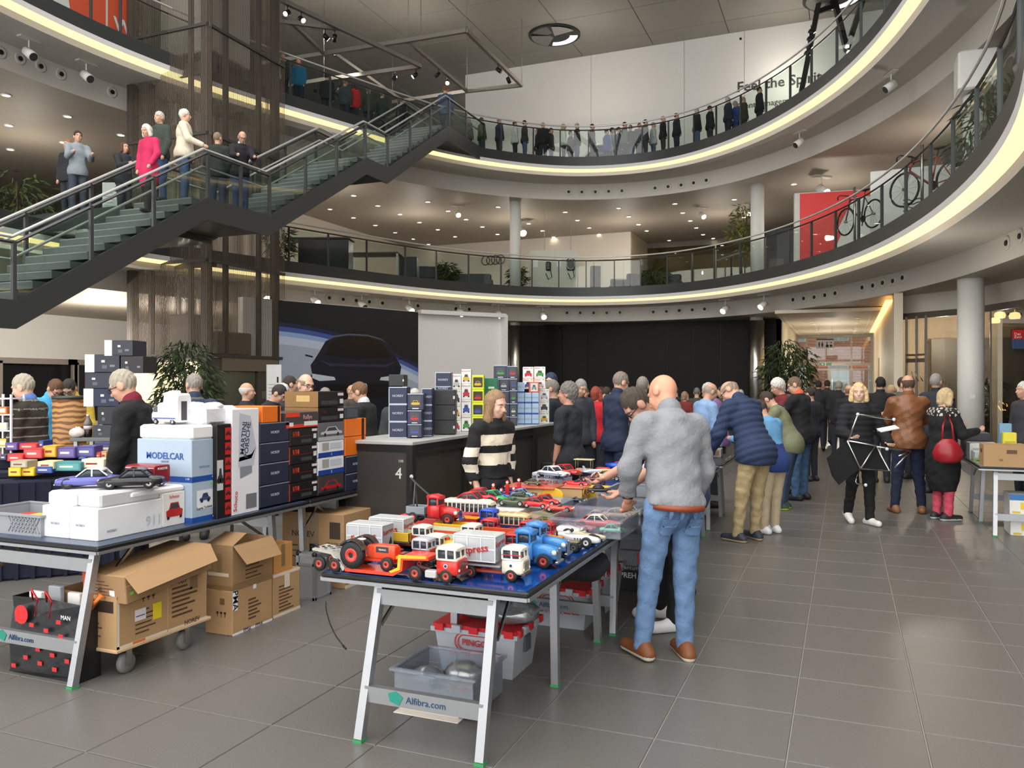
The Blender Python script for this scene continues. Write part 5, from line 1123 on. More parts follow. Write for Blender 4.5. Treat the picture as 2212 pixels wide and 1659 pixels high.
def cab(t,x,s,low,up,hw,z0=.035,emblem=True):
 """snub-nosed rounded lorry cab, front at x"""
 s*=.76;h=.075*s;l=.105*s
 sloft([(x-l,hw*.96,z0,z0+h),(x-l*.5,hw,z0,z0+h),(x-l*.12,hw*.98,z0,z0+h),(x,hw*.82,z0,z0+h*.96)],5,16).build('cab_body',tin(low),t)
 sloft([(x-l,hw*.92,z0+h*.95,z0+h*1.55),(x-l*.4,hw*.95,z0+h*.95,z0+h*1.58),(x-l*.16,hw*.86,z0+h*.95,z0+h*1.5)],5,16).build('cab_windows',wind,t)
 sloft([(x-l*1.02,hw*.9,z0+h*1.5,z0+h*1.72),(x-l*.8,hw*.97,z0+h*1.5,z0+h*1.78),(x-l*.35,hw*.97,z0+h*1.5,z0+h*1.76),(x-l*.08,hw*.8,z0+h*1.48,z0+h*1.66)],4,16).build('cab_roof',tin(up),t)
 sloft([(x-l*1.0,hw*.98,z0+h*.9,z0+h*1.06),(x-l*.3,hw*1.01,z0+h*.9,z0+h*1.06),(x-l*.05,hw*.88,z0+h*.88,z0+h*1.04)],5,16).build('cab_belt',tin(up),t)
 m=MB()
 for yy in(-1,1):
  for xx,k in((x-l*.97,1),(x-l*.52,1),(x-l*.14,.9)):m.beam((xx,yy*hw*.95*k,z0+h),(xx-.002,yy*hw*.93*k,z0+h*1.6),.008*s,.008*s)
 m.beam((x-l*.08,0,z0+h),(x-l*.14,0,z0+h*1.6),.007*s,.006*s).build('cab_pillars',tin(up),t)
 g=MB()
 for k in range(6):g.box(x-.004,x+.003,-hw*.5,hw*.5,z0+h*(.28+.1*k),z0+h*(.33+.1*k))
 g.build('grille',chrome,t)
 MB().cbox(x-.008,x+.012,-hw*.92,hw*.92,z0-.004,z0+.012,.003).build('bumper',cm((60,58,58),.4),t)
 for yy in(-1,1):MB().ball((x-.002,yy*hw*.66,z0+h*.35),.0075*s,8,6).build('headlamp',cm((240,234,216),.2),t)
 if emblem:MB().lathe([(.010*s,-.001),(.010*s,.001)],(x-l*.55,-hw-.0015,z0+h*.62),12,axis='y').build('emblem',cm((226,228,230),.3),t);MB().lathe([(.007*s,-.001),(.007*s,.001)],(x-l*.55,-hw-.003,z0+h*.62),10,axis='y').build('emblem_core',cm((50,50,90),.3),t)
def bed(t,x0,x1,hw,z0,h,c,inner,th=.005):
 MB().box(x0,x1,-hw,hw,z0,z0+.006).build('bed_floor',tin(inner),t)
 for a in((x0,x1,-hw,-hw+th),(x0,x1,hw-th,hw),(x0,x0+th,-hw,hw),(x1-th,x1,-hw,hw)):MB().cbox(*a,z0,z0+h,.0015).build('bed_side',tin(c),t)
 MB().box(x0+th,x1-th,-hw+th,-hw+th+.001,z0,z0+h-.002).box(x0+th,x1-th,hw-th-.001,hw-th,z0,z0+h-.002).build('bed_lining',tin(inner),t)
def express(t,x0,x1,hw,z0,z1,name=True):
 g=tin((176,178,180),.35);l=x1-x0
 sloft([(x0,hw,z0,z1),(x0+.004,hw,z0,z1),(x1-.004,hw,z0,z1),(x1,hw,z0,z1)],14,16).build('box_body',g,t)
 MB().cbox(x0-.003,x1+.003,-hw*1.02,hw*1.02,z1-.004,z1+.006,.004).build('box_roof',tin((198,200,200),.35),t)
 r=MB()
 for k in range(4):r.box(x0+l*k/3-.003,x0+l*k/3+.003,-hw-.003,-hw,z0,z1)
 for z in(z0+.003,(z0+z1)/2,z1-.006):r.box(x0,x1,-hw-.0025,-hw,z-.003,z+.003)
 r.build('box_ribs',tin((208,210,212),.3),t)
 text('Express',l*.23,cm((176,40,40),.4),(x0+l*.48,-hw-.004,(z0+z1)/2-.005),'-y',t,roll=.18,bold=.02)
 text('Express',hw*.55,cm((176,40,40),.4),(x1+.002,0,z0+(z1-z0)*.72),'+x',t,roll=.1)
 MB().add([(x1+.002,hw*.1,z0+.02),(x1+.002,hw*.7,z0+.02),(x1+.002,hw*.5,z0+.06)],[(0,1,2)]).build('triangle_mark',cm((34,34,36),.5),t)
def truck(label,p,L,rz=0,low=(214,56,38),up=(236,232,220),body=None,hw=.045,s=1.0,wr=.024,ax=None,chassis=(150,56,40),group='tin toy trucks on the blue table',hub=(186,60,44)):
 t=thing('toy_truck',label,'toy truck',p,rz,group);x0,x1=-L/2,L/2
 MB().cbox(x0,x1-.02,-hw*.45,hw*.45,.026,.042,.003).build('chassis',tin(chassis),t)
 cab(t,x1,s,low,up,hw,.032)
 for i,x in enumerate(ax or(x0+.06,x1-.045*s)):wheels(t,(x,),hw*.85,wr,hub)
 if body:body(t,x0,x1-.095*s,hw)
 return t
def tp(px,py,z=TZ):return at(px,py,z)
Z0=TZ
p=tp(855,1243);t=thing('toy_low_loader','orange low-loader toy with red and cream lorry cab at the table front','toy truck',p,0,'tin toy trucks on the blue table')
hw=.062;cab(t,.36,1.35,(214,48,34),(240,234,214),hw,.035);wheels(t,(.30,),hw*.85,.034);wheels(t,(.14,),hw*.95,.036)
MB().cbox(.10,.30,-.03,.03,.035,.055,.004).build('chassis',tin((90,50,44)),t);MB().cbox(.19,.25,-hw,hw,.02,.055,.004).build('fuel_tank',tin((190,190,188)),t)
MB().prism([(-.25,.028),(.0,.028),(.05,.05),(.06,.11),(.21,.115),(.21,.10),(.075,.092),(.07,.04),(.02,.012),(-.25,.012)],-hw,hw,'y').build('loader_deck',tin((226,70,40)),t)
MB().prism([(.0,.034),(.045,.055),(.05,.116),(.2,.12),(.2,.108),(.065,.1),(.06,.045),(.01,.026)],-hw-.003,-hw+.002,'y').build('gooseneck_trim',tin((232,186,50)),t)
MB().prism([(-.25,.028),(-.33,.10),(-.44,.11),(-.44,.10),(-.33,.088),(-.26,.012)],-hw,hw,'y').build('rear_ramp',tin((178,176,168)),t)
for k in range(9):MB().lathe([(.009,-.0005),(.009,.001)],(-.43+.016*k,-.03+.025*(k%3),.111),8).build('ramp_hole',black,t)
wheels(t,(-.40,-.31),hw*.9,.036)
t=thing('toy_tractor','orange toy farm tractor standing on the low loader','toy tractor',(p.x-.12,p.y-.005,Z0+.028),0)
sloft([(-.02,.028,.05,.115),(.03,.03,.05,.12),(.12,.03,.05,.12),(.135,.026,.052,.112)],6).build('hood',tin((226,74,38)),t);MB().cbox(-.12,.12,-.02,.02,.035,.062,.004).build('chassis',tin((206,60,34)),t)
for s in(-1,1):wheel(t,-.085,s*.055,.068,.034,(206,56,46));wheel(t,.10,s*.045,.034,.02,(206,56,46))
for s in(-1,1):MB().prism([(-.085+.078*math.cos(a),.068+.078*math.sin(a))for a in[.4+2.2*i/8 for i in range(9)]]+[(-.085+.072*math.cos(a),.068+.072*math.sin(a))for a in[2.6-2.2*i/8 for i in range(9)]],s*.04,s*.078,'y').build('mudguard',tin((60,50,48)),t)
MB().cbox(-.12,-.08,-.02,.02,.09,.10,.003).cbox(-.125,-.115,-.02,.02,.09,.13,.003).build('seat',tin((226,120,110)),t);MB().cyl((-.05,0,.09),(-.07,0,.135),.004,n=6).lathe([(.022,.133),(.022,.138)],(-.07,0,0),12).build('steering_wheel',tin((230,228,220)),t)
MB().cbox(.03,.10,-.0315,-.03,.085,.112,.001).build('side_badge',cm((50,50,52),.4),t);text('TRIANG',.012,cm((236,230,214),.4),(.066,-.0325,.098),'-y',t);MB().cbox(.125,.145,-.02,.02,.055,.07,.003).build('front_weight',tin((232,178,50)),t)
p=tp(1068,1248);t=truck('Express toy lorry with grey box body and cream cab at the front corner',p,.33,0,(240,232,206),(244,240,226),None,.056,1.3,.030,hub=(196,64,56))
express(t,-.185,.03,.062,.085,.205);MB().cbox(-.20,.05,-.05,.05,.06,.07,.002).build('load_platform',tin((150,150,150)),t);MB().box(.06,.166,-.0575,-.056,.125,.129).build('cab_stripe',tin((200,50,44)),t)
p=tp(800,1196);t=thing('toy_trailer','grey Express toy trailer at the left table edge','toy trailer',p,0);express(t,-.11,.11,.06,.04,.165);wheels(t,(-.07,.07),.05,.026);MB().cbox(-.1,.2,-.02,.02,.02,.04,.003).build('drawbar',tin((120,52,44)),t)
p=tp(846,1180);t=thing('toy_trailer','second grey Express toy trailer half hidden behind the first','toy trailer',p,0);express(t,-.11,.11,.06,.04,.165);wheels(t,(-.07,.07),.05,.026);MB().cbox(-.1,.15,-.02,.02,.02,.04,.003).build('drawbar',tin((120,52,44)),t)
def dump(c,inner,h=.05,x=None):return lambda t,a,b,hw:bed(t,a,b,hw*1.1,.05,h,c,inner)
def tank(c):
 def f(t,a,b,hw):
  sloft([(a,hw*.8,.05,.115),(a+.015,hw,.045,.12),(b-.015,hw,.045,.12),(b,hw*.8,.05,.115)],2.4,16).build('tank',tin(c),t)
  for k in(.3,.7):MB().lathe([(.016,.118),(.016,.13),(.01,.134)],(a+(b-a)*k,0,0),12).build('tank_cap',tin((204,70,50)),t)
  text('S',.03,cm((190,60,44),.4),(b-.04,-hw-.002,.085),'-y',t,bold=.02)
 return f
RED,CRM,GRY=(206,48,40),(238,232,216),(190,194,204)
truck('toy tow lorry with silver-grey cab roof and red bonnet',tp(880,1222),.30,0,RED,GRY,None,.05,1.2,.027)
truck('toy lorry with cream cab roof and golden lower cab',tp(915,1214),.26,0,(196,150,70),CRM,None,.05,1.2,.027)
truck('yellow dump toy lorry with cream cab behind the tow lorry',tp(880,1188),.30,0,(190,44,40),CRM,dump((232,184,52),(190,206,180),.055),.05,1.15,.026)
truck('yellow tanker toy lorry with red filler caps',tp(1000,1218),.30,0,(206,56,40),(200,44,40),tank((230,172,52)),.052,1.1,.026)
truck('long red toy lorry with pale green dump bed and cream cab',tp(948,1182),.52,0,(200,58,40),CRM,dump((206,70,44),(196,204,178),.06),.06,1.15,.026)
truck('green-bed toy lorry with red cab between yellow and blue beds',tp(985,1196),.36,0,(200,48,44),(200,48,44),dump((166,190,150),(180,200,170),.045),.052,1.0,.024)
truck('blue dump-bed toy lorry with white and red cab',tp(1066,1206),.36,0,(236,228,200),(206,44,46),dump((40,70,200),(44,80,210),.06),.056,1.15,.026)
truck('red toy lorry with orange bed and navy interior',tp(1092,1176),.40,0,(176,36,44),(190,40,46),dump((222,82,42),(36,50,96),.055),.056,1.15,.026)
truck('yellow flat toy trailer truck with red cab behind the orange bed',tp(1010,1168),.40,0,(206,44,48),(206,44,48),dump((234,190,40),(234,190,40),.05),.05,1.1,.024)
def bonnet_truck(label,p,L,c,s=1.0,body=None,rz=0):
 t=thing('toy_truck',label,'toy truck',p,rz,'tin toy trucks on the blue table');hw=.04*s;x=L/2
 sloft([(x-.10*s,hw*.75,.04,.085*s+.01),(x-.05*s,hw*.72,.04,.082*s+.01),(x-.006,hw*.6,.042,.075*s+.008),(x,hw*.5,.045,.07*s)],4).build('bonnet',tin(c),t)
 sloft([(x-.17*s,hw*.95,.035,.10*s),(x-.1*s,hw*.98,.035,.10*s)],6).build('cab_body',tin(c),t);sloft([(x-.165*s,hw*.9,.095*s,.135*s),(x-.11*s,hw*.85,.095*s,.13*s)],5).build('cab_windows',wind,t)
 sloft([(x-.175*s,hw*.9,.128*s,.15*s),(x-.14*s,hw*.97,.13*s,.155*s),(x-.1*s,hw*.85,.128*s,.145*s)],4).build('cab_roof',tin(c),t)
 m=MB()
 for q in(-1,1):
  for xx in(x-.165*s,x-.11*s):m.beam((xx,q*hw*.9,.095*s),(xx,q*hw*.87,.135*s),.008,.008)
 m.build('cab_pillars',tin(c),t)
 MB().box(x-.002,x+.006,-hw*.5,hw*.5,.04,.075*s).build('grille',chrome,t);MB().cbox(x-.002,x+.014,-hw,hw,.028,.04,.002).build('bumper',chrome,t)
 for q in(-1,1):
  MB().ball((x-.01,q*hw*.75,.065*s),.011*s,8,6).build('headlamp',cm((226,224,214),.2),t)
  MB().prism([(x-.05*s+.04*s*math.cos(a),.03+.038*s*math.sin(a))for a in[math.pi*i/8 for i in range(9)]],q*hw*.7,q*hw*1.1,'y').build('mudguard',tin([int(v*.45)for v in c]),t)
 wheels(t,(x-.05*s,-L/2+.05),hw*.95,.03*s,(200,56,48));MB().cbox(-L/2,x-.05,-hw*.4,hw*.4,.03,.045,.003).build('chassis',tin((70,60,60)),t)
 if body:body(t,-L/2,x-.18*s,hw)
 return t
bonnet_truck('light blue bonneted toy lorry nearest the front corner',tp(1150,1222),.28,(64,136,206),1.25,dump((70,140,210),(60,110,180),.04))
bonnet_truck('light blue bonneted toy lorry behind the first blue one',tp(1172,1204),.28,(70,140,210),1.25,dump((70,140,210),(60,110,180),.04))
truck('dark red toy lorry with blue printed windscreen',tp(1146,1180),.30,0,(170,36,40),(184,40,44),dump((176,36,40),(120,30,34),.04),.05,1.15,.026)
t=thing('toy_tractor','small orange crawler toy tractor near the table edge','toy tractor',tp(1192,1196),0)
sloft([(-.06,.03,.03,.10),(.05,.03,.03,.10),(.065,.026,.035,.095)],6).build('hood',tin((226,148,40)),t);wheels(t,(-.04,.045),.035,.026,(210,70,44));MB().cbox(-.03,.03,-.032,-.031,.05,.085,.001).build('side_print',cm((90,60,44),.5),t);MB().cyl((.03,0,.1),(.03,0,.125),.005,n=6).build('exhaust',black,t)
t=thing('toy_chassis','black metal toy chassis with fat wheels at the table edge','toy part',tp(1225,1190),0);wheels(t,(-.04,.05),.035,.028,(90,86,80),.024);MB().cbox(-.06,.08,-.02,.02,.02,.045,.004).build('frame',cm((40,40,42),.5),t);MB().cbox(0,.07,-.025,.025,.045,.06,.006).build('engine',cm((120,110,80),.4),t)
t=bonnet_truck('grey wrecker toy lorry with red cab and black crane jib',tp(938,1130,TZ+.085),.34,(206,44,44),1.15,dump((132,138,146),(150,156,164),.05))
MB().beam((-.13,-.025,.08),(-.13,0,.24),.008,.008).beam((-.13,.025,.08),(-.13,0,.24),.008,.008).beam((-.13,0,.24),(.03,0,.12),.008,.008).beam((-.13,0,.24),(-.16,0,.27),.01,.01).build('crane_jib',cm((60,60,62),.4),t);MB().tube([(-.16,0,.27),(-.165,0,.18),(-.16,0,.13)],.002,4).build('crane_cable',black,t);MB().lathe([(.012,-.004),(.012,.004)],(-.155,0,.275),10,axis='y').build('pulley',steel,t)
solid_box('toy_crate_bed','red toy trailer bed under the wrecker lorry',*[v for v in(lambda q:(q.x-.2,q.x+.24,q.y-.07,q.y+.08,TZ,TZ+.084))(tp(935,1140))],(196,52,44),[('f',.04,.96,.75,.95,(214,80,60),'rim_print'),('f',.02,.98,.05,.12,(150,36,34),'base_print')],cat='toy trailer')
def bus(label,p,L,low,up,band=None,rz=0,hw=.048,H=.105):
 t=thing('toy_bus',label,'toy bus',p,rz,'toy buses');a,b=-L/2,L/2
 sloft([(a,hw*.9,.02,H*.55),(a+.01,hw,.018,H*.55),(b-.02,hw,.018,H*.55),(b,hw*.86,.022,H*.53)],5).build('bus_body',tin(low),t)
 sloft([(a+.004,hw*.9,H*.5,H*.88),(b-.03,hw*.94,H*.5,H*.88),(b-.01,hw*.8,H*.5,H*.84)],5).build('windows',wind,t)
 sloft([(a-.002,hw*.82,H*.84,H*.98),(a+.02,hw*.97,H*.83,H*1.04),(b-.05,hw*.97,H*.83,H*1.05),(b-.008,hw*.78,H*.82,H*.95)],3.5).build('roof',tin(up),t)
 m=MB();n=int(L/.035)
 for k in range(n+1):
  x=a+.012+(L-.04)*k/n
  for s in(-1,1):m.beam((x,s*hw*.97,H*.52),(x,s*hw*.93,H*.88),.006,.006)
 m.build('window_posts',tin(up),t);wheels(t,(a+.06,b-.06),hw*.88,.02,(200,196,186));MB().cbox(b-.002,b+.008,-hw*.9,hw*.9,.02,.03,.002).build('bumper',chrome,t)
 for k in range(4):MB().cbox(a+.06+.05*k,a+.09+.05*k,-hw*.6,hw*.6,H*1.04,H*1.06,.002).build('roof_hatch',tin([max(0,v-26)for v in up]),t)
 return t
bus('white-roofed red toy bus with large side windows',tp(1015,1128),.36,(168,34,38),(236,228,206),hw=.06,H=.15);bus('beige streamlined toy bus with brown sides',tp(1098,1152),.30,(176,80,50),(224,196,146),hw=.052,H=.125)
t=truck('blue-cab toy lorry with red, blue and yellow cargo beds',tp(1012,1150,TZ+.0),.40,0,(40,76,196),(44,84,206),lambda t,a,b,hw:(bed(t,a,(a+b)/2-.004,hw,.055,.04,(186,48,44),(50,90,190)),bed(t,(a+b)/2+.004,b,hw,.055,.04,(190,50,44),(236,190,40))),.05,1.25,.024,hub=(40,40,42))
solid_box('lettered_toy_sign','small blue lettered toy hoarding in front of the beige bus',*(lambda q:(q.x-.1,q.x+.1,q.y-.012,q.y+.012,TZ,TZ+.05))(tp(1090,1166)),(40,64,130),[('f',.3,.75,.25,.8,(214,216,222),'name_plate'),('txt','f','BOARDING',.018,.52,.5,(40,60,120))],cat='toy sign')
for k,(px,py,lab)in enumerate(((1140,1140,'in front'),(1172,1132,'behind'))):
 q=tp(px,py);t=thing('toy_garage','beige tin toy garage building with grey roof, %s of the pair'%lab,'toy building',q,0,'toy garages')
 MB().cbox(-.075,.075,-.05,.05,0,.06,.002).build('walls',tin((206,176,96)),t);MB().prism([(-.085,.058),(.085,.058),(.08,.075),(0,.088),(-.08,.075)],-.058,.058,'y').build('roof',tin((150,146,120)),t)
 for i in range(3):MB().box(-.06+.042*i,-.03+.042*i,-.0515,-.05,.015,.045).build('garage_door',cm((120,92,52),.5),t)
 for i in range(2):MB().box(.075,.0765,-.035+.04*i,-.008+.04*i,.02,.045).build('window_print',cm((90,80,60),.5),t)
ZB=TZ+.098
CR=[('large red streamlined toy saloon beside the wrecker',1022,1098,.30,(196,40,48),'beetle',None,0,TZ+.09),('second red streamlined toy saloon behind the large one',1040,1086,.28,(190,36,46),'beetle',None,.05,TZ+.09),('bright green toy saloon beside the red streamliners',1066,1086,.24,(44,170,96),'beetle',None,-.1,TZ+.09),('pale mint toy saloon with cream roof',1082,1120,.25,(176,214,178),'sedan',(238,232,200),-.15,TZ),('red toy saloon in front of the mint one',1058,1126,.26,(200,40,46),'sedan',None,-.05,TZ),('small red toy car behind the mint saloon',1118,1124,.2,(206,52,50),'sedan',None,-.1,TZ),('bright yellow toy beetle car',1136,1122,.27,(240,210,44),'beetle',None,-.1,TZ),('grey-green toy saloon roof beyond the garages',1176,1122,.2,(140,156,148),'sedan',None,0,TZ),('olive green open toy tourer on the clear bin',1108,1092,.22,(66,78,46),'roadster',None,0,ZB),('second olive toy tourer behind the first',1126,1086,.2,(88,100,66),'beetle',None,0,ZB),('red toy beetle in front on the clear bin',1160,1097,.20,(206,40,40),'beetle',None,-.1,ZB),('red toy beetle behind on the clear bin',1180,1091,.20,(212,46,44),'beetle',None,-.1,ZB),('small blue toy car beside the pump row',1080,1076,.15,(52,106,190),'sedan',None,0,ZB),('dark blue toy van-like saloon by the pumps',1104,1070,.18,(40,70,150),'sedan',None,.1,ZB),('light blue toy saloon behind the olive tourers',1128,1075,.18,(110,160,216),'beetle',None,0,ZB),('silver streamlined toy racing car near the trays',1196,1158,.36,(206,206,206),'roadster',None,0,TZ),('red and white toy sports car beside the silver streamliner',1158,1166,.26,(206,48,48),'sedan',(236,232,226),0,TZ),('silver toy grand prix car with black driver',1238,1178,.32,(214,214,214),'race',None,0,TZ),('tan and silver toy racer at the table edge',1270,1168,.22,(190,176,148),'race',None,0,TZ),('red toy car with light blue seats on a red box',1208,1105,.2,(206,72,58),'roadster',None,.1,TZ+.085),('navy open toy tourer beside the clear trays',1240,1086,.2,(30,42,70),'roadster',None,0,TZ),('red toy sports roadster on the yellow boxes',1245,1052,.24,(206,32,40),'roadster',None,-.25,TZ+.09),('dark red toy tourer behind the red roadster',1278,1040,.2,(110,36,40),'roadster',None,0,TZ+.09),('cream and orange toy coupe near the grey bin',1316,1038,.26,(232,200,130),'beetle',(232,196,120),0,TZ+.09),('camouflage green toy car on the toy station roof',1152,1047,.14,(90,86,50),'sedan',None,0,TZ+.155),('black and white toy police car by the pumps',1128,1062,.12,(36,38,44),'sedan',(232,232,230),0,ZB),('tiny red toy car on the toy station roof',1172,1045,.1,(196,52,48),'sedan',None,0,TZ+.155)]
q=tp(1040,1104,TZ+.05);solid_box('toy_box','flat white carton under the red streamlined saloons',-2.39,-1.98,q.y-.22,q.y+.28,TZ,TZ+.089,(216,214,208),[('f',.1,.9,.2,.8,(200,198,192))])
for lab,px,py,L,c,st,rf,rz,z in CR:toy_car(lab,tp(px,py,z),L,rz,c,st,rf)
p=tp(1196,1031,TZ+.12);toy_car('white racing coupe model with blue and red stripes on the kit box',p,.30,-.35,(234,234,232),'sedan',None,(60,60,62),'model coupes on the kit box',1.05,.085,(60,90,170));toy_car('red racing coupe model behind the white one',tp(1222,1027,TZ+.12),.30,-.35,(200,36,34),'sedan',None,(60,60,62),'model coupes on the kit box',1.05,.085)
q=tp(1182,1050);solid_box('kit_box','white construction kit box lettered DIE MONTAGEKISTE',q.x-.14,q.x+.16,q.y-.02,q.y+.24,TZ,TZ+.12,(206,206,210),[('txt','f','DIE MONTAGEKISTE',.034,.5,.68,(46,56,100),0,.02),('txt','f','VW',.034,.45,.34,(40,44,70),0,.02),('txt','f','3.0 CSL',.034,.68,.34,(196,60,50),0,.02)])
q=tp(1188,1128);q0=tp(1090,1114);binm=glass('clear_bin',(214,220,226),.10,.1,haze=.45,hazec=(190,196,204))
t=thing('clear_bin','upturned clear plastic bin carrying the toy beetles','bin',(q.x-.53,q.y,TZ));MB().cbox(0,.53,0,.52,0,.098,.012).build('bin_shell',binm,t);MB().box(-.008,.538,-.008,.528,.0,.008).build('bin_rim',binm,t)
q=tp(1205,1122);solid_box('toy_box','dark red toy box under the red car with blue seats',q.x-.06,q.x+.08,q.y-.06,q.y+.1,TZ,TZ+.085,(150,46,44),[('f',.08,.92,.1,.9,(168,60,54),'print_panel'),('r',.1,.9,.1,.9,(120,40,40),'print_panel')])
for k,(px,py,c,lab)in enumerate(((1240,1078,(196,176,60),'olive-yellow'),(1284,1078,(226,180,40),'bright yellow'))):
 q=tp(px,py);solid_box('toy_box',lab+' toy box supporting the red roadster',q.x-.09,q.x+.09,q.y-.02,q.y+.2,TZ,TZ+.088,c,[('f',.1,.9,.12,.9,[max(0,v-30)for v in c],'print_panel')])
q=tp(1150,1078);t=thing('toy_station','tin toy filling station with flat roof behind the bin','toy building',(-2.37,5.73,TZ));MB().cbox(0,.34,0,.2,0,.14,.003).build('walls',tin((214,190,130)),t);MB().cbox(-.02,.38,-.03,.22,.14,.153,.003).build('roof',tin((200,86,60)),t)
for k in range(4):MB().box(.03+.08*k,.08+.08*k,-.0012,0,.03,.11).build('window_print',cm((150,110,80),.4),t)
q=tp(1210,1082);t=thing('toy_arcade','tin toy building with two round arches and red roof','toy building',(q.x-.06,q.y,TZ));MB().cbox(0,.24,0,.16,0,.10,.002).build('walls',tin((222,186,130)),t);MB().cbox(-.01,.25,-.01,.17,.1,.112,.004).build('roof',tin((206,110,84)),t)
for k in range(2):MB().lathe([(.035,0),(.035,.012)],(.24,.045+.075*k,.075),14,axis='x').build('arch',tin((226,180,90)),t);MB().lathe([(.022,.012),(.022,.014)],(.24,.045+.075*k,.075),12,axis='x').build('arch_opening',cm((110,60,44),.5),t)
q=tp(1193,1098);t=thing('toy_oval_sign','yellow oval toy sign standing on the table','toy sign',(q.x,q.y,TZ));MB().lathe([(.07,-.006),(.075,0),(.07,.006)],(0,0,.13),20,axis='y').build('sign_face',tin((236,182,44)),t).scale=(1.2,1,.75);MB().cyl((0,0,0),(0,0,.06),.006,n=6).build('post',tin((200,60,50)),t)
for k,(px,py,h)in enumerate(((1066,1077,.12),(1083,1075,.07),(1096,1073,.13),(1110,1074,.08),(1121,1073,.15))):
 t=thing('toy_petrol_pump','red toy petrol pump with round white globe, %s of the row'%('leftmost','second','middle','fourth','rightmost')[k],'toy pump',tp(px,py,ZB),0,'toy petrol pumps')
 MB().cbox(-.013,.013,-.01,.01,0,h*.7,.002).build('pump_body',tin((200,40,38)),t);MB().lathe([(.013,-.006),(.013,.006)],(0,0,h*.82),14,axis='y').build('pump_globe',tin((206,52,46)),t);MB().lathe([(.009,-.007),(.009,.007)],(0,0,h*.82),10,axis='y').build('globe_face',cm((240,236,226),.4),t);MB().cbox(-.016,.016,-.012,.012,0,.006,.001).build('pump_base',tin((150,36,36)),t)
t=thing('toy_carousel','striped tin toy carousel wheel standing among the cars','toy carousel',tp(1290,1060,TZ),.3)
for k in range(6):
 a=math.pi*k/6;MB().tube([(.07*math.cos(b)*math.cos(a),.07*math.cos(b)*math.sin(a),.09+.07*math.sin(b))for b in[2*math.pi*i/14 for i in range(15)]],.005,5).build('hoop',tin(((196,60,50),(232,220,190),(70,60,60))[k%3]),t)
MB().cyl((0,0,0),(0,0,.16),.006,n=6).build('axle',steel,t);MB().lathe([(.04,0),(.04,.008)],n=14).build('base',tin((196,60,50)),t)
tray=glass('tray_plastic',(248,249,252),.05,.05,haze=.10,hazec=(236,240,252))
A,Bc=tp(1345,1163),tp(1240,1150)
t1,_=open_crate('clear_tray','clear plastic tray with red and green toy cars nearest the edge',A.x-.44,A.x,A.y-.05,A.y+.42,TZ,TZ+.11,tray,'tray',.014,.004)
t2,_=open_crate('clear_tray','clear plastic tray with cream toy cars behind the first',A.x-.44,A.x,A.y+.47,A.y+.95,TZ,TZ+.11,tray,'tray',.014,.004)
gb=mat('euro_bin_grey',(140,146,154),.45)
t3,_=open_crate('euro_bin','grey open plastic bin in front of the bent man',A.x-.44,A.x+.02,A.y+1.0,A.y+1.6,TZ,TZ+.13,gb,'bin',.016,.005)
for k,(dx,dy,L,c,st,rf,lab)in enumerate(((-.30,.10,.2,(170,60,76),'sedan',None,'maroon toy saloon in the near tray'),(-.22,.26,.26,(206,50,46),'sedan',(232,226,222),'red toy saloon with white roof in the near tray'),(-.09,.12,.17,(110,196,160),'sedan',None,'mint green toy car in the near tray'),(-.28,.33,.2,(196,46,50),'sedan',None,'small red toy car at the back of the near tray'),(-.2,.66,.22,(234,220,176),'sedan',None,'cream toy saloon in the second tray'),(-.33,.6,.16,(222,196,130),'beetle',None,'tan toy car shell in the second tray'),(-.15,.8,.2,(226,214,180),'sedan',None,'pale toy saloon at the back of the second tray'),(-.3,.84,.14,(190,60,56),'roadster',None,'small red toy car at the back of the second tray'))):
 toy_car(lab,(A.x+dx,A.y+dy,TZ+.006),L,.2*(k%3)-.2,c,st,rf,group='toy cars in the clear trays')
t=thing('toy_dish','blue plastic dish with upright pegs on the far table','toy',tp(1330,1014,TZ));MB().lathe([(.06,0),(.11,.03),(.12,.06),(.02,.075)],n=20).build('dish',tin((30,80,190)),t)
for k in range(9):a=2*math.pi*k/9;MB().cyl((.09*math.cos(a),.09*math.sin(a),-.0),(.09*math.cos(a),.09*math.sin(a),.05),.004,n=5).build('peg',cm((220,226,236),.4),t)
t=thing('toy_airplane','silver tin toy airplane pointing up to the right','toy airplane',tp(1292,1030,TZ+.02),.5)
sloft([(-.15,.01,.045,.06),(-.08,.025,.03,.075),(.08,.03,.025,.08),(.15,.008,.045,.06)],2.2).build('fuselage',tin((186,194,200),.25),t);MB().cbox(-.02,.05,-.18,.18,.04,.048,.003).build('wing',tin((200,206,210),.25),t);MB().cbox(-.15,-.11,-.06,.06,.05,.056,.002).build('tailplane',tin((200,206,210)),t);MB().prism([(-.15,.05),(-.1,.05),(-.14,.11),(-.155,.11)],-.003,.003,'y').build('fin',tin((200,206,210)),t);wheels(t,(.05,),.03,.02,(60,60,60),.01)
t=thing('toy_carriage','cream tin toy carriage with flat canopy','toy carriage',tp(1262,1024,TZ));MB().cbox(-.08,.08,-.04,.04,.02,.06,.004).build('body',tin((214,170,150)),t);MB().cbox(-.1,.1,-.055,.055,.145,.155,.004).build('canopy',tin((232,212,150)),t)
for x in(-.08,.08):
 for y in(-.04,.04):MB().cyl((x,y,.06),(x,y,.15),.003,n=5).build('canopy_post',tin((200,180,120)),t)
wheels(t,(-.06,.06),.04,.022,(206,190,150),.008)
rr=random.Random(11);PAL=[(206,60,52),(236,196,80),(224,206,160),(60,100,170),(230,228,222),(214,130,60),(120,150,110),(170,60,60)];NM=['red','yellow','tan','blue','white','orange','sage green','maroon']
k=0
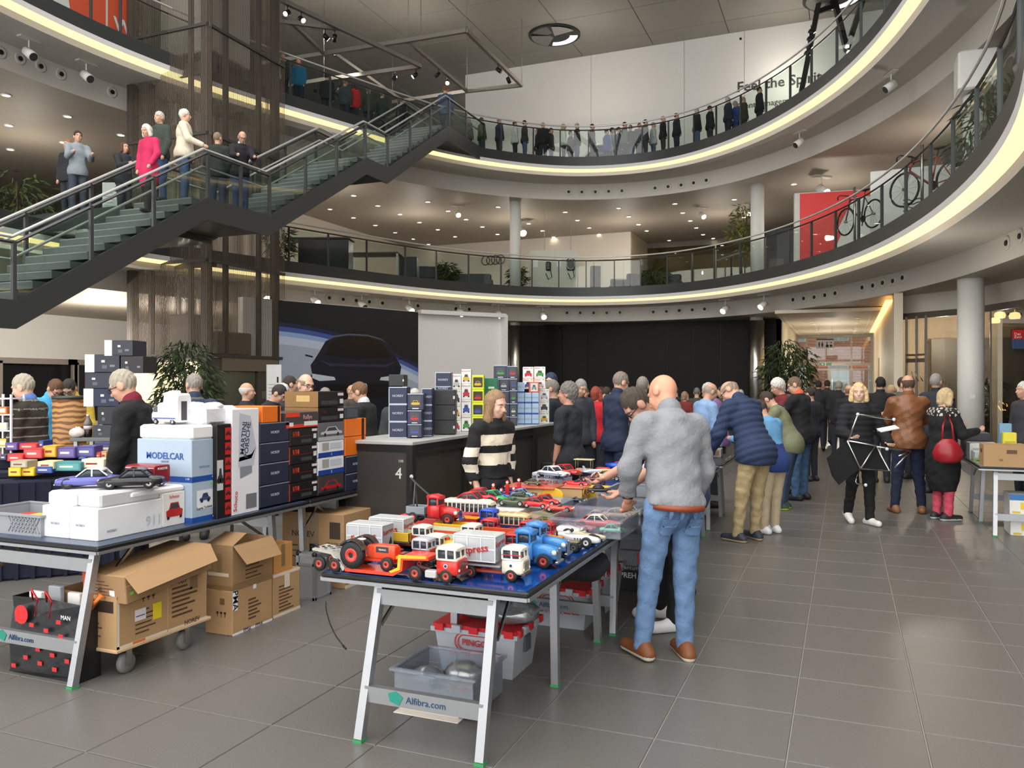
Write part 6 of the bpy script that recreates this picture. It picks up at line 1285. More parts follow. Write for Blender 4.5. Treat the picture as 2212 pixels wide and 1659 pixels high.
for py in(1024,1014,1005,998):
 for px in range(1300,1420,19):
  i=k%8;x=px+rr.uniform(-5,5)+(1024-py)*.9;q=tp(x,py+rr.uniform(-2,2));k+=1
  if abs(px-1330)<14 and py>1005 or q.x>-1.36 or q.x<-2.36 or q.y>9.3:continue
  if k%3==0:toy_car('small %s toy car among the far toys, %s row'%(NM[i],{1024:'nearest',1014:'second',1005:'third',998:'last'}[py]),q,.16,rr.uniform(-.6,.6),PAL[i],('sedan','beetle','roadster')[k%3],group='small cars on the far toy table')
  else:
   w=rr.uniform(.07,.13);solid_box('toy_box','small %s toy box among the far toys, %s row'%(NM[i],{1024:'nearest',1014:'second',1005:'third',998:'last'}[py]),q.x-w/2,q.x+w/2,q.y,q.y+.1,TZ,TZ+rr.uniform(.04,.09),PAL[i],[('f',.15,.85,.2,.8,PAL[(i+3)%8])],'small boxes on the far toy table',rz=rr.uniform(-.2,.2))
xa,x0,x1,y0,y1,zf=FOAM
t=toy_car('blue classic model car with white roof on the foam tray',((xa+x0)/2+.02,(y0+y1)/2-.02,zf),.38,math.radians(215),(96,98,176),'sedan',(236,236,238),(60,60,62),'large models on foam',1.05)
t=toy_car('black classic model car on the grey foam tray',((x0+x1)/2+.05,(y0+y1)/2+.06,zf),.38,math.radians(215),(26,26,30),'sedan',None,(170,170,170),'large models on foam',1.0)
vx,vy,vz=VANP
t=thing('toy_van','dark red panel van model lettered PORSCHE on white foam','model van',(vx+.02,vy,vz),math.radians(184));vr=tin((140,26,36),.3)
t.scale=(.92,.92,.92);sloft([(-.16,.075,.03,.15),(-.155,.08,.025,.155),(.08,.08,.025,.158),(.095,.078,.025,.15)],9,18).build('van_body',vr,t);sloft([(.09,.07,.03,.09),(.14,.062,.03,.085),(.165,.045,.035,.075)],4).build('bonnet',vr,t)
MB().box(.05,.085,.0802,.082,.09,.13).build('side_window',wind,t);MB().box(.0955,.097,-.06,.06,.095,.138).build('windscreen',wind,t)
for s in(-1,1):MB().box(-.155,.09,s*.0805-.001,s*.0805+.001,.135,.139).build('white_line',cm((230,226,226),.4),t)
text('PORSCHE',.032,cm((240,238,238),.4),(-.03,.0825,.105),'+y',t,bold=.02);text('PORSCHE',.022,cm((240,238,238),.4),(-.1615,0,.13),'-x',t,bold=.02)
wheels(t,(-.09,.12),.07,.03,(150,30,36),.02)
x0,x1,y0,y1,zz=MOTOR
t=thing('toy_motorhome','white motorhome model with raised rear box on the foam lid','model motorhome',((x0+x1)/2-.05,(y0+y1)/2,zz),math.radians(180));wt=tin((236,236,234),.35)
sloft([(-.12,.06,.02,.20),(-.11,.065,.015,.215),(.0,.065,.015,.215),(.01,.06,.02,.2)],7,16).build('rear_box',wt,t);sloft([(.0,.06,.015,.15),(.06,.06,.015,.15),(.11,.055,.02,.10),(.125,.05,.03,.08)],6,16).build('cab',wt,t);sloft([(-.04,.05,.19,.235),(.02,.05,.19,.22)],4).build('roof_box',wt,t)
for s in(-1,1):MB().box(.06,.1,s*.0585-.001,s*.0585+.001,.085,.125).build('side_window',wind,t);MB().box(-.1,.1,s*.066-.001,s*.066+.001,.04,.048).build('blue_stripe',cm((70,90,160),.4),t)
MB().box(.105,.115,-.045,.045,.09,.12).build('windscreen',wind,t);wheels(t,(-.07,.08),.055,.02,(190,190,190),.014);MB().box(-.122,-.12,-.02,.03,.03,.16).build('rear_door',cm((60,60,64),.4),t)
# dark counter units and the boxes on them
CZ=1.2
cw=mat('counter_dark',(58,54,50),.5,var=.25,vs=4);ctop=mat('counter_top_grey',(176,176,172),.5)
for k,(a,b)in enumerate(((6.1,7.2),(7.2,8.2),(8.2,9.1),(9.1,9.95))):
 t=thing('counter_unit','dark wooden counter unit with black steel posts, %s from the front'%('first','second','third','fourth')[k],'counter',(-4.15,a,0),0,'dark counter units');l=b-a-.01
 MB().box(.03,.72,.03,l-.03,.04,CZ-.09).build('panel',cw,t);MB().cbox(0,.75,.0,l,CZ-.03,CZ,.004).build('top',ctop,t);MB().box(.02,.73,.02,l-.02,CZ-.09,CZ-.03).build('top_frame',black,t)
 for x in(.03,.72):
  for y in(.03,l-.03):MB().box(x-.03,x+.03,y-.03,y+.03,0,CZ-.03).build('post',black,t)
 for z in(.06,CZ-.1):MB().box(.70,.745,.05,l-.05,z-.02,z+.02).build('rail',black,t)
 if not k:
  text('4',.13,cm((206,206,200),.6),(.60,.027,.92),'-y',t,bold=.015);text('4',.12,cm((24,22,20),.6),(.14,.027,.90),'-y',t,bold=.02);text('108',.035,cm((190,190,186),.6),(.62,.027,1.03),'-y',t)
  for i in range(4):MB().lathe([(.012,0),(.012,-.006)],(.03,-.001,.3+.2*i),8,axis='y').build('bolt',steel,t)
def face_box(lab,pl,pr,yb,yt,d,c,dc,dp=.3,grp='model boxes on the dark counter',name='model_box'):
 a,w,_,z0,z1=fbox(pl,pr,yb,yt,d,dp);t=thing(name,lab,'box',(a.x,a.y,z0),YAW,grp);dim=(w,dp,z1-z0)
 MB().cbox(0,w,0,dp,0,dim[2],.004).build('body',cm(c,.45),t);dec(t,dim,dc);return t
K={'n':((38,46,74),lambda c:[('f',0,1,.95,1,(196,204,220),'edge'),('f',0,1,0,.04,(196,204,220),'edge'),('f',0,.04,0,1,(196,204,220),'edge'),('txt','f','NOREV',.03,.5,.48,(200,206,220)),('l',.05,.95,.05,.95,(150,132,120),'clear_side')]),'w':((44,52,78),lambda c:[('f',.18,.82,.2,.85,(70,72,76),'window'),('car','f',.22,.78,.26,.6,c,1),('f',0,1,.95,1,(190,198,214),'edge'),('f',.3,.7,.06,.12,(214,216,222),'name_strip')]),'v':((236,234,230),lambda c:[('car','f',.15,.85,.14,.7,c,1),('txt','f','Schuco',.025,.3,.88,(200,60,56)),('f',.72,.9,.84,.92,(120,214,90),'price_dot',1)]),'y':((216,226,40),lambda c:[('f',.12,.9,.15,.85,(60,52,46),'window'),('car','f',.2,.8,.2,.6,c,1)]),'g':((26,112,74),lambda c:[('f',.3,.75,.12,.3,(206,226,206),'label'),('f',0,1,.95,1,(60,150,104),'edge')]),'k':((36,37,39),lambda c:[('txt','f','GT',.05,.55,.5,(60,60,62),0,.02),('f',.9,.98,.4,.6,(210,210,210),'emblem')]),'b':((178,204,228),lambda c:[('f',0,1,0,.13,(36,84,170),'band'),('txt','f','MODELCAR',.018,.5,.55,(120,150,190))]),'o':((226,100,50),lambda c:[('f',.14,.86,.12,.88,(226,226,226),'window'),('car','f',.25,.75,.25,.75,(150,150,154),1)])}
KN=dict(n='navy',w='dark window',v='white printed',y='yellow framed',g='green',k='black GT',b='pale blue MODELCAR',o='orange framed')
for kd,d,cols,where in(('n',7.46,[(300,500,(935,757,568,380))],'in the front navy column'),('w',7.40,[(503,660,(930,785,635)),(503,680,(632,452))],'in the window column'),('n',7.6,[(660,772,(915,748,575,395))],'right of the window column'),('k',7.9,[(780,1025,(895,742,577,412))],'in the black stack'),('n',8.0,[(805,978,(412,380,220))],'on top of the black stack'),('k',7.6,[(300,470,(374,245))],'above the front navy column'),('v',8.46,[(1090,1196,(862,688,517,347,188)),(985,1088,(865,722,572,407,240))],'in the white stacks'),('y',9.2,[(1202,1335,(822,702,552,407,252))],'in the yellow stack'),('g',9.5,[(1338,1485,(830,700,552,417,285))],'in the green stack'),('w',9.6,[(1490,1610,(830,700,560,424,290)),(1612,1698,(832,703,558,418,290)),(1440,1588,(288,145)),(1590,1702,(288,155))],'above the green stack'),('b',9.9,[(1700,1776,(792,677,557,443,330)),(1778,1853,(792,677,557,443)),(1855,1930,(792,677,557,443))],'in the pale blue block'),('o',9.95,[(1825,1935,(442,325))],'on the pale blue block'),('v',10.2,[(1935,2045,(777,652,527,405)),(1880,2004,(403,287,160)),(1758,1876,(404,288,162))],'at the far counter end')):
 base,fn=K[kd];CP=[(190,190,186),(70,150,70),(60,84,170),(196,44,50),(210,170,60),(60,62,66)];CN=['silver','green','blue','red','gold','black']
 for ci,(a,b,ys)in enumerate(cols):
  for r_ in range(len(ys)-1):
   i=(ci*2+r_+len(where))%6;n=len(ys)-1;pos='' if n==1 and len(cols)==1 else ', '+('only one' if n==1 else ORD[r_]if r_<n-1 else 'top')+('' if len(cols)==1 else ' of %s column'%('left','second','third','last')[ci])
   face_box('%s box%s %s%s'%(KN[kd],' with %s car'%CN[i]if kd in 'wvy' else '',where,pos),780+.1989*a,780+.1989*b-.4,760+.1989*ys[r_],760+.1989*ys[r_+1]+.3,d,base,fn(CP[i]),.26)
# left stall: cloth table, tiers of toy boxes, boxed models, crate
navycloth=mat('navy_cloth',(22,26,46),.9,var=.25,bump=.4,bs=20)
A,B_=ad(-60,6.9),ad(256,7.35);dv=(B_-A);rz=math.atan2(dv.y,dv.x)
t=thing('stall_table','stall table draped in dark navy cloth at the left','table',A,rz);Lt=dv.length
MB().cbox(0,Lt,0,.62,0,.86,.02).build('draped_cloth',navycloth,t);MB().cbox(.02,Lt-.02,.2,.62,.86,.92,.01).build('display_step',navycloth,t);MB().cbox(.02,Lt-.02,.42,.62,.92,1.02,.01).build('display_step',navycloth,t)
for k in range(9):MB().beam((.2+k*Lt/9,-.012,.01),(.2+k*Lt/9,-.004,.84),.03,.02).build('cloth_fold',navycloth,t)
SB=[('yellow',80,205,1430,1512,(226,186,40)),('second yellow',207,340,1428,1510,(224,184,36)),('blue',345,522,1418,1482,(40,66,140)),('teal lettered',540,805,1375,1460,(70,140,140)),('long cream',810,1035,1345,1432,(232,222,190)),('beige',372,536,1368,1440,(220,204,160)),('purple',50,172,1180,1252,(90,66,130)),('red lettered',180,368,1188,1248,(190,50,52)),('small blue',380,432,1160,1240,(50,70,140)),('open red',232,418,1240,1335,(196,56,60)),('yellow and black',425,555,1212,1322,(216,160,44)),('violet',562,745,1228,1332,(92,76,140)),('indigo',750,940,1215,1322,(70,64,130)),('navy and gold',945,1155,1182,1292,(60,60,110)),('tiny blue',775,860,1295,1345,(50,84,150)),('tiny yellow',865,930,1305,1345,(230,190,70)),('tiny red',932,1002,1275,1340,(186,60,60)),('ivory',1065,1150,1308,1372,(236,228,200)),('tan',1004,1060,1265,1350,(196,150,100)),('bright red tilted',65,228,1298,1362,(214,50,46)),('dark navy',0,62,1298,1352,(44,48,90)),('clear jar',100,270,1362,1428,(170,164,140))]
for nm,a,b,yt,yb,c in SB:
 d=7.05+.0002*a+(.0 if yb>1400 else .25 if yb>1300 else .5);face_box('%s toy box on the left navy stall'%nm,.217*a,.217*b,700+.217*yb+1,700+.217*yt,d,c,[('f',.08,.92,.15,.85,[min(255,v+28)for v in c],'print_panel'),('f',.2,.7,.4,.6,(236,226,200)if sum(c)<420 else(150,60,50),'lettering_bar',1)],.16,'toy boxes on the left stall','toy_box')
for k,(a,b,yt,yb,e)in enumerate(((1040,1322,160,316,75),(845,1190,302,480,95),(1200,1428,320,486,0),(847,1188,485,640,0),(832,1185,643,820,98),(970,1180,822,1000,0),(925,1180,1004,1132,0))):
 u=e/(b-a);face_box('boxed model in clear wrap, %s in the dark tower'%('topmost','second-row left','second-row right','middle','white-ended fourth','fifth','lowest')[k],.217*a,.217*b,700+.217*yb,700+.217*yt,9.3,((46,48,60),(40,44,58),(34,32,36),(42,46,58),(26,34,66),(40,40,46),(56,58,62))[k],([('f',0,u,0,1,(226,224,220),'white_end',1)]if e else[])+[('f',u+.2,u+.3,.55,.68,(220,222,226),'label',1),('f',u+.22,u+.36,.2,.4,(90,94,104),'small_print',1),('f',.72,.86,.3,.42,(120,124,134),'small_print',1)],.35,'dark boxed models')
t=thing('side_table','narrow grey table under the dark tower of boxed models','table',ad(150,9.2),YAW);w=122*9.2/F_PX;z1=zat(946,9.2)
MB().cbox(0,w,0,.5,z1-.04,z1,.004).build('table_top',cm((110,112,112),.4),t)
for x in(.04,w-.04):MB().box(x-.02,x+.02,.05,.09,0,z1-.04).build('leg',alu,t);MB().box(x-.02,x+.02,.4,.44,0,z1-.04).build('leg',alu,t)
t=thing('cola_bottle','cola bottle with dark drink on the narrow grey table','bottle',ad(190,9.35,z1));MB().lathe([(.04,0),(.045,.02),(.045,.12)],n=14).build('drink',cm((40,24,20),.2),t);MB().lathe([(.046,.12),(.046,.16),(.03,.2),(.016,.22),(.016,.24)],n=14).build('bottle_neck',cm((120,110,104),.2),t);MB().lathe([(.018,.24),(.018,.26)],n=10).build('cap',cm((236,236,236),.4),t);MB().lathe([(.0465,.09),(.0465,.13)],n=14).build('label_band',cm((210,190,196),.5),t)
t=thing('paper_bag','crumpled white paper bag lying beside the cola bottle','bag',ad(166,9.3,z1));q=MB().ball((0,0,.05),.09,10,7,(1.1,.8,.7));rr=random.Random(9);q.v=[(x*rr.uniform(.85,1.15),y,max(0,z*rr.uniform(.8,1.2)))for x,y,z in q.v];q.build('crumpled_paper',mat('bag_paper',(226,210,200),.6,bump=.6,bs=30),t)
t=thing('plywood_drum','curved plywood crate with dark grain behind the left stall','crate',ad(150,10.0));ply=mat('ply_grain',(180,130,72),.55,stripes=((110,70,34),5,5,'Z',.55));rr_=33*10/F_PX
MB().lathe([(rr_*1.0,.45),(rr_,zat(862,10.0))],n=26).build('drum',ply,t);MB().lathe([(rr_*1.03,zat(862,10)),(rr_*1.03,zat(855,10))],n=26).build('rim',darksteel,t);MB().lathe([(rr_*.9,0),(rr_*.9,.45)],n=20).build('foot',black,t)
t=thing('toy_rack','white shelf rack with small toys at the far left','rack',ad(-22,7.6),YAW);w=.2;zt=zat(852,7.6)
for x in(0,w):MB().box(x-.008,x+.008,-.01,.01,0,zt).build('upright',cm((232,232,232),.4),t);MB().box(x-.008,x+.008,.19,.21,0,zt).build('upright',cm((232,232,232),.4),t)
for k in range(5):
 z=.95+.15*k;MB().box(0,w,0,.2,z,z+.012).build('shelf',cm((232,232,232),.4),t)
 if k<4:face_box('%s toy box on the %s shelf of the white rack'%(('red','yellow','white','orange')[k],('lowest','second','third','upper')[k]),-10,14,HZ-(z+.013-CAM_H)*F_PX/7.6,HZ-(z+.08-CAM_H)*F_PX/7.6,7.6,((200,60,50),(226,190,70),(232,228,222),(224,120,60))[k],[('f',.1,.9,.2,.8,(236,220,190))],.1,'boxes on the white rack','toy_box')
toy_car('full-size dark blue car displayed behind the framed opening at the left',(XL-.25,16.6,.0),4.4,rad(60),(26,34,54),'sedan',None,(150,150,154),'display cars',1.0)['category']='car'
h_=ring_hit(1330,4.0);o=toy_car('white show car with blue stripes parked on the upper gallery',(h_[0][0],h_[0][1],Z2),4.3,.35,(232,234,234),'sedan',None,(150,150,154),'display cars',1.0,.075,(50,90,190));o['category']='car'
# further tables of the middle row, stall with grey cover
folding_table(-2.40,-1.30,9.6,11.0,'fourth folding table in the toy row, where the quilted jacket man bends',blk,logo=False)
rr=random.Random(21);WORD=['red','blue','white','yellow','grey','green','orange','black','brown','cream'];WC=[(190,50,46),(50,80,150),(226,226,224),(226,190,70),(140,142,144),(70,120,80),(220,120,50),(40,40,42),(120,86,60),(226,214,184)]
def scatter(n,x0,x1,y0,y1,z,where,grp):
 for k in range(n):
  i=k%10;w,dp,h=rr.uniform(.08,.2),rr.uniform(.08,.16),rr.uniform(.04,.13);gx=x0+(x1-x0-.2)*((k*7)%n)/n;gy=y0+(y1-y0-.16)*k/n
  solid_box('toy_box','%s %s toy box %s'%(('small','long','tall')[k//10%3],WORD[i],where),gx,gx+w,gy,gy+dp,z,z+h,WC[i],[('f',.12,.88,.2,.8,WC[(i+4)%10])],grp)
scatter(20,-2.36,-1.34,9.65,10.95,TZ,'on the fourth table of the toy row','boxes on the fourth table')
p=ad(1234,14.6);t=thing('covered_stall','stall table under a grey translucent cover with yellow rods','stall',p,YAW*.6);w=1.0
MB().cbox(0,w,0,.7,.80,.84,.005).build('table_top',cm((120,122,124),.4),t);MB().prism([(0,.84),(.7,.84),(.7,1.22),(.35,1.25),(.06,1.0)],.0,w,'x').build('grey_cover',mat('grey_cover',(120,124,126),.35,bump=.3,bs=14),t)
for x in(.2,.5,.8):MB().cyl((x,.03,.84),(x,.1,1.06),.012,n=6).build('yellow_rod',cm((224,180,60),.4),t)
for x in(.06,w-.06):
 for y in(.06,.64):MB().box(x-.02,x+.02,y-.02,y+.02,0,.8).build('leg',alu,t)
t=thing('orange_cloth_bag','orange-yellow cloth bag beside the grey covered stall','bag',(p.x-.1,p.y-.1,.84));MB().loft([[(x*k,y*k,z)for x,y in((-.14,-.1),(.14,-.1),(.14,.1),(-.14,.1))]for k,z in((1,0),(1.1,.15),(.6,.34))],True,True).build('cloth',mat('orange_cloth',(226,160,60),.8,bump=.4,bs=18),t);t.location=ad(1230,13.9,.5);MB().cbox(-.15,.15,-.12,.12,-.5,0,.01).build('box_below',cm((130,132,134),.6),t)
p=at(1395,990,.8);t,_=open_crate('white_basket','white plastic basket in front of the navy zip jacket man',p.x-.2,p.x+.15,p.y,p.y+.25,TZ+.001,TZ+.1,cm((232,232,232),.4),'basket',.01,.004)
# right-hand stall
c=at(2115,1007,TZ);rt=folding_table(c.x,c.x+1.1,c.y,c.y+2.0,'folding table with carton at the right-hand stall',mat('grey_sheet',(120,124,124),.4),logo=False)
x,y=c.x,c.y
t,dim=carton('open fruit carton with heart-shaped handle hole on the right-hand stall',x+.05,x+.55,y+.04,y+.36,TZ,TZ+.24,kraft,[('f',.45,.65,.6,.78,(90,66,44),'handle_hole',1),('f',.3,.38,.25,.35,(140,108,72),'round_hole',1),('f',.8,.88,.25,.35,(140,108,72),'round_hole',1),('l',.35,.65,.6,.78,(90,66,44),'handle_hole',1)],openk=1)
for k,(dx,dy,w,d_,h,cc,nm)in enumerate(((.03,.55,.35,.3,.12,(190,196,200),'grey plastic tray'),(.02,.9,.3,.3,.2,(206,208,206),'pale magazine pile'),(.0,1.3,.3,.3,.3,(60,62,66),'black flat case'),(.42,.6,.12,.12,.22,(226,228,226),'white round-logo box'),(.42,.6,.121,.121,.0,(226,228,226),''),(.36,.8,.14,.12,.34,(226,210,60),'yellow and white box'),(.35,.98,.13,.1,.44,(120,160,190),'blue and white box'),(.6,.5,.3,.25,.1,(170,60,60),'red folder pile'),(.0,.42,.3,.1,.05,(120,150,90),'green booklet pile'))):
 if nm:solid_box('stall_goods',nm+' on the right-hand stall table',x+dx,x+dx+w,y+dy,y+dy+d_,TZ,TZ+h,cc,[('f',.1,.9,.3,.7,[max(0,v-36)for v in cc]),('f',.1,.5,.1,.22,(236,236,234))],'goods on the right-hand stall')
for k in range(2):solid_box('banana_box','%s banana carton with blue and yellow print under the right-hand stall'%('lower','upper')[k],x+.32,x+.85,y+.1+.05*k,y+.5,.0+.23*k,.225+.23*k,(236,236,230),[('f',.0,1,.7,1,(60,120,180),'blue_print'),('f',.2,.9,.25,.6,(240,206,50),'yellow_print',1),('f',.45,.6,.35,.55,(60,50,40),'hand_hole',2),('f',.05,.2,.05,.15,(220,190,60),'yellow_print',1)],'banana cartons',cat='carton')
# people: smooth bodies grown from distance fields
V3=lambda*a:np.array(a,float)
def seg_d(X,a,b,ra,rb):
 ba=b-a;l2=ba@ba+1e-9;t=np.clip(((X-a)@ba)/l2,0,1)
 return np.linalg.norm(X-a-t[...,None]*ba,axis=-1)-(ra+(rb-ra)*t)
def ell_d(X,c,r,R):
 q=(X-c)@R.T;k0=np.linalg.norm(q/r,axis=-1);k1=np.linalg.norm(q/(r*r),axis=-1)+1e-9
 return k0*(k0-1)/k1
def prim_box(p,k):
 if p[0]=='c':m=max(p[3],p[4])+k;return np.minimum(p[1],p[2])-m,np.maximum(p[1],p[2])+m
 m=max(p[2])+k;return p[1]-m,p[1]+m
def field(prims,h,lo,shape,k,infl=0):
 D=np.full(shape,.2);ax=[lo[i]+h*np.arange(shape[i])for i in range(3)]
 for p in prims:
  a,b=prim_box(p,k+2*h+infl);i0=np.clip(((a-lo)/h).astype(int),0,np.array(shape)-1);i1=np.clip(((b-lo)/h).astype(int)+2,1,shape)
  if(i1<=i0).any():continue
  X=np.stack(np.meshgrid(*[ax[i][i0[i]:i1[i]]for i in range(3)],indexing='ij'),-1);sl=tuple(slice(i0[i],i1[i])for i in range(3))
  d=(seg_d(X,*p[1:5])if p[0]=='c' else ell_d(X,*p[1:4]))-infl;o=D[sl]
  t=np.clip(.5+.5*(d-o)/k,0,1);D[sl]=d*(1-t)+o*t-k*t*(1-t)
 return D
def grid_of(prims,h,k,infl=0):
 bs=[prim_box(p,infl+2.5*h)for p in prims];lo=np.min([b[0]for b in bs],0);hi=np.max([b[1]for b in bs],0)
 return lo,tuple(int(n)+2 for n in np.ceil((hi-lo)/h))
def nets(D,lo,h):
 s=D<0;nx,ny,nz=D.shape;c=s[:-1,:-1,:-1].astype(np.int8)*0
 for i in(0,1):
  for j in(0,1):
   for k in(0,1):c=c+s[i:nx-1+i,j:ny-1+j,k:nz-1+k]
 act=(c>0)&(c<8);idx=-np.ones(act.shape,int);ii=np.argwhere(act);idx[act]=np.arange(len(ii))
 acc=np.zeros((len(ii),3));cnt=np.zeros(len(ii));o8=[(i,j,k)for i in(0,1)for j in(0,1)for k in(0,1)]
 for a in o8:
  for ax in range(3):
   if a[ax]:continue
   b=list(a);b[ax]=1
   da=D[tuple((ii+a).T)];db=D[tuple((ii+b).T)];m=(da<0)!=(db<0)
   t=np.where(m,da/np.where(m,da-db,1),0);p=np.array(a)[None]+0.0*acc;p[:,ax]+=t
   acc[m]+=p[m];cnt[m]+=1
 V=(ii+acc/np.maximum(cnt,1)[:,None])*h+lo;F=[]
 for ax in range(3):
  u,v=(ax+1)%3,(ax+2)%3
  A=[slice(None)]*3;Bq=[slice(None)]*3;A[ax]=slice(0,-1);Bq[ax]=slice(1,None);A[u]=A[v]=Bq[u]=Bq[v]=slice(1,-1)
  m=s[tuple(A)]!=s[tuple(Bq)];e=np.argwhere(m)
  e[:,u]+=1;e[:,v]+=1
  if not len(e):continue
  def g(du,dv):q=e.copy();q[:,u]-=du;q[:,v]-=dv;return idx[tuple(q.T)]
  q=np.stack([g(1,1),g(0,1),g(0,0),g(1,0)],1);ins=s[tuple(e.T)]
  q[~ins]=q[~ins][:,::-1];F.append(q)
 F=np.concatenate(F)if F else np.zeros((0,4),int)
 return V,F[(F>=0).all(1)]
def np_mesh(name,parts,mats):
 """parts: list of (V, F, material index per face)"""
 V,F,Mi,o=[],[],[],0
 for v,f,mi in parts:V.append(v);F.append(f+o);Mi.append(mi);o+=len(v)
 V=np.concatenate(V);F=np.concatenate(F);Mi=np.concatenate(Mi).astype(np.int32)
 me=bpy.data.meshes.new(name);me.vertices.add(len(V));me.vertices.foreach_set('co',V.ravel().astype(np.float32))
 me.loops.add(len(F)*4);me.loops.foreach_set('vertex_index',F.ravel().astype(np.int32));me.polygons.add(len(F))
 me.polygons.foreach_set('loop_start',np.arange(0,len(F)*4,4,dtype=np.int32));me.polygons.foreach_set('use_smooth',np.ones(len(F),bool))
 for m in mats:me.materials.append(m)
 me.polygons.foreach_set('material_index',Mi);me.update(calc_edges=True);return me
ARM={'d':(4,9,14),'f':(34,8,62),'p':(-8,16,40),'r':(52,6,30),'h':(18,14,80),'b':(-25,12,35),'u':(62,10,75),'k':(14,26,66)}
def limbs(o):
 s=o['H']/1.75;L=rad(o['lean']);P=V3(0,-.32*math.sin(L)*s,.93*s);x=V3(1,0,0)
 up=V3(0,math.sin(L),math.cos(L));fw=V3(0,math.cos(L),-math.sin(L));g=o['fat'];J=dict(s=s,P=P,up=up,fw=fw,x=x)
 tw=rad(o['twist']);xs=V3(math.cos(tw),0,0)+fw*math.sin(tw)
 S=P+up*.50*s;J['S']=S;N=P+up*.545*s;ha=L+rad(o['nod']);hu=V3(0,math.sin(ha),math.cos(ha));hf=V3(0,math.cos(ha),-math.sin(ha))
 tr=rad(o['turn']);hx=x*math.cos(tr)-hf*math.sin(tr)*1;hf=hf*math.cos(tr)+x*math.sin(tr)
 c=N+(up*.035+hu*.125)*s+(hf*.015)*s;J.update(N=N,c=c,hu=hu,hf=hf,hx=np.cross(hf,hu))
 J['arms']=[]
 for i,sd in enumerate((-1,1)):
  a=o['arms'][i];a=ARM[a]if isinstance(a,str)else a;f,ab,el=map(rad,a[:3]);sh=S+xs*(sd*.176*s*(1+.3*(g-1)))-up*.02*s
  d1=(-V3(0,0,1)*math.cos(f)+V3(0,1,0)*math.sin(f))*math.cos(ab)+x*(sd*math.sin(ab));d2f=f+el
  inn=rad(a[3])if len(a)>3 else rad(8);d2=(-V3(0,0,1)*math.cos(d2f)+V3(0,1,0)*math.sin(d2f))*math.cos(inn)-x*(sd*math.sin(inn))
  e=sh+d1*.285*s;w=e+d2*.25*s;J['arms'].append((sh,e,w,d2,sd))
 J['legs']=[]
 for i,sd in enumerate((-1,1)):
  hp=P+x*sd*.09*s;a=o['stride']*(1 if i==0 else-1);an=V3(sd*(.10+o['feet'])*s,math.sin(rad(a))*.55*s+o['fy']*sd*s,.085*s+(max(0,-a)/30)*.10*s)
  kn=(hp+an)/2+V3(0,.02+.10*max(0,-a)/25+.03*max(0,a)/25,0)*s;J['legs'].append((hp,kn,an,sd,-a))
 return J
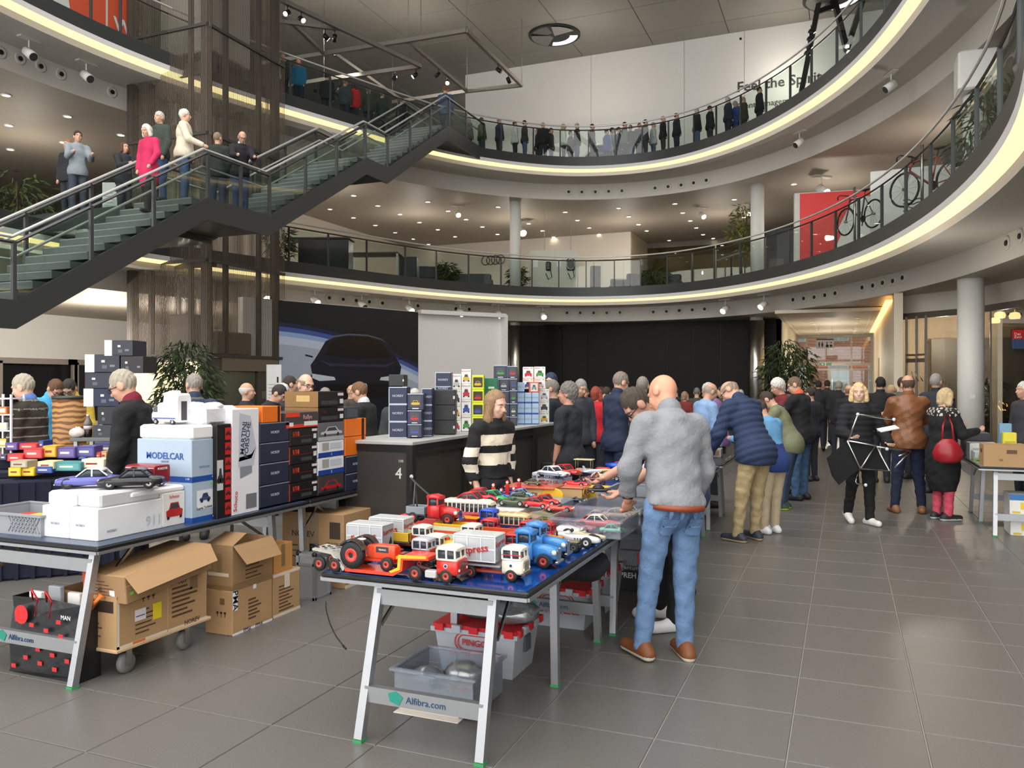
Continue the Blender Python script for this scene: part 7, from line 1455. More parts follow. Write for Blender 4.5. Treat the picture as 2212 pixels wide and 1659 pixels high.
def groups(o,J):
 s,P,up,fw,x=J['s'],J['P'],J['up'],J['fw'],J['x'];R=np.stack([x,fw,up]);g=o['fat'];G={}
 c,hu,hf,hx,N=J['c'],J['hu'],J['hf'],J['hx'],J['N'];HR=np.stack([hx,hf,hu])
 head=[('e',c+(hu*.022-hf*.012)*s,V3(.074,.094,.100)*s,HR),('e',c+(-hu*.042+hf*.024)*s,V3(.058,.066,.080)*s,HR),('e',c+(-hu*.088+hf*.052)*s,V3(.026,.022,.022)*s,HR),('c',c+(hf*.082+hu*.006)*s,c+(hf*.103-hu*.028)*s,.008*s,.0135*s),('e',c+(hf*.072+hu*.026)*s,V3(.05,.016,.012)*s,HR),('e',c+(hf*.078-hu*.056)*s,V3(.024,.012,.011)*s,HR)]
 for q in(-1,1):head.append(('e',c+(hx*q*.077-hf*.012-hu*.008)*s,V3(.012,.024,.034)*s,HR));head.append(('e',c+(hx*q*.035+hf*.062-hu*.03)*s,V3(.022,.02,.02)*s,HR))
 neck=[('c',N-up*.06*s,c-(hu*.06+hf*.018)*s,.060*s,.052*s)]
 G['head']=head;G['neck']=neck
 tor=[('e',P+up*.36*s,V3(.166*(1+.5*(g-1)),.115*g,.20)*s,R),('e',P+up*.15*s+fw*.035*(g-1)*s,V3(.148*g,.118*g,.18)*s,R),('e',P-up*.0*s-fw*.01*s,V3(.160*(1+.6*(g-1)),.126*(1+.6*(g-1)),.14)*s,R)]
 a0,a1=J['arms'][0][0],J['arms'][1][0];tor.append(('c',a0+(a1-a0)*.12,a1+(a0-a1)*.12,.062*s,.062*s));tor.append(('c',(a0+a1)/2+up*.03*s,N,.10*s,.065*s))
 arm=[]
 for sh,e,w,d,sd in J['arms']:arm+=[('c',sh,e,.058*s,.046*s),('c',e,w,.046*s,.034*s)]
 leg=[]
 for hp,kn,an,sd,a in J['legs']:leg+=[('c',hp+V3(0,0,-.02)*s,kn,.088*s*(1+.4*(g-1)),.062*s),('c',kn,an,.060*s,.044*s)]
 G['coat']=tor+arm
 hem=o['hem']
 if hem>.02:G['coat']=G['coat']+[('e',P-V3(0,0,hem*.45),V3(.185*g*s,.15*g*s,.16*s+hem*.55),np.eye(3))]
 G['pants']=leg+[('e',P-V3(0,0,.02)*s,V3(.165*(1+.6*(g-1)),.125*(1+.5*(g-1)),.12)*s,R)]
 G['hand']=[]
 for sh,e,w,d,sd in J['arms']:G['hand']+=[('c',w-d*.03*s,w+d*.03*s,.026*s,.026*s),('e',w+d*.075*s,V3(.03,.036,.055)*s,np.stack([x,np.cross(d,x)/np.linalg.norm(np.cross(d,x)),d]))]
 G['shoe']=[]
 for hp,kn,an,sd,a in J['legs']:
  z=an[2]-.085*s;td=V3(sd*.18,1,-max(0,a)/40.0);td/=np.linalg.norm(td);q=V3(an[0],an[1],z+.036*s)
  G['shoe']+=[('c',q-td*.065*s,q+td*.155*s,.042*s,.036*s),('c',q-td*.03*s+V3(0,0,.03)*s,q+td*.03*s+V3(0,0,.02)*s,.042*s,.04*s)]
 G['core']=[('c',P,J['S'],.09*s,.09*s),('c',J['S'],N,.07*s,.05*s)]+[('c',a,b,.03*s,.028*s)for sh,e,w,d,sd in J['arms']for a,b in((sh,e),(e,w))]+[('c',J['S'],sh,.05*s,.04*s)for sh,e,w,d,sd in J['arms']]+[('c',a,b,.034*s,.024*s)for hp,kn,an,sd,q in J['legs']for a,b in((P,hp),(hp,kn),(kn,an))]
 return G
def hair_mesh(o,J,h):
 s,c,hu,hf,hx=J['s'],J['c'],J['hu'],J['hf'],J['hx'];HR=np.stack([hx,hf,hu]);st=o['hs']
 pr=[('e',c+(hu*.028-hf*.016)*s,V3(.080,.098,.103)*s,HR)]
 if st=='long':
  for q in(-1,1):pr+=[('c',c+(hx*q*.07+hu*.03-hf*.01)*s,c+(hx*q*.086-hu*.13+hf*.012)*s,.03*s,.036*s),('c',c+(hx*q*.086-hu*.13+hf*.012)*s,c+(hx*q*.082-hu*.24+hf*.03)*s,.036*s,.014*s)]
  pr+=[('c',c+(hu*.02-hf*.06)*s,c+(-hu*.19-hf*.055)*s,.065*s,.05*s)]
 if st=='bob':
  for q in(-1,1):pr+=[('c',c+(hx*q*.068+hu*.03+hf*.01)*s,c+(hx*q*.084-hu*.09+hf*.012)*s,.034*s,.036*s)]
  pr+=[('c',c+(hu*.0-hf*.05)*s,c+(-hu*.07-hf*.05)*s,.07*s,.058*s)]
 if st=='bun':pr+=[('e',c+(hu*.07-hf*.10)*s,V3(.04,.04,.04)*s,HR)]
 if st=='curly':pr=[('e',c+(hu*.032-hf*.02)*s,V3(.092,.108,.112)*s,HR),('c',c-(hf*.06)*s,c-(hf*.06+hu*.08)*s,.06*s,.04*s)]
 lo,sh=grid_of(pr,h,.03);D=field(pr,h,lo,sh,.03*s)
 X=np.stack(np.meshgrid(*[lo[i]+h*np.arange(sh[i])for i in range(3)],indexing='ij'),-1)-c
 a,b=X@hf/s,X@hu/s;q=abs(X@hx)/s
 cut=np.minimum(a-.052,.072-b)if st in('long','bob')else np.minimum(a*.75-b*.35-.032,9+0*a)
 if st in('long','bob'):cut=np.maximum(cut,np.minimum(np.minimum(a-.02,.062-q),.05-b))
 D=np.maximum(D,cut*s)
 if st in('short','ring','curly','cap'):D=np.maximum(D,(-.055-b-np.maximum(0,-a-.03)*.9)*s);D=np.maximum(D,np.minimum(.004-b,a+.004)*s)
 D=D+s*(.0022*np.sin(q*s*210+a*70)+.002*np.sin(b*120+a*150))
 if st=='ring':D=np.maximum(D,(b-.052)*s)
 if st=='curly':D+=.006*np.sin(X[...,0]*120)*np.sin(X[...,1]*110)*np.sin(X[...,2]*115)
 return nets(D,lo,h)
def hand_hi(w,d,x,s,sd,h,curl=.55):
 pn=np.cross(d,x);pn/=np.linalg.norm(pn);si=np.cross(pn,d);R=np.stack([si,pn,d]);pr=[('c',w-d*.04*s,w+d*.01*s,.027*s,.024*s),('e',w+d*.05*s,V3(.038,.017,.05)*s,R)]
 for k,ln in enumerate((.9,1.05,1.0,.8)):
  b=w+(d*.085+si*(-.027+.018*k))*s;d1=d*math.cos(curl)-pn*math.sin(curl);d2=d*math.cos(curl*2.2)-pn*math.sin(curl*2.2);e=b+d1*.038*ln*s;pr+=[('c',b,e,.0095*s,.009*s),('c',e,e+d2*.034*ln*s,.009*s,.0075*s)]
 t0=w+(d*.03-si*sd*.03)*s;t1=t0+(d*.6-si*sd*.65-pn*.35)*.035*s;pr+=[('c',t0,t1,.013*s,.011*s),('c',t1,t1+(d*.8-si*sd*.2-pn*.5)*.03*s,.011*s,.009*s)]
 lo,sh=grid_of(pr,h,.006);return nets(field(pr,h,lo,sh,.006),lo,h)
DEF=dict(H=1.75,lean=0,nod=0,turn=0,twist=0,fat=1.0,arms=('d','d'),stride=0,feet=.0,fy=.0,hem=.06,coat=(40,42,48),pants=(48,52,62),shoes=(40,38,38),sole=None,hair=(90,74,60),hs='short',skin=(206,160,134),z=0,puff=0,collar=None,glasses=0,coat2=None,rough=.85,group=None,walk=0,sleeve=None,roll=0)
NPEOPLE=0
def person(label,px,d,face,lod=1,**kw):
 o=dict(DEF);o.update(kw);z=o['z'];p=ad(px,d,z);rz=YAW-rad(face)
 J=limbs(o);G=groups(o,J);s=J['s']
 root=thing('person',label,'person',(p.x,p.y,z),rz,o['group']);root.rotation_euler=(0,o['roll'],rz)
 h=(.0125,.019,.030)[lod];skin=cm(o['skin'],.5,'s');coat=cm(o['coat'],o['rough'],'f');pants=cm(o['pants'],.9,'f');shoe=cm(o['shoes'],.6,'p');sole=cm(o['sole']or o['shoes'],.7,'p')
 def one(name,pr,infl,k,mats,fn=None,hh=h,parent=root,mod=None):
  lo,sh=grid_of(pr,hh,k,infl);D=field(pr,hh,lo,sh,k,infl)
  if mod is not None:
   X=np.stack(np.meshgrid(*[lo[i]+hh*np.arange(sh[i])for i in range(3)],indexing='ij'),-1);D=mod(D,X)
  V,F=nets(D,lo,hh);mi=fn(V[F].mean(1))if fn else np.zeros(len(F),int)
  return link(name,np_mesh(name,[(V,F,mi)],mats),parent)
 P,up,N=J['P'],J['up'],J['N'];hz=P[2]-o['hem']-.05*s
 def cmod(D,X):
  if o['puff']:D=D+o['puff']*(np.abs(np.sin(((X-P)@up)*math.pi/.07))*-1+.5)
  elif lod==0:D=D+.005*np.sin(X[...,2]*30+X[...,0]*26+3*np.sin(X[...,1]*17))*np.sin(X[...,0]*17-X[...,2]*7+1.3)+.002*np.sin(X[...,2]*62-X[...,0]*40)
  D=np.maximum(D,np.minimum((hz+.25*abs(o['lean'])/60*X[...,1]-X[...,2]),(.26*s-np.abs(X[...,0])))if o['hem']<.3 else hz-X[...,2])
  return np.maximum(D,(X-N)@up-.035*s)
 cm2=[coat]+([cm(o['coat2'][0],.85,'f')]if o['coat2']else[]);cf=(lambda C:o['coat2'][1](C,J).astype(int))if o['coat2']else None
 cp=G['coat']
 if o['sleeve']is not None:cp=[q for q in cp if not(q[0]=='c' and any(np.allclose(q[1],e)for _,e,_,_,_ in J['arms']))]
 one('jacket',cp,.016+o['puff']*.8,.035*s,cm2,cf,mod=cmod)
 one('trousers',G['pants'],.010,.03*s,[pants],mod=(lambda D,X:D+.004*np.sin(X[...,2]*34+2.5*np.sin(X[...,0]*25))*np.sin(X[...,1]*30+1)+.002*np.sin(X[...,2]*75+X[...,0]*30))if lod==0 else None)
 for i in(0,1):
  q=G['shoe'][2*i:2*i+2];b=min(q[0][1][2],q[0][2][2])-.036*s
  one('shoe',q,.004,.02,[shoe,sole],lambda C:(C[:,2]<b+.026*s).astype(int),hh=min(h,.013),mod=lambda D,X:np.maximum(D,b-X[...,2]))
 parts=[]
 body=G['core']+G['neck']+([]if lod==0 else G['hand']);lo,sh=grid_of(body,h,.03);V,F=nets(field(body,h,lo,sh,.025),lo,h);parts.append((V,F,np.zeros(len(F),int)))
 if o['sleeve']is not None:
  fa=[('c',e,w,.041*s,.030*s)for _,e,w,_,_ in J['arms']];lo,sh=grid_of(fa,h,.02);V,F=nets(field(fa,h,lo,sh,.01),lo,h);parts.append((V,F,np.zeros(len(F),int)))
 hh=(.0055,.009,.016)[lod];pr=G['head']+G['neck'];lo,sh=grid_of(G['head'],hh,.02);V,F=nets(field(pr,hh,lo,sh,.018*s),lo,hh)
 hd=((V[F].mean(1)-J['c'])@J['hf'])
 parts.append((V,F,np.zeros(len(F),int)))
 if lod==0:
  for sh_,e,w,dd,sd in J['arms']:V,F=hand_hi(w,dd,J['x'],s,sd,.0055);parts.append((V,F,np.zeros(len(F),int)))
 link('body',np_mesh('body',parts,[skin]),root)
 if o['hair']and o['hs']!='bald':V,F=hair_mesh(o,J,hh);link('hair',np_mesh('hair',[(V,F,np.zeros(len(F),int))],[cm(o['hair'],.7,'h')]),root)
 c,hu,hf,hx=J['c'],J['hu'],J['hf'],J['hx']
 if lod<2:
  for q in(-1,1):
   e=c+(hx*q*.031+hf*.075+hu*.002)*s;eo=MB().ball(e,.0092*s,8,6).build('eye',cm((206,196,188),.3),root);MB().ball(e+hf*.0052*s-hu*.002*s,.0056*s,6,5).build('iris',cm((44,36,30),.3),eo)
   b=[c+(hx*q*u+hf*v+hu*w)*s for u,v,w in((.014,.090,.021),(.031,.089,.026),(.048,.077,.021))];MB().tube(b,.0038*s,5).build('eyebrow',cm([int(v*.8)for v in(o['hair']or(120,100,84))],.8),root)
  MB().tube([c+(hx*u+hf*v-hu*.058)*s for u,v in((-.022,.078),(0,.091),(.022,.078))],[.003*s,.006*s,.003*s],6).build('lips',cm([int(v*f)for v,f in zip(o['skin'],(.84,.62,.62))],.5),root)
 if o['glasses']and lod<2:
  m=MB()
  for q in(-1,1):m.tube([c+(hx*(q*.033+.024*math.cos(a))+hf*.098+hu*(.002+.018*math.sin(a)))*s for a in[2*math.pi*i/12 for i in range(13)]],.0028*s,5);m.tube([c+(hx*q*.057+hf*.095+hu*.006)*s,c+(hx*q*.08-hf*.01+hu*.002)*s],.0028*s,5)
  m.tube([c+(hx*-.01+hf*.1)*s,c+(hx*.01+hf*.1)*s],.0028*s,5).build('glasses',black,root)
 if o['collar']:one('collar',[('c',N-up*.015*s,N+up*.035*s,.082*s,.072*s)],.0,.01,[cm(o['collar'],.85,'f')],hh=min(h,.014),mod=lambda D,X:np.maximum(D,np.minimum((X-N)@J['fw']-.06*s,.2)))
 global NPEOPLE;NPEOPLE+=1
 return root,J
def wl(root,J,p):
 a=root.rotation_euler[2];return Vector((root.location.x+p[0]*math.cos(a)-p[1]*math.sin(a),root.location.y+p[0]*math.sin(a)+p[1]*math.cos(a),root.location.z+p[2]))
BLK,NVY,JEAN,LJ,KHK,GRYH,WHT=(30,30,33),(44,56,84),(70,92,124),(118,148,186),(190,170,130),(170,164,156),(232,230,226)
r,J=person('bald man in grey sweater and light jeans seen from behind at the toy table',1432,5.05,342,0,roll=.05,H=1.80,lean=12,nod=26,turn=-22,coat=(138,140,144),pants=(104,134,172),shoes=(126,74,40),sole=(232,222,200),hair=None,hs='bald',skin=(214,156,126),arms=((4,16,30,16),(0,14,22)),fat=1.08,collar=(134,136,140),hem=-.06,feet=.03,fy=-.03)
s=J['s'];py_=J['P'][1]
MB().lathe([(.172,-.017),(.180,-.017),(.180,.017),(.172,.017)],(0,0,0),28).build('belt',cm((140,66,38),.45),r).location=(0,py_,.925*s);r.children[-1].scale=(1.0,.80,1)
from mathutils.bvhtree import BVHTree
def patch(o,x0,x1,z0,z1,m,name,root,off=.003,n=7):
 tree=BVHTree.FromPolygons([v.co for v in o.data.vertices],[tuple(f.vertices)for f in o.data.polygons]);P=[]
 for k in range(n):
  for i in range(n):
   q=tree.ray_cast(Vector((x0+(x1-x0)*i/(n-1),-1,z0+(z1-z0)*k/(n-1)-(.012 if k==0 and i in(0,n-1)else 0)*-1)),Vector((0,1,0)))[0]
   P.append((q.x,q.y-off,q.z)if q else(x0+(x1-x0)*i/(n-1),-.1,z0+(z1-z0)*k/(n-1)))
 MB().add(P,[(k*n+i,k*n+i+1,k*n+i+n+1,k*n+i+n)for k in range(n-1)for i in range(n-1)],True).build(name,m,root,False)
tro=[c for c in r.children if c.name.startswith('trousers')][0]
for u in(-.085,.085):patch(tro,u-.05,u+.05,.76*s,.87*s,cm((92,122,162),.9,'f'),'back_pocket',r);patch(tro,u-.048,u+.048,.86*s,.864*s,cm((70,96,134),.9,'f'),'pocket_seam',r,.005);patch(tro,u-.04,u+.04,.81*s,.814*s,cm((150,176,206),.9,'f'),'pocket_seam',r,.005)
patch(tro,-.004,.004,.70*s,.90*s,cm((76,104,144),.9,'f'),'centre_seam',r)
for u in(-.10,-.035,.06):patch(tro,u-.01,u+.01,.86*s,.95*s,cm((96,126,166),.9,'f'),'belt_loop',r,.014)
w=J['arms'][0][2];MB().lathe([(.034,-.008),(.034,.008)],tuple(w-J['arms'][0][3]*.015),14).build('wrist_watch',cm((40,40,44),.3),r)
r,J=person('man in navy shirt behind the bald man, holding a black toy car',1440,5.75,262,0,H=1.78,lean=24,nod=30,coat=(52,64,92),pants=(28,28,32),shoes=(236,236,236),sole=(240,240,238),hair=(74,64,56),glasses=1,arms=((20,4,36,2),(22,6,44,8)),hem=.04,feet=.06,skin=(200,150,126),sleeve=1)
q=(wl(r,J,J['arms'][0][2]+J['arms'][0][3]*.11)+wl(r,J,J['arms'][1][2]+J['arms'][1][3]*.11))/2
toy_car('black toy car held in the hands of the man in navy',(q.x,q.y,q.z-.01),.17,.3,(24,24,26),'sedan',group='held toy')
r,J=person('young woman in black and cream striped sweater with long blond hair',1064,6.75,136,0,fat=.86,H=1.64,nod=14,turn=-6,coat=(26,25,27),pants=(24,25,29),shoes=(30,30,30),hair=(150,120,88),hs='long',skin=(228,182,160),arms=((-8,12,22),(-8,14,24)),hem=-.09,coat2=((232,224,200),lambda C,J:(((C[:,2]>1.035)&(C[:,2]<1.13)|(C[:,2]>1.19)&(C[:,2]<1.285))&(abs(C[:,0])<.18))|(((C[:,2]>.84)&(C[:,2]<.91)|(C[:,2]>.975)&(C[:,2]<1.045)|(C[:,2]>1.11)&(C[:,2]<1.18))&(abs(C[:,0])>=.18))))
person('man in navy quilted jacket and khaki trousers bending over the tables',1612,8.8,328,0,H=1.84,lean=24,nod=30,turn=-30,coat=(40,54,84),pants=(176,156,116),shoes=(48,54,66),sole=(214,190,150),hair=(150,130,112),hs='ring',puff=.012,arms=((14,16,26),(2,14,14)),hem=.06,glasses=1,collar=(40,54,84),fat=1.12,feet=.03)
person('boy in blue jacket and beige trousers beside the quilted jacket man',1662,9.25,330,1,H=1.55,lean=16,nod=20,coat=(44,66,128),pants=(196,178,148),shoes=(236,236,238),sole=(240,240,240),hair=(70,54,42),arms=('f','d'),coat2=((104,160,204),lambda C,J:C[:,2]>1.02))
person('man in olive shirt with black shoulder strap leaning left',1690,11.0,300,1,H=1.68,lean=24,nod=24,coat=(124,128,100),pants=(58,76,104),shoes=(50,70,60),sole=(190,220,60),hair=(66,52,44),arms=('f','f'),coat2=((34,34,36),lambda C,J:abs((C[:,0]-.1)+.5*(C[:,2]-1.15))<.025))
person('white-haired man in dark red jumper behind the olive shirt man',1692,12.6,275,1,H=1.78,nod=16,lean=6,coat=(120,40,48),hair=(226,222,214),hs='curly',arms=('f','f'))
person('man in black softshell jacket with orange collar and blue jeans',1728,11.9,318,0,H=1.80,lean=4,nod=20,turn=-25,coat=(28,28,32),pants=(72,104,142),shoes=(36,36,40),hair=(112,92,74),glasses=1,arms=('f',(20,6,60)),collar=(222,96,60),hem=.08,fat=1.08,feet=.02)
r,J=person('blond woman in black padded vest carrying folding stools',1855,9.9,176,0,H=1.70,coat=(28,28,32),pants=(24,24,27),shoes=(236,234,228),sole=(240,238,232),hair=(226,196,144),hs='bob',skin=(226,184,158),arms=((10,22,52,10),(14,16,66,0)),puff=.010,stride=13,turn=26,hem=.08,collar=(196,180,142),feet=-.02)
WOM=(r,J)
person('man in brown leather jacket and dark jeans seen from behind',1962,10.7,12,0,H=1.80,coat=(134,86,54),pants=(34,42,66),shoes=(140,96,62),hair=(92,72,60),hs='ring',rough=.35,arms=('f','f'),collar=(132,84,52),hem=.06,fat=1.15,feet=.06,nod=6)
r,J=person('woman in long black coat with pink trousers and red handbag',2036,10.15,76,0,H=1.64,nod=18,turn=8,coat=(28,28,30),pants=(216,84,106),shoes=(40,40,42),sole=(230,230,228),hair=(206,182,140),hs='bob',glasses=1,hem=.46,fat=1.18,arms=('f','h'),coat2=((196,190,178),lambda C,J:(C[:,2]>1.30)&(np.sin(C[:,0]*90)*np.sin(C[:,1]*80)*np.sin(C[:,2]*85)>.12)))
q=wl(r,J,(.25,-.12,1.02));t=thing('handbag','red leather handbag hanging from the shoulder of the black coat woman','handbag',(q.x-.03,q.y-.08,q.z-.28),rad(0));rl=cm((160,34,44),.3)
MB().loft([[(x*k,y*k2,z)for x,y in((-.16,-.04),(0,-.055),(.16,-.04),(.17,0),(.16,.04),(0,.055),(-.16,.04),(-.17,0))]for k,k2,z in((.5,.7,0),(.9,1,.04),(1,1,.12),(.75,.8,.22),(.35,.4,.29))],True,True).build('bag_body',rl,t)
MB().tube([(-.06,0,.28),(-.05,.02,.45),(0,.05,.62),(.05,.02,.45),(.06,0,.28)],.013,6).build('bag_strap',rl,t)
person('grey-haired man in black jacket behind the leather jacket man',2022,12.6,55,1,H=1.84,coat=(44,50,58),hair=(160,156,150),glasses=1,collar=(36,40,48),fat=1.1)
person('dark-haired man in black hooded jacket seen from behind near the showroom',1902,14.0,10,1,H=1.80,coat=(30,30,32),hair=(34,30,28),fat=1.1,collar=(28,28,30))
person('man with brown hair and olive coat looking right',1950,14.6,60,1,H=1.80,coat=(96,98,88),hair=(64,48,38))
person('woman with fur-trimmed hood in tan coat',1925,15.2,30,1,H=1.66,coat=(150,116,76),hair=(176,146,110),hs='bob')
person('white-haired man standing behind the right-hand stall table',2214,11.0,270,1,H=1.72,coat=(60,60,64),hair=(222,220,216))
r,J=person('man in black polo shirt with grey curly hair beside the counter',1228,8.9,300,0,H=1.70,coat=(38,40,44),pants=(26,26,29),hair=(120,114,108),hs='curly',skin=(206,150,124),arms=((2,8,12),(2,10,14)),sleeve=1,fat=1.15,turn=-10)
q=wl(r,J,(-.32,.1,.55));t=thing('shopping_bag','yellow and black shopping bag beside the polo shirt man','bag',(q.x,q.y,.25));MB().loft([[(x*k,y,z)for x,y in((-.16,-.05),(.16,-.05),(.16,.05),(-.16,.05))]for k,z in((.95,0),(1,.2),(1,.4))]).build('bag_body',cm((226,200,60),.5),t);MB().box(-.05,.06,-.052,.052,.1,.4).build('black_panel',black,t);MB().tube([(-.08,0,.4),(-.06,0,.6),(.06,0,.6),(.08,0,.4)],.008,5).build('bag_handle',black,t)
person('tall man in navy zip jacket with glasses facing right at the toy table',1332,10.1,62,0,H=1.84,lean=3,nod=14,coat=(36,46,70),pants=(44,56,84),hair=(136,124,112),glasses=1,arms=('d',(34,6,44)),collar=(36,46,70),skin=(216,164,138))
person('man in dark pinstripe shirt behind the navy zip jacket man',1388,11.0,20,1,H=1.78,coat=(62,62,64),hair=(140,132,124),pants=(40,44,54),coat2=((120,120,120),lambda C,J:np.sin(C[:,0]*160)>.7),collar=(62,62,64))
person('man in dark suit jacket facing left by the blue box stack',1196,10.9,290,1,H=1.74,coat=(32,36,50),hair=(130,124,118),nod=8)
person('man in dark blue knitted cap behind the counter boxes',1190,12.4,200,1,H=1.84,coat=(44,50,60),hair=(44,60,88),hs='curly')
person('grey-haired man in dark jacket looking down behind the polo shirt man',1250,11.6,150,1,H=1.76,coat=(60,64,72),hair=(150,146,140),nod=20)
person('red-haired woman in bright red jacket among the far stalls',1287,13.0,40,1,H=1.64,coat=(196,36,46),hair=(150,70,50),hs='bob')
person('man with dark hair in anthracite hoodie beside the red jacket woman',1304,13.4,30,1,H=1.66,coat=(58,60,62),hair=(58,46,38),nod=20,lean=10)
person('man in light blue checked shirt at the middle stalls',1520,11.2,70,1,H=1.72,lean=10,nod=16,coat=(136,166,206),hair=(170,150,134),hs='ring',pants=(70,74,84))
person('grey-haired woman in purple cardigan facing left at the middle stalls',1545,11.7,300,1,H=1.72,lean=8,nod=16,coat=(136,102,156),hair=(196,192,188),hs='bob')
person('man in orange-trimmed jacket half hidden behind the bald man',1468,6.5,310,1,H=1.60,coat=(214,98,50),hair=(60,50,44),nod=25,lean=15)
person('grey-haired man in black coat and dark red hood behind the white boxes',292,6.5,268,0,H=1.82,nod=22,coat=(26,26,28),hair=(176,166,148),glasses=1,hem=.35,collar=(120,26,46),skin=(220,168,142),coat2=((116,26,44),lambda C,J:(C[:,1]>.08)&(abs(C[:,0])<.05)&(C[:,2]>.8)),lean=5)
person('grey-haired man in dark striped sweater with blue shirt collar at the left stall',66,7.9,268,0,H=1.79,nod=14,coat=(52,46,40),hair=(178,168,150),collar=(92,124,190),skin=(220,172,146),coat2=((140,136,126),lambda C,J:np.mod(C[:,2],.085)<.012),lean=4,fat=1.1)
person('man in bright blue hoodie looking down behind the left stall',104,10.4,120,1,H=1.80,nod=30,lean=12,coat=(76,170,220),hair=(104,72,48),glasses=1,collar=(76,170,220))
person('man in yellow hoodie looking down behind the left stall',161,10.9,175,1,H=1.80,nod=28,lean=12,coat=(230,196,80),hair=(56,48,42),glasses=1,collar=(230,196,80))
person('man in navy striped fleece seen from behind by the indoor tree',420,8.9,335,0,H=1.80,nod=14,turn=-20,coat=(46,60,84),hair=(150,142,132),coat2=((96,96,92),lambda C,J:np.mod(C[:,2]+.03,.13)<.035),collar=(44,58,82),fat=1.12,pants=(50,54,62))
person('bald man with white moustache looking right near the lift',532,11.0,80,1,H=1.70,coat=(34,36,42),hair=(214,210,204),hs='ring')
person('man in dark jacket with hood bowing beside the information board',580,10.6,95,1,H=1.72,nod=25,lean=12,coat=(36,38,42),hair=(50,44,40))
person('white-haired man in orange scarf next to the bowing man',602,11.2,90,1,H=1.70,nod=20,coat=(70,74,82),hair=(216,212,206),collar=(224,90,50))
person('dark-haired man behind the balding man at the poster',626,12.0,60,1,H=1.80,coat=(50,54,60),hair=(60,48,40))
person('balding man with glasses in grey padded jacket before the poster',655,9.2,110,0,H=1.80,nod=10,coat=(74,82,92),hair=(150,130,112),hs='ring',glasses=1,puff=.009,turn=20,skin=(222,174,148))
person('man in black jacket with white hood behind the counter boxes',790,9.6,285,1,H=1.72,nod=15,lean=6,coat=(32,32,35),hair=(120,86,60),collar=(216,216,218))
for k,(px,py,d,c,hc,hs,f,lab)in enumerate(((700,838,13.5,(60,58,56),(150,140,130),'short',90,'grey-haired visitor in brown jacket before the poster'),(860,838,10.5,(60,62,66),(60,46,38),'short',200,'dark-haired visitor behind the black boxed stack'),(758,832,14,(80,74,66),(170,130,100),'ring',120,'balding visitor in brown jacket before the poster'),(895,840,11,(90,94,100),(196,192,186),'short',160,'white-haired visitor between the counter boxes'),(1340,840,15,(44,46,52),(54,46,40),'short',150,'dark-haired man in anthracite jacket in the middle crowd'),(1322,850,16,(96,92,84),(120,100,84),'short',210,'brown-haired man in taupe jacket in the middle crowd'),(1420,842,17,(54,60,76),(70,60,52),'short',30,'man in slate jacket in front of the black wall'),(1460,836,19,(40,40,44),(60,52,46),'short',330,'man in black jacket in front of the black wall'),(1478,846,18,(120,44,44),(150,120,96),'bob',40,'woman in maroon jacket in front of the black wall'),(1505,838,18.5,(66,70,60),(110,104,98),'short',20,'man in green-grey jacket in front of the black wall'),(1265,838,17,(50,56,70),(90,76,64),'short',200,'man in blue-grey jacket far behind the polo shirt man'),(1300,836,19,(150,146,138),(60,50,44),'short',250,'man in pale jacket far behind the red jacket woman'),(1375,838,20,(36,38,44),(130,124,116),'ring',120,'balding man far behind the pinstripe shirt man'),(1560,836,17.5,(74,60,50),(64,50,40),'short',260,'man in brown jacket by the silver column'),(1600,842,18.5,(44,52,70),(180,176,170),'short',200,'grey-haired man in navy jacket by the silver column'),(1660,850,15.5,(40,44,56),(206,200,192),'short',290,'white-haired man behind the quilted jacket man'),(1705,852,13.6,(40,46,66),(90,80,70),'short',280,'man in navy pullover behind the softshell jacket man'),(1752,838,14.2,(34,36,44),(50,44,40),'short',330,'dark-haired man in navy coat right of the softshell jacket man'))):
 person(lab,px,d,f,2,H=1.7+(HZ-py)*d/F_PX+.0,coat=c,hair=hc,hs=hs,nod=8,group='visitors in the crowd')
for px,d,f,st,c,hc,hs,H,lab in((1787,22.5,30,22,(52,50,50),(50,42,38),'short',1.78,'walking man in dark grey jacket towards the street door'),(1812,19.0,20,0,(34,34,36),(150,144,138),'short',1.74,'grey-haired man in black jacket in the corridor mouth'),(1833,15.5,8,0,(36,36,38),(150,110,90),'ring',1.66,'balding man in black anorak walking away behind the stool carrier'),(1768,20.5,15,10,(40,42,48),(40,36,34),'short',1.76,'dark-haired man in navy jacket in the corridor mouth'),(1858,27,180,8,(90,86,80),(196,180,150),'bob',1.66,'fair-haired woman far down the street corridor')):
 person(lab,px,d,f,1,H=H,coat=c,hair=hc,hs=hs,stride=st,hem=.12,pants=(38,42,52),collar=c)
def step_top(px,dx):
 y=onX(px,SX1-dx)[0]
 for(a,b),(c,d)in zip(line,line[1:]):
  if a<=y<=c:return b if d==b else b+(int((y-a)/(c-a)*12)+1)*(d-b)/12
 return zl(y)
def on_stair(px,dx):X=SX1-dx;y,d=onX(px,X);return d,zl(y)
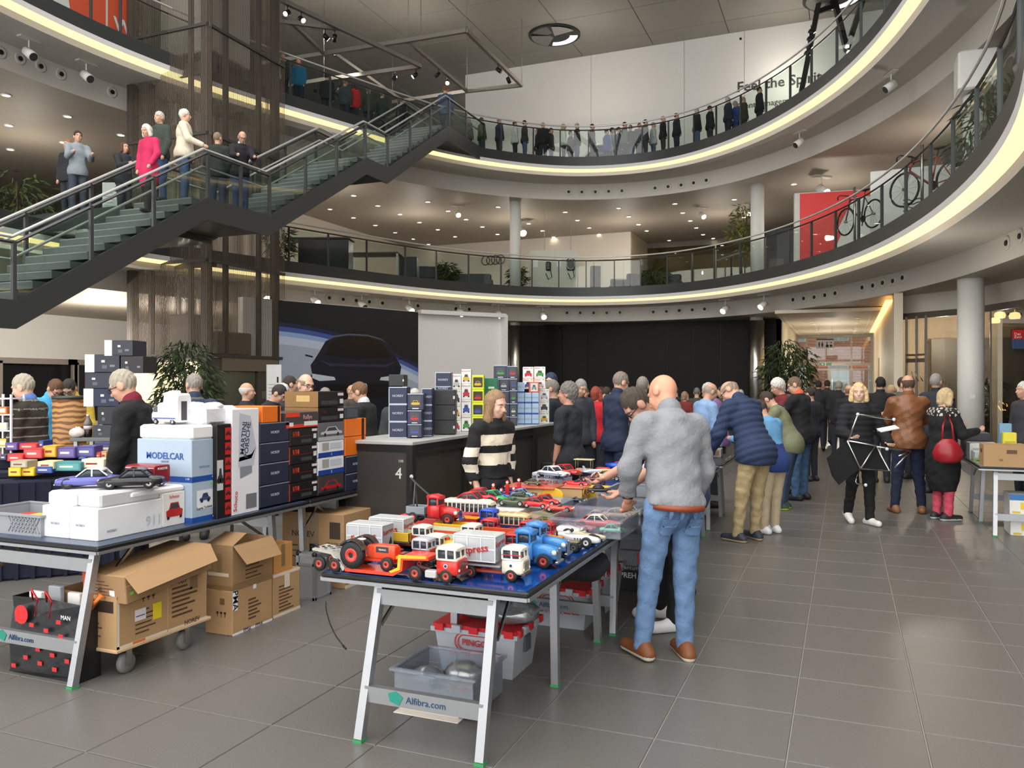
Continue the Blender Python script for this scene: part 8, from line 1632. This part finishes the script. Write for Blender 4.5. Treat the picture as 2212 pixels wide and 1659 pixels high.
for px,dx,f,lab,kw in((322,.55,205,'white-haired woman in pink coat walking down the stairs',dict(H=1.64,coat=(196,40,86),hair=(226,220,210),hs='bob',hem=.32,pants=(34,32,36),stride=14,nod=20,arms=((10,20,20),'d'))),(345,.95,200,'grey-haired man in green jacket behind the pink coat woman',dict(H=1.74,coat=(56,66,58),hair=(196,190,182),pants=(56,74,110))),(398,.5,75,'bearded man in cream fleece standing at the stair landing',dict(H=1.78,coat=(226,214,190),hair=(220,214,204),pants=JEAN,shoes=(60,56,52),fat=1.15,arms=('d',(20,10,50)))),(470,.95,350,'man in dark green anorak seen from behind on the stair landing',dict(H=1.78,coat=(44,50,44),hair=(140,120,92),pants=(52,62,86),turn=30)),(520,.35,150,'bald man in black jacket leaning on the landing handrail',dict(H=1.74,coat=(34,32,36),hair=(170,140,120),hs='ring',glasses=1,lean=16,pants=(54,70,104),shoes=(170,50,46),arms=((40,6,40),(40,6,40)),nod=14,collar=(220,220,216))),(962,.7,5,'man in blue jacket walking up at the stair top',dict(H=1.78,coat=(58,72,112),hair=(130,84,56),pants=(60,70,96),stride=8))):
 d,z=on_stair(px,dx);person(lab,px,d,f,1,z=step_top(px,dx),**kw)
for px,d,f,z,lab,kw in((148,17.0,200,Z1,'person with backpack behind the glass at the left landing',dict(H=1.68,coat=(40,42,46),hair=(150,110,80))),(168,16.5,140,Z1,'boy in grey sweatshirt at the left landing railing',dict(H=1.70,coat=(138,146,152),hair=(44,36,32),pants=(60,66,78),arms=('f','f'))),(268,17.2,120,Z1,'woman with brown hair in dark jacket at the landing railing',dict(H=1.68,coat=(46,46,50),hair=(92,60,44),hs='bob',arms=('r','f')))):
 person(lab,px,d,f,1,z=z+.1,**kw)
def gal2(px,ytop,back,c,pants,hc,hs,f,lab,H=None):
 h=ring_hit(px,back);d=h[2];z=Z2;H=(zat(ytop,d)-Z2);H=max(1.5,min(1.92,H))
 person(lab,px,d,f,2,H=H,z=z,coat=c,pants=pants,hair=hc,hs=hs,group='visitors queueing on the upper gallery')
QN=['black','navy','dark brown','grey','white','pale green','bright blue','olive'];QC=[(30,30,33),(40,46,64),(64,58,54),(96,96,98),(216,218,216),(196,214,190),(60,90,170),(84,84,60)]
HN=['grey-haired','dark-haired','brown-haired','balding','blond'];HC=[((176,170,162),'short'),((46,40,36),'short'),((96,70,52),'short'),((150,126,108),'ring'),((196,160,110),'bob')]
LOC=['first post past the stair','stair end of the queue','middle of the queue','parked show car','rear of the queue','end of the queue']
for k,(px,yt,b,ci,hi,f)in enumerate(((1012,262,1.6,3,0,60),(1040,266,1.4,7,2,60),(1078,283,1.2,1,3,60),(1112,286,1.3,4,1,80),(1133,283,1.1,2,1,80),(1162,296,1.8,0,2,260),(1173,286,1.1,0,3,20),(1190,293,1.7,2,1,100),(1217,288,1.2,5,4,90),(1232,300,2.0,3,1,80),(1246,278,1.1,0,0,80),(1279,290,1.2,3,1,90),(1310,281,1.9,6,1,70),(1322,276,2.2,4,1,90),(1336,275,2.2,1,2,90),(1349,285,1.2,3,1,90),(1362,301,1.6,0,1,200),(1381,296,1.5,0,2,150),(1394,283,1.2,0,1,90),(1411,288,1.6,4,0,90),(1432,283,1.1,0,3,90),(1461,272,1.1,0,1,80),(1505,275,1.1,0,0,80),(1533,264,1.2,0,1,80),(1572,248,1.0,1,0,80),(1588,265,1.5,6,0,80),(1605,258,1.4,2,3,80),(1640,250,1.2,0,1,90))):
 seg=('near the stair end','before the white car','beside the white car','past the white car','at the far end')[min(4,k//6)]
 hn,(hc,hs)=HN[hi],HC[hi];gal2(px,yt,b,QC[ci],((44,50,64),(90,110,140),(60,58,56))[k%3],hc,hs,f,'%s visitor in %s top on the upper gallery %s%s'%(hn,QN[ci],seg,'' if k!=25 else ', half hidden')if k not in(22,23)else('grey-haired','dark-haired')[k-22]+' visitor in black top, %s from the end of the upper gallery queue'%('sixth','fifth')[k-22])
for px,yt,c,hc,hs,f,lab in((596,175,(216,216,214),(216,180,120),'bob',110,'blond woman in white blouse with black vest by the upper railing'),(611,190,(60,58,60),(130,110,96),'short',150,'short man in dark vest by the upper railing'),(645,188,(30,110,150),(150,100,66),'long',170,'girl with long hair in teal jacket by the upper railing'),(706,196,(36,38,42),(40,36,34),'short',0,'dark hooded visitor by the upper railing'),(745,178,(66,70,78),(120,100,84),'short',20,'tall man in slate jacket by the upper railing'),(764,210,(196,44,44),(70,52,44),'bob',20,'small visitor in red jacket by the upper railing'),(795,205,(60,66,56),(100,90,80),'short',30,'man in olive jacket behind the stair top'),(825,228,(50,62,54),(90,80,66),'short',30,'man in dark green jacket behind the stair top'),(868,232,(46,46,50),(110,96,84),'short',40,'man in charcoal jacket behind the stair top')):
 gal2(px,yt,1.0 if px<700 else 1.3,c,(48,54,66),hc,hs,f,lab)
def sp3(px,py,d):return ad(px,d,zat(py,d))
t=thing('folding_stool','black folding stool with chrome frame carried in the blond woman\'s hands','stool');clothm=mat('stool_cloth',(24,24,26),.8)
def sheet(pts,d0,nm):
 P=[sp3(x,y,d0+e)for x,y,e in pts];n=Vector((SY,-CY,0))*.004;m=MB();k=len(P)
 m.add(P+[p-n for p in P],[tuple(range(k)),tuple(reversed(range(k,2*k)))]+[(i,(i+1)%k,k+(i+1)%k,k+i)for i in range(k)]).build(nm,clothm,t)
sheet([(1830,951,.0),(1786,990,.12),(1797,1028,.14),(1812,1048,.12),(1858,1012,0),(1843,980,0)],9.42,'cloth_side')
sheet([(1833,954,0),(1890,964,.1),(1919,1016,.1),(1860,1011,0)],9.43,'cloth_seat')
for pts in([(1830,952,0),(1858,1012,0),(1922,1018,.1),(1892,963,.1),(1830,952,0)],[(1832,952,0),(1853,895,0),(1891,901,.04),(1931,906,.08),(1936,912,.08)],[(1892,965,.1),(1967,975,.25)],[(1858,1012,0),(1847,1040,0),(1850,1044,0),(1874,1049,.05)],[(1940,985,.2),(1962,978,.25)],[(1891,963,.1),(1860,1011,0)],[(1967,975,.25),(1932,1010,.2)]):
 MB().tube([sp3(x,y,9.4+e)for x,y,e in pts],.011,7).build('frame_tube',chrome,t)
for x,y in((1853,895),(1931,906),(1870,1048),(1916,970)):MB().ball(sp3(x,y,9.4),.02,8,6).build('end_cap',cm((230,230,230),.3),t)
t=thing('folded_leaflet','white folded leaflet held in the blond woman\'s left hand','leaflet');a,b=sp3(1898,930,9.4),sp3(1938,922,9.4);MB().beam(a,b,.10,.012,up=(SY*.3,-CY*.3,1)).build('paper',cm((240,240,238),.6),t);MB().beam(a+Vector((0,0,-.008)),b+Vector((0,0,-.008)),.09,.006).build('inner_sheet',cm((226,226,222),.6),t)
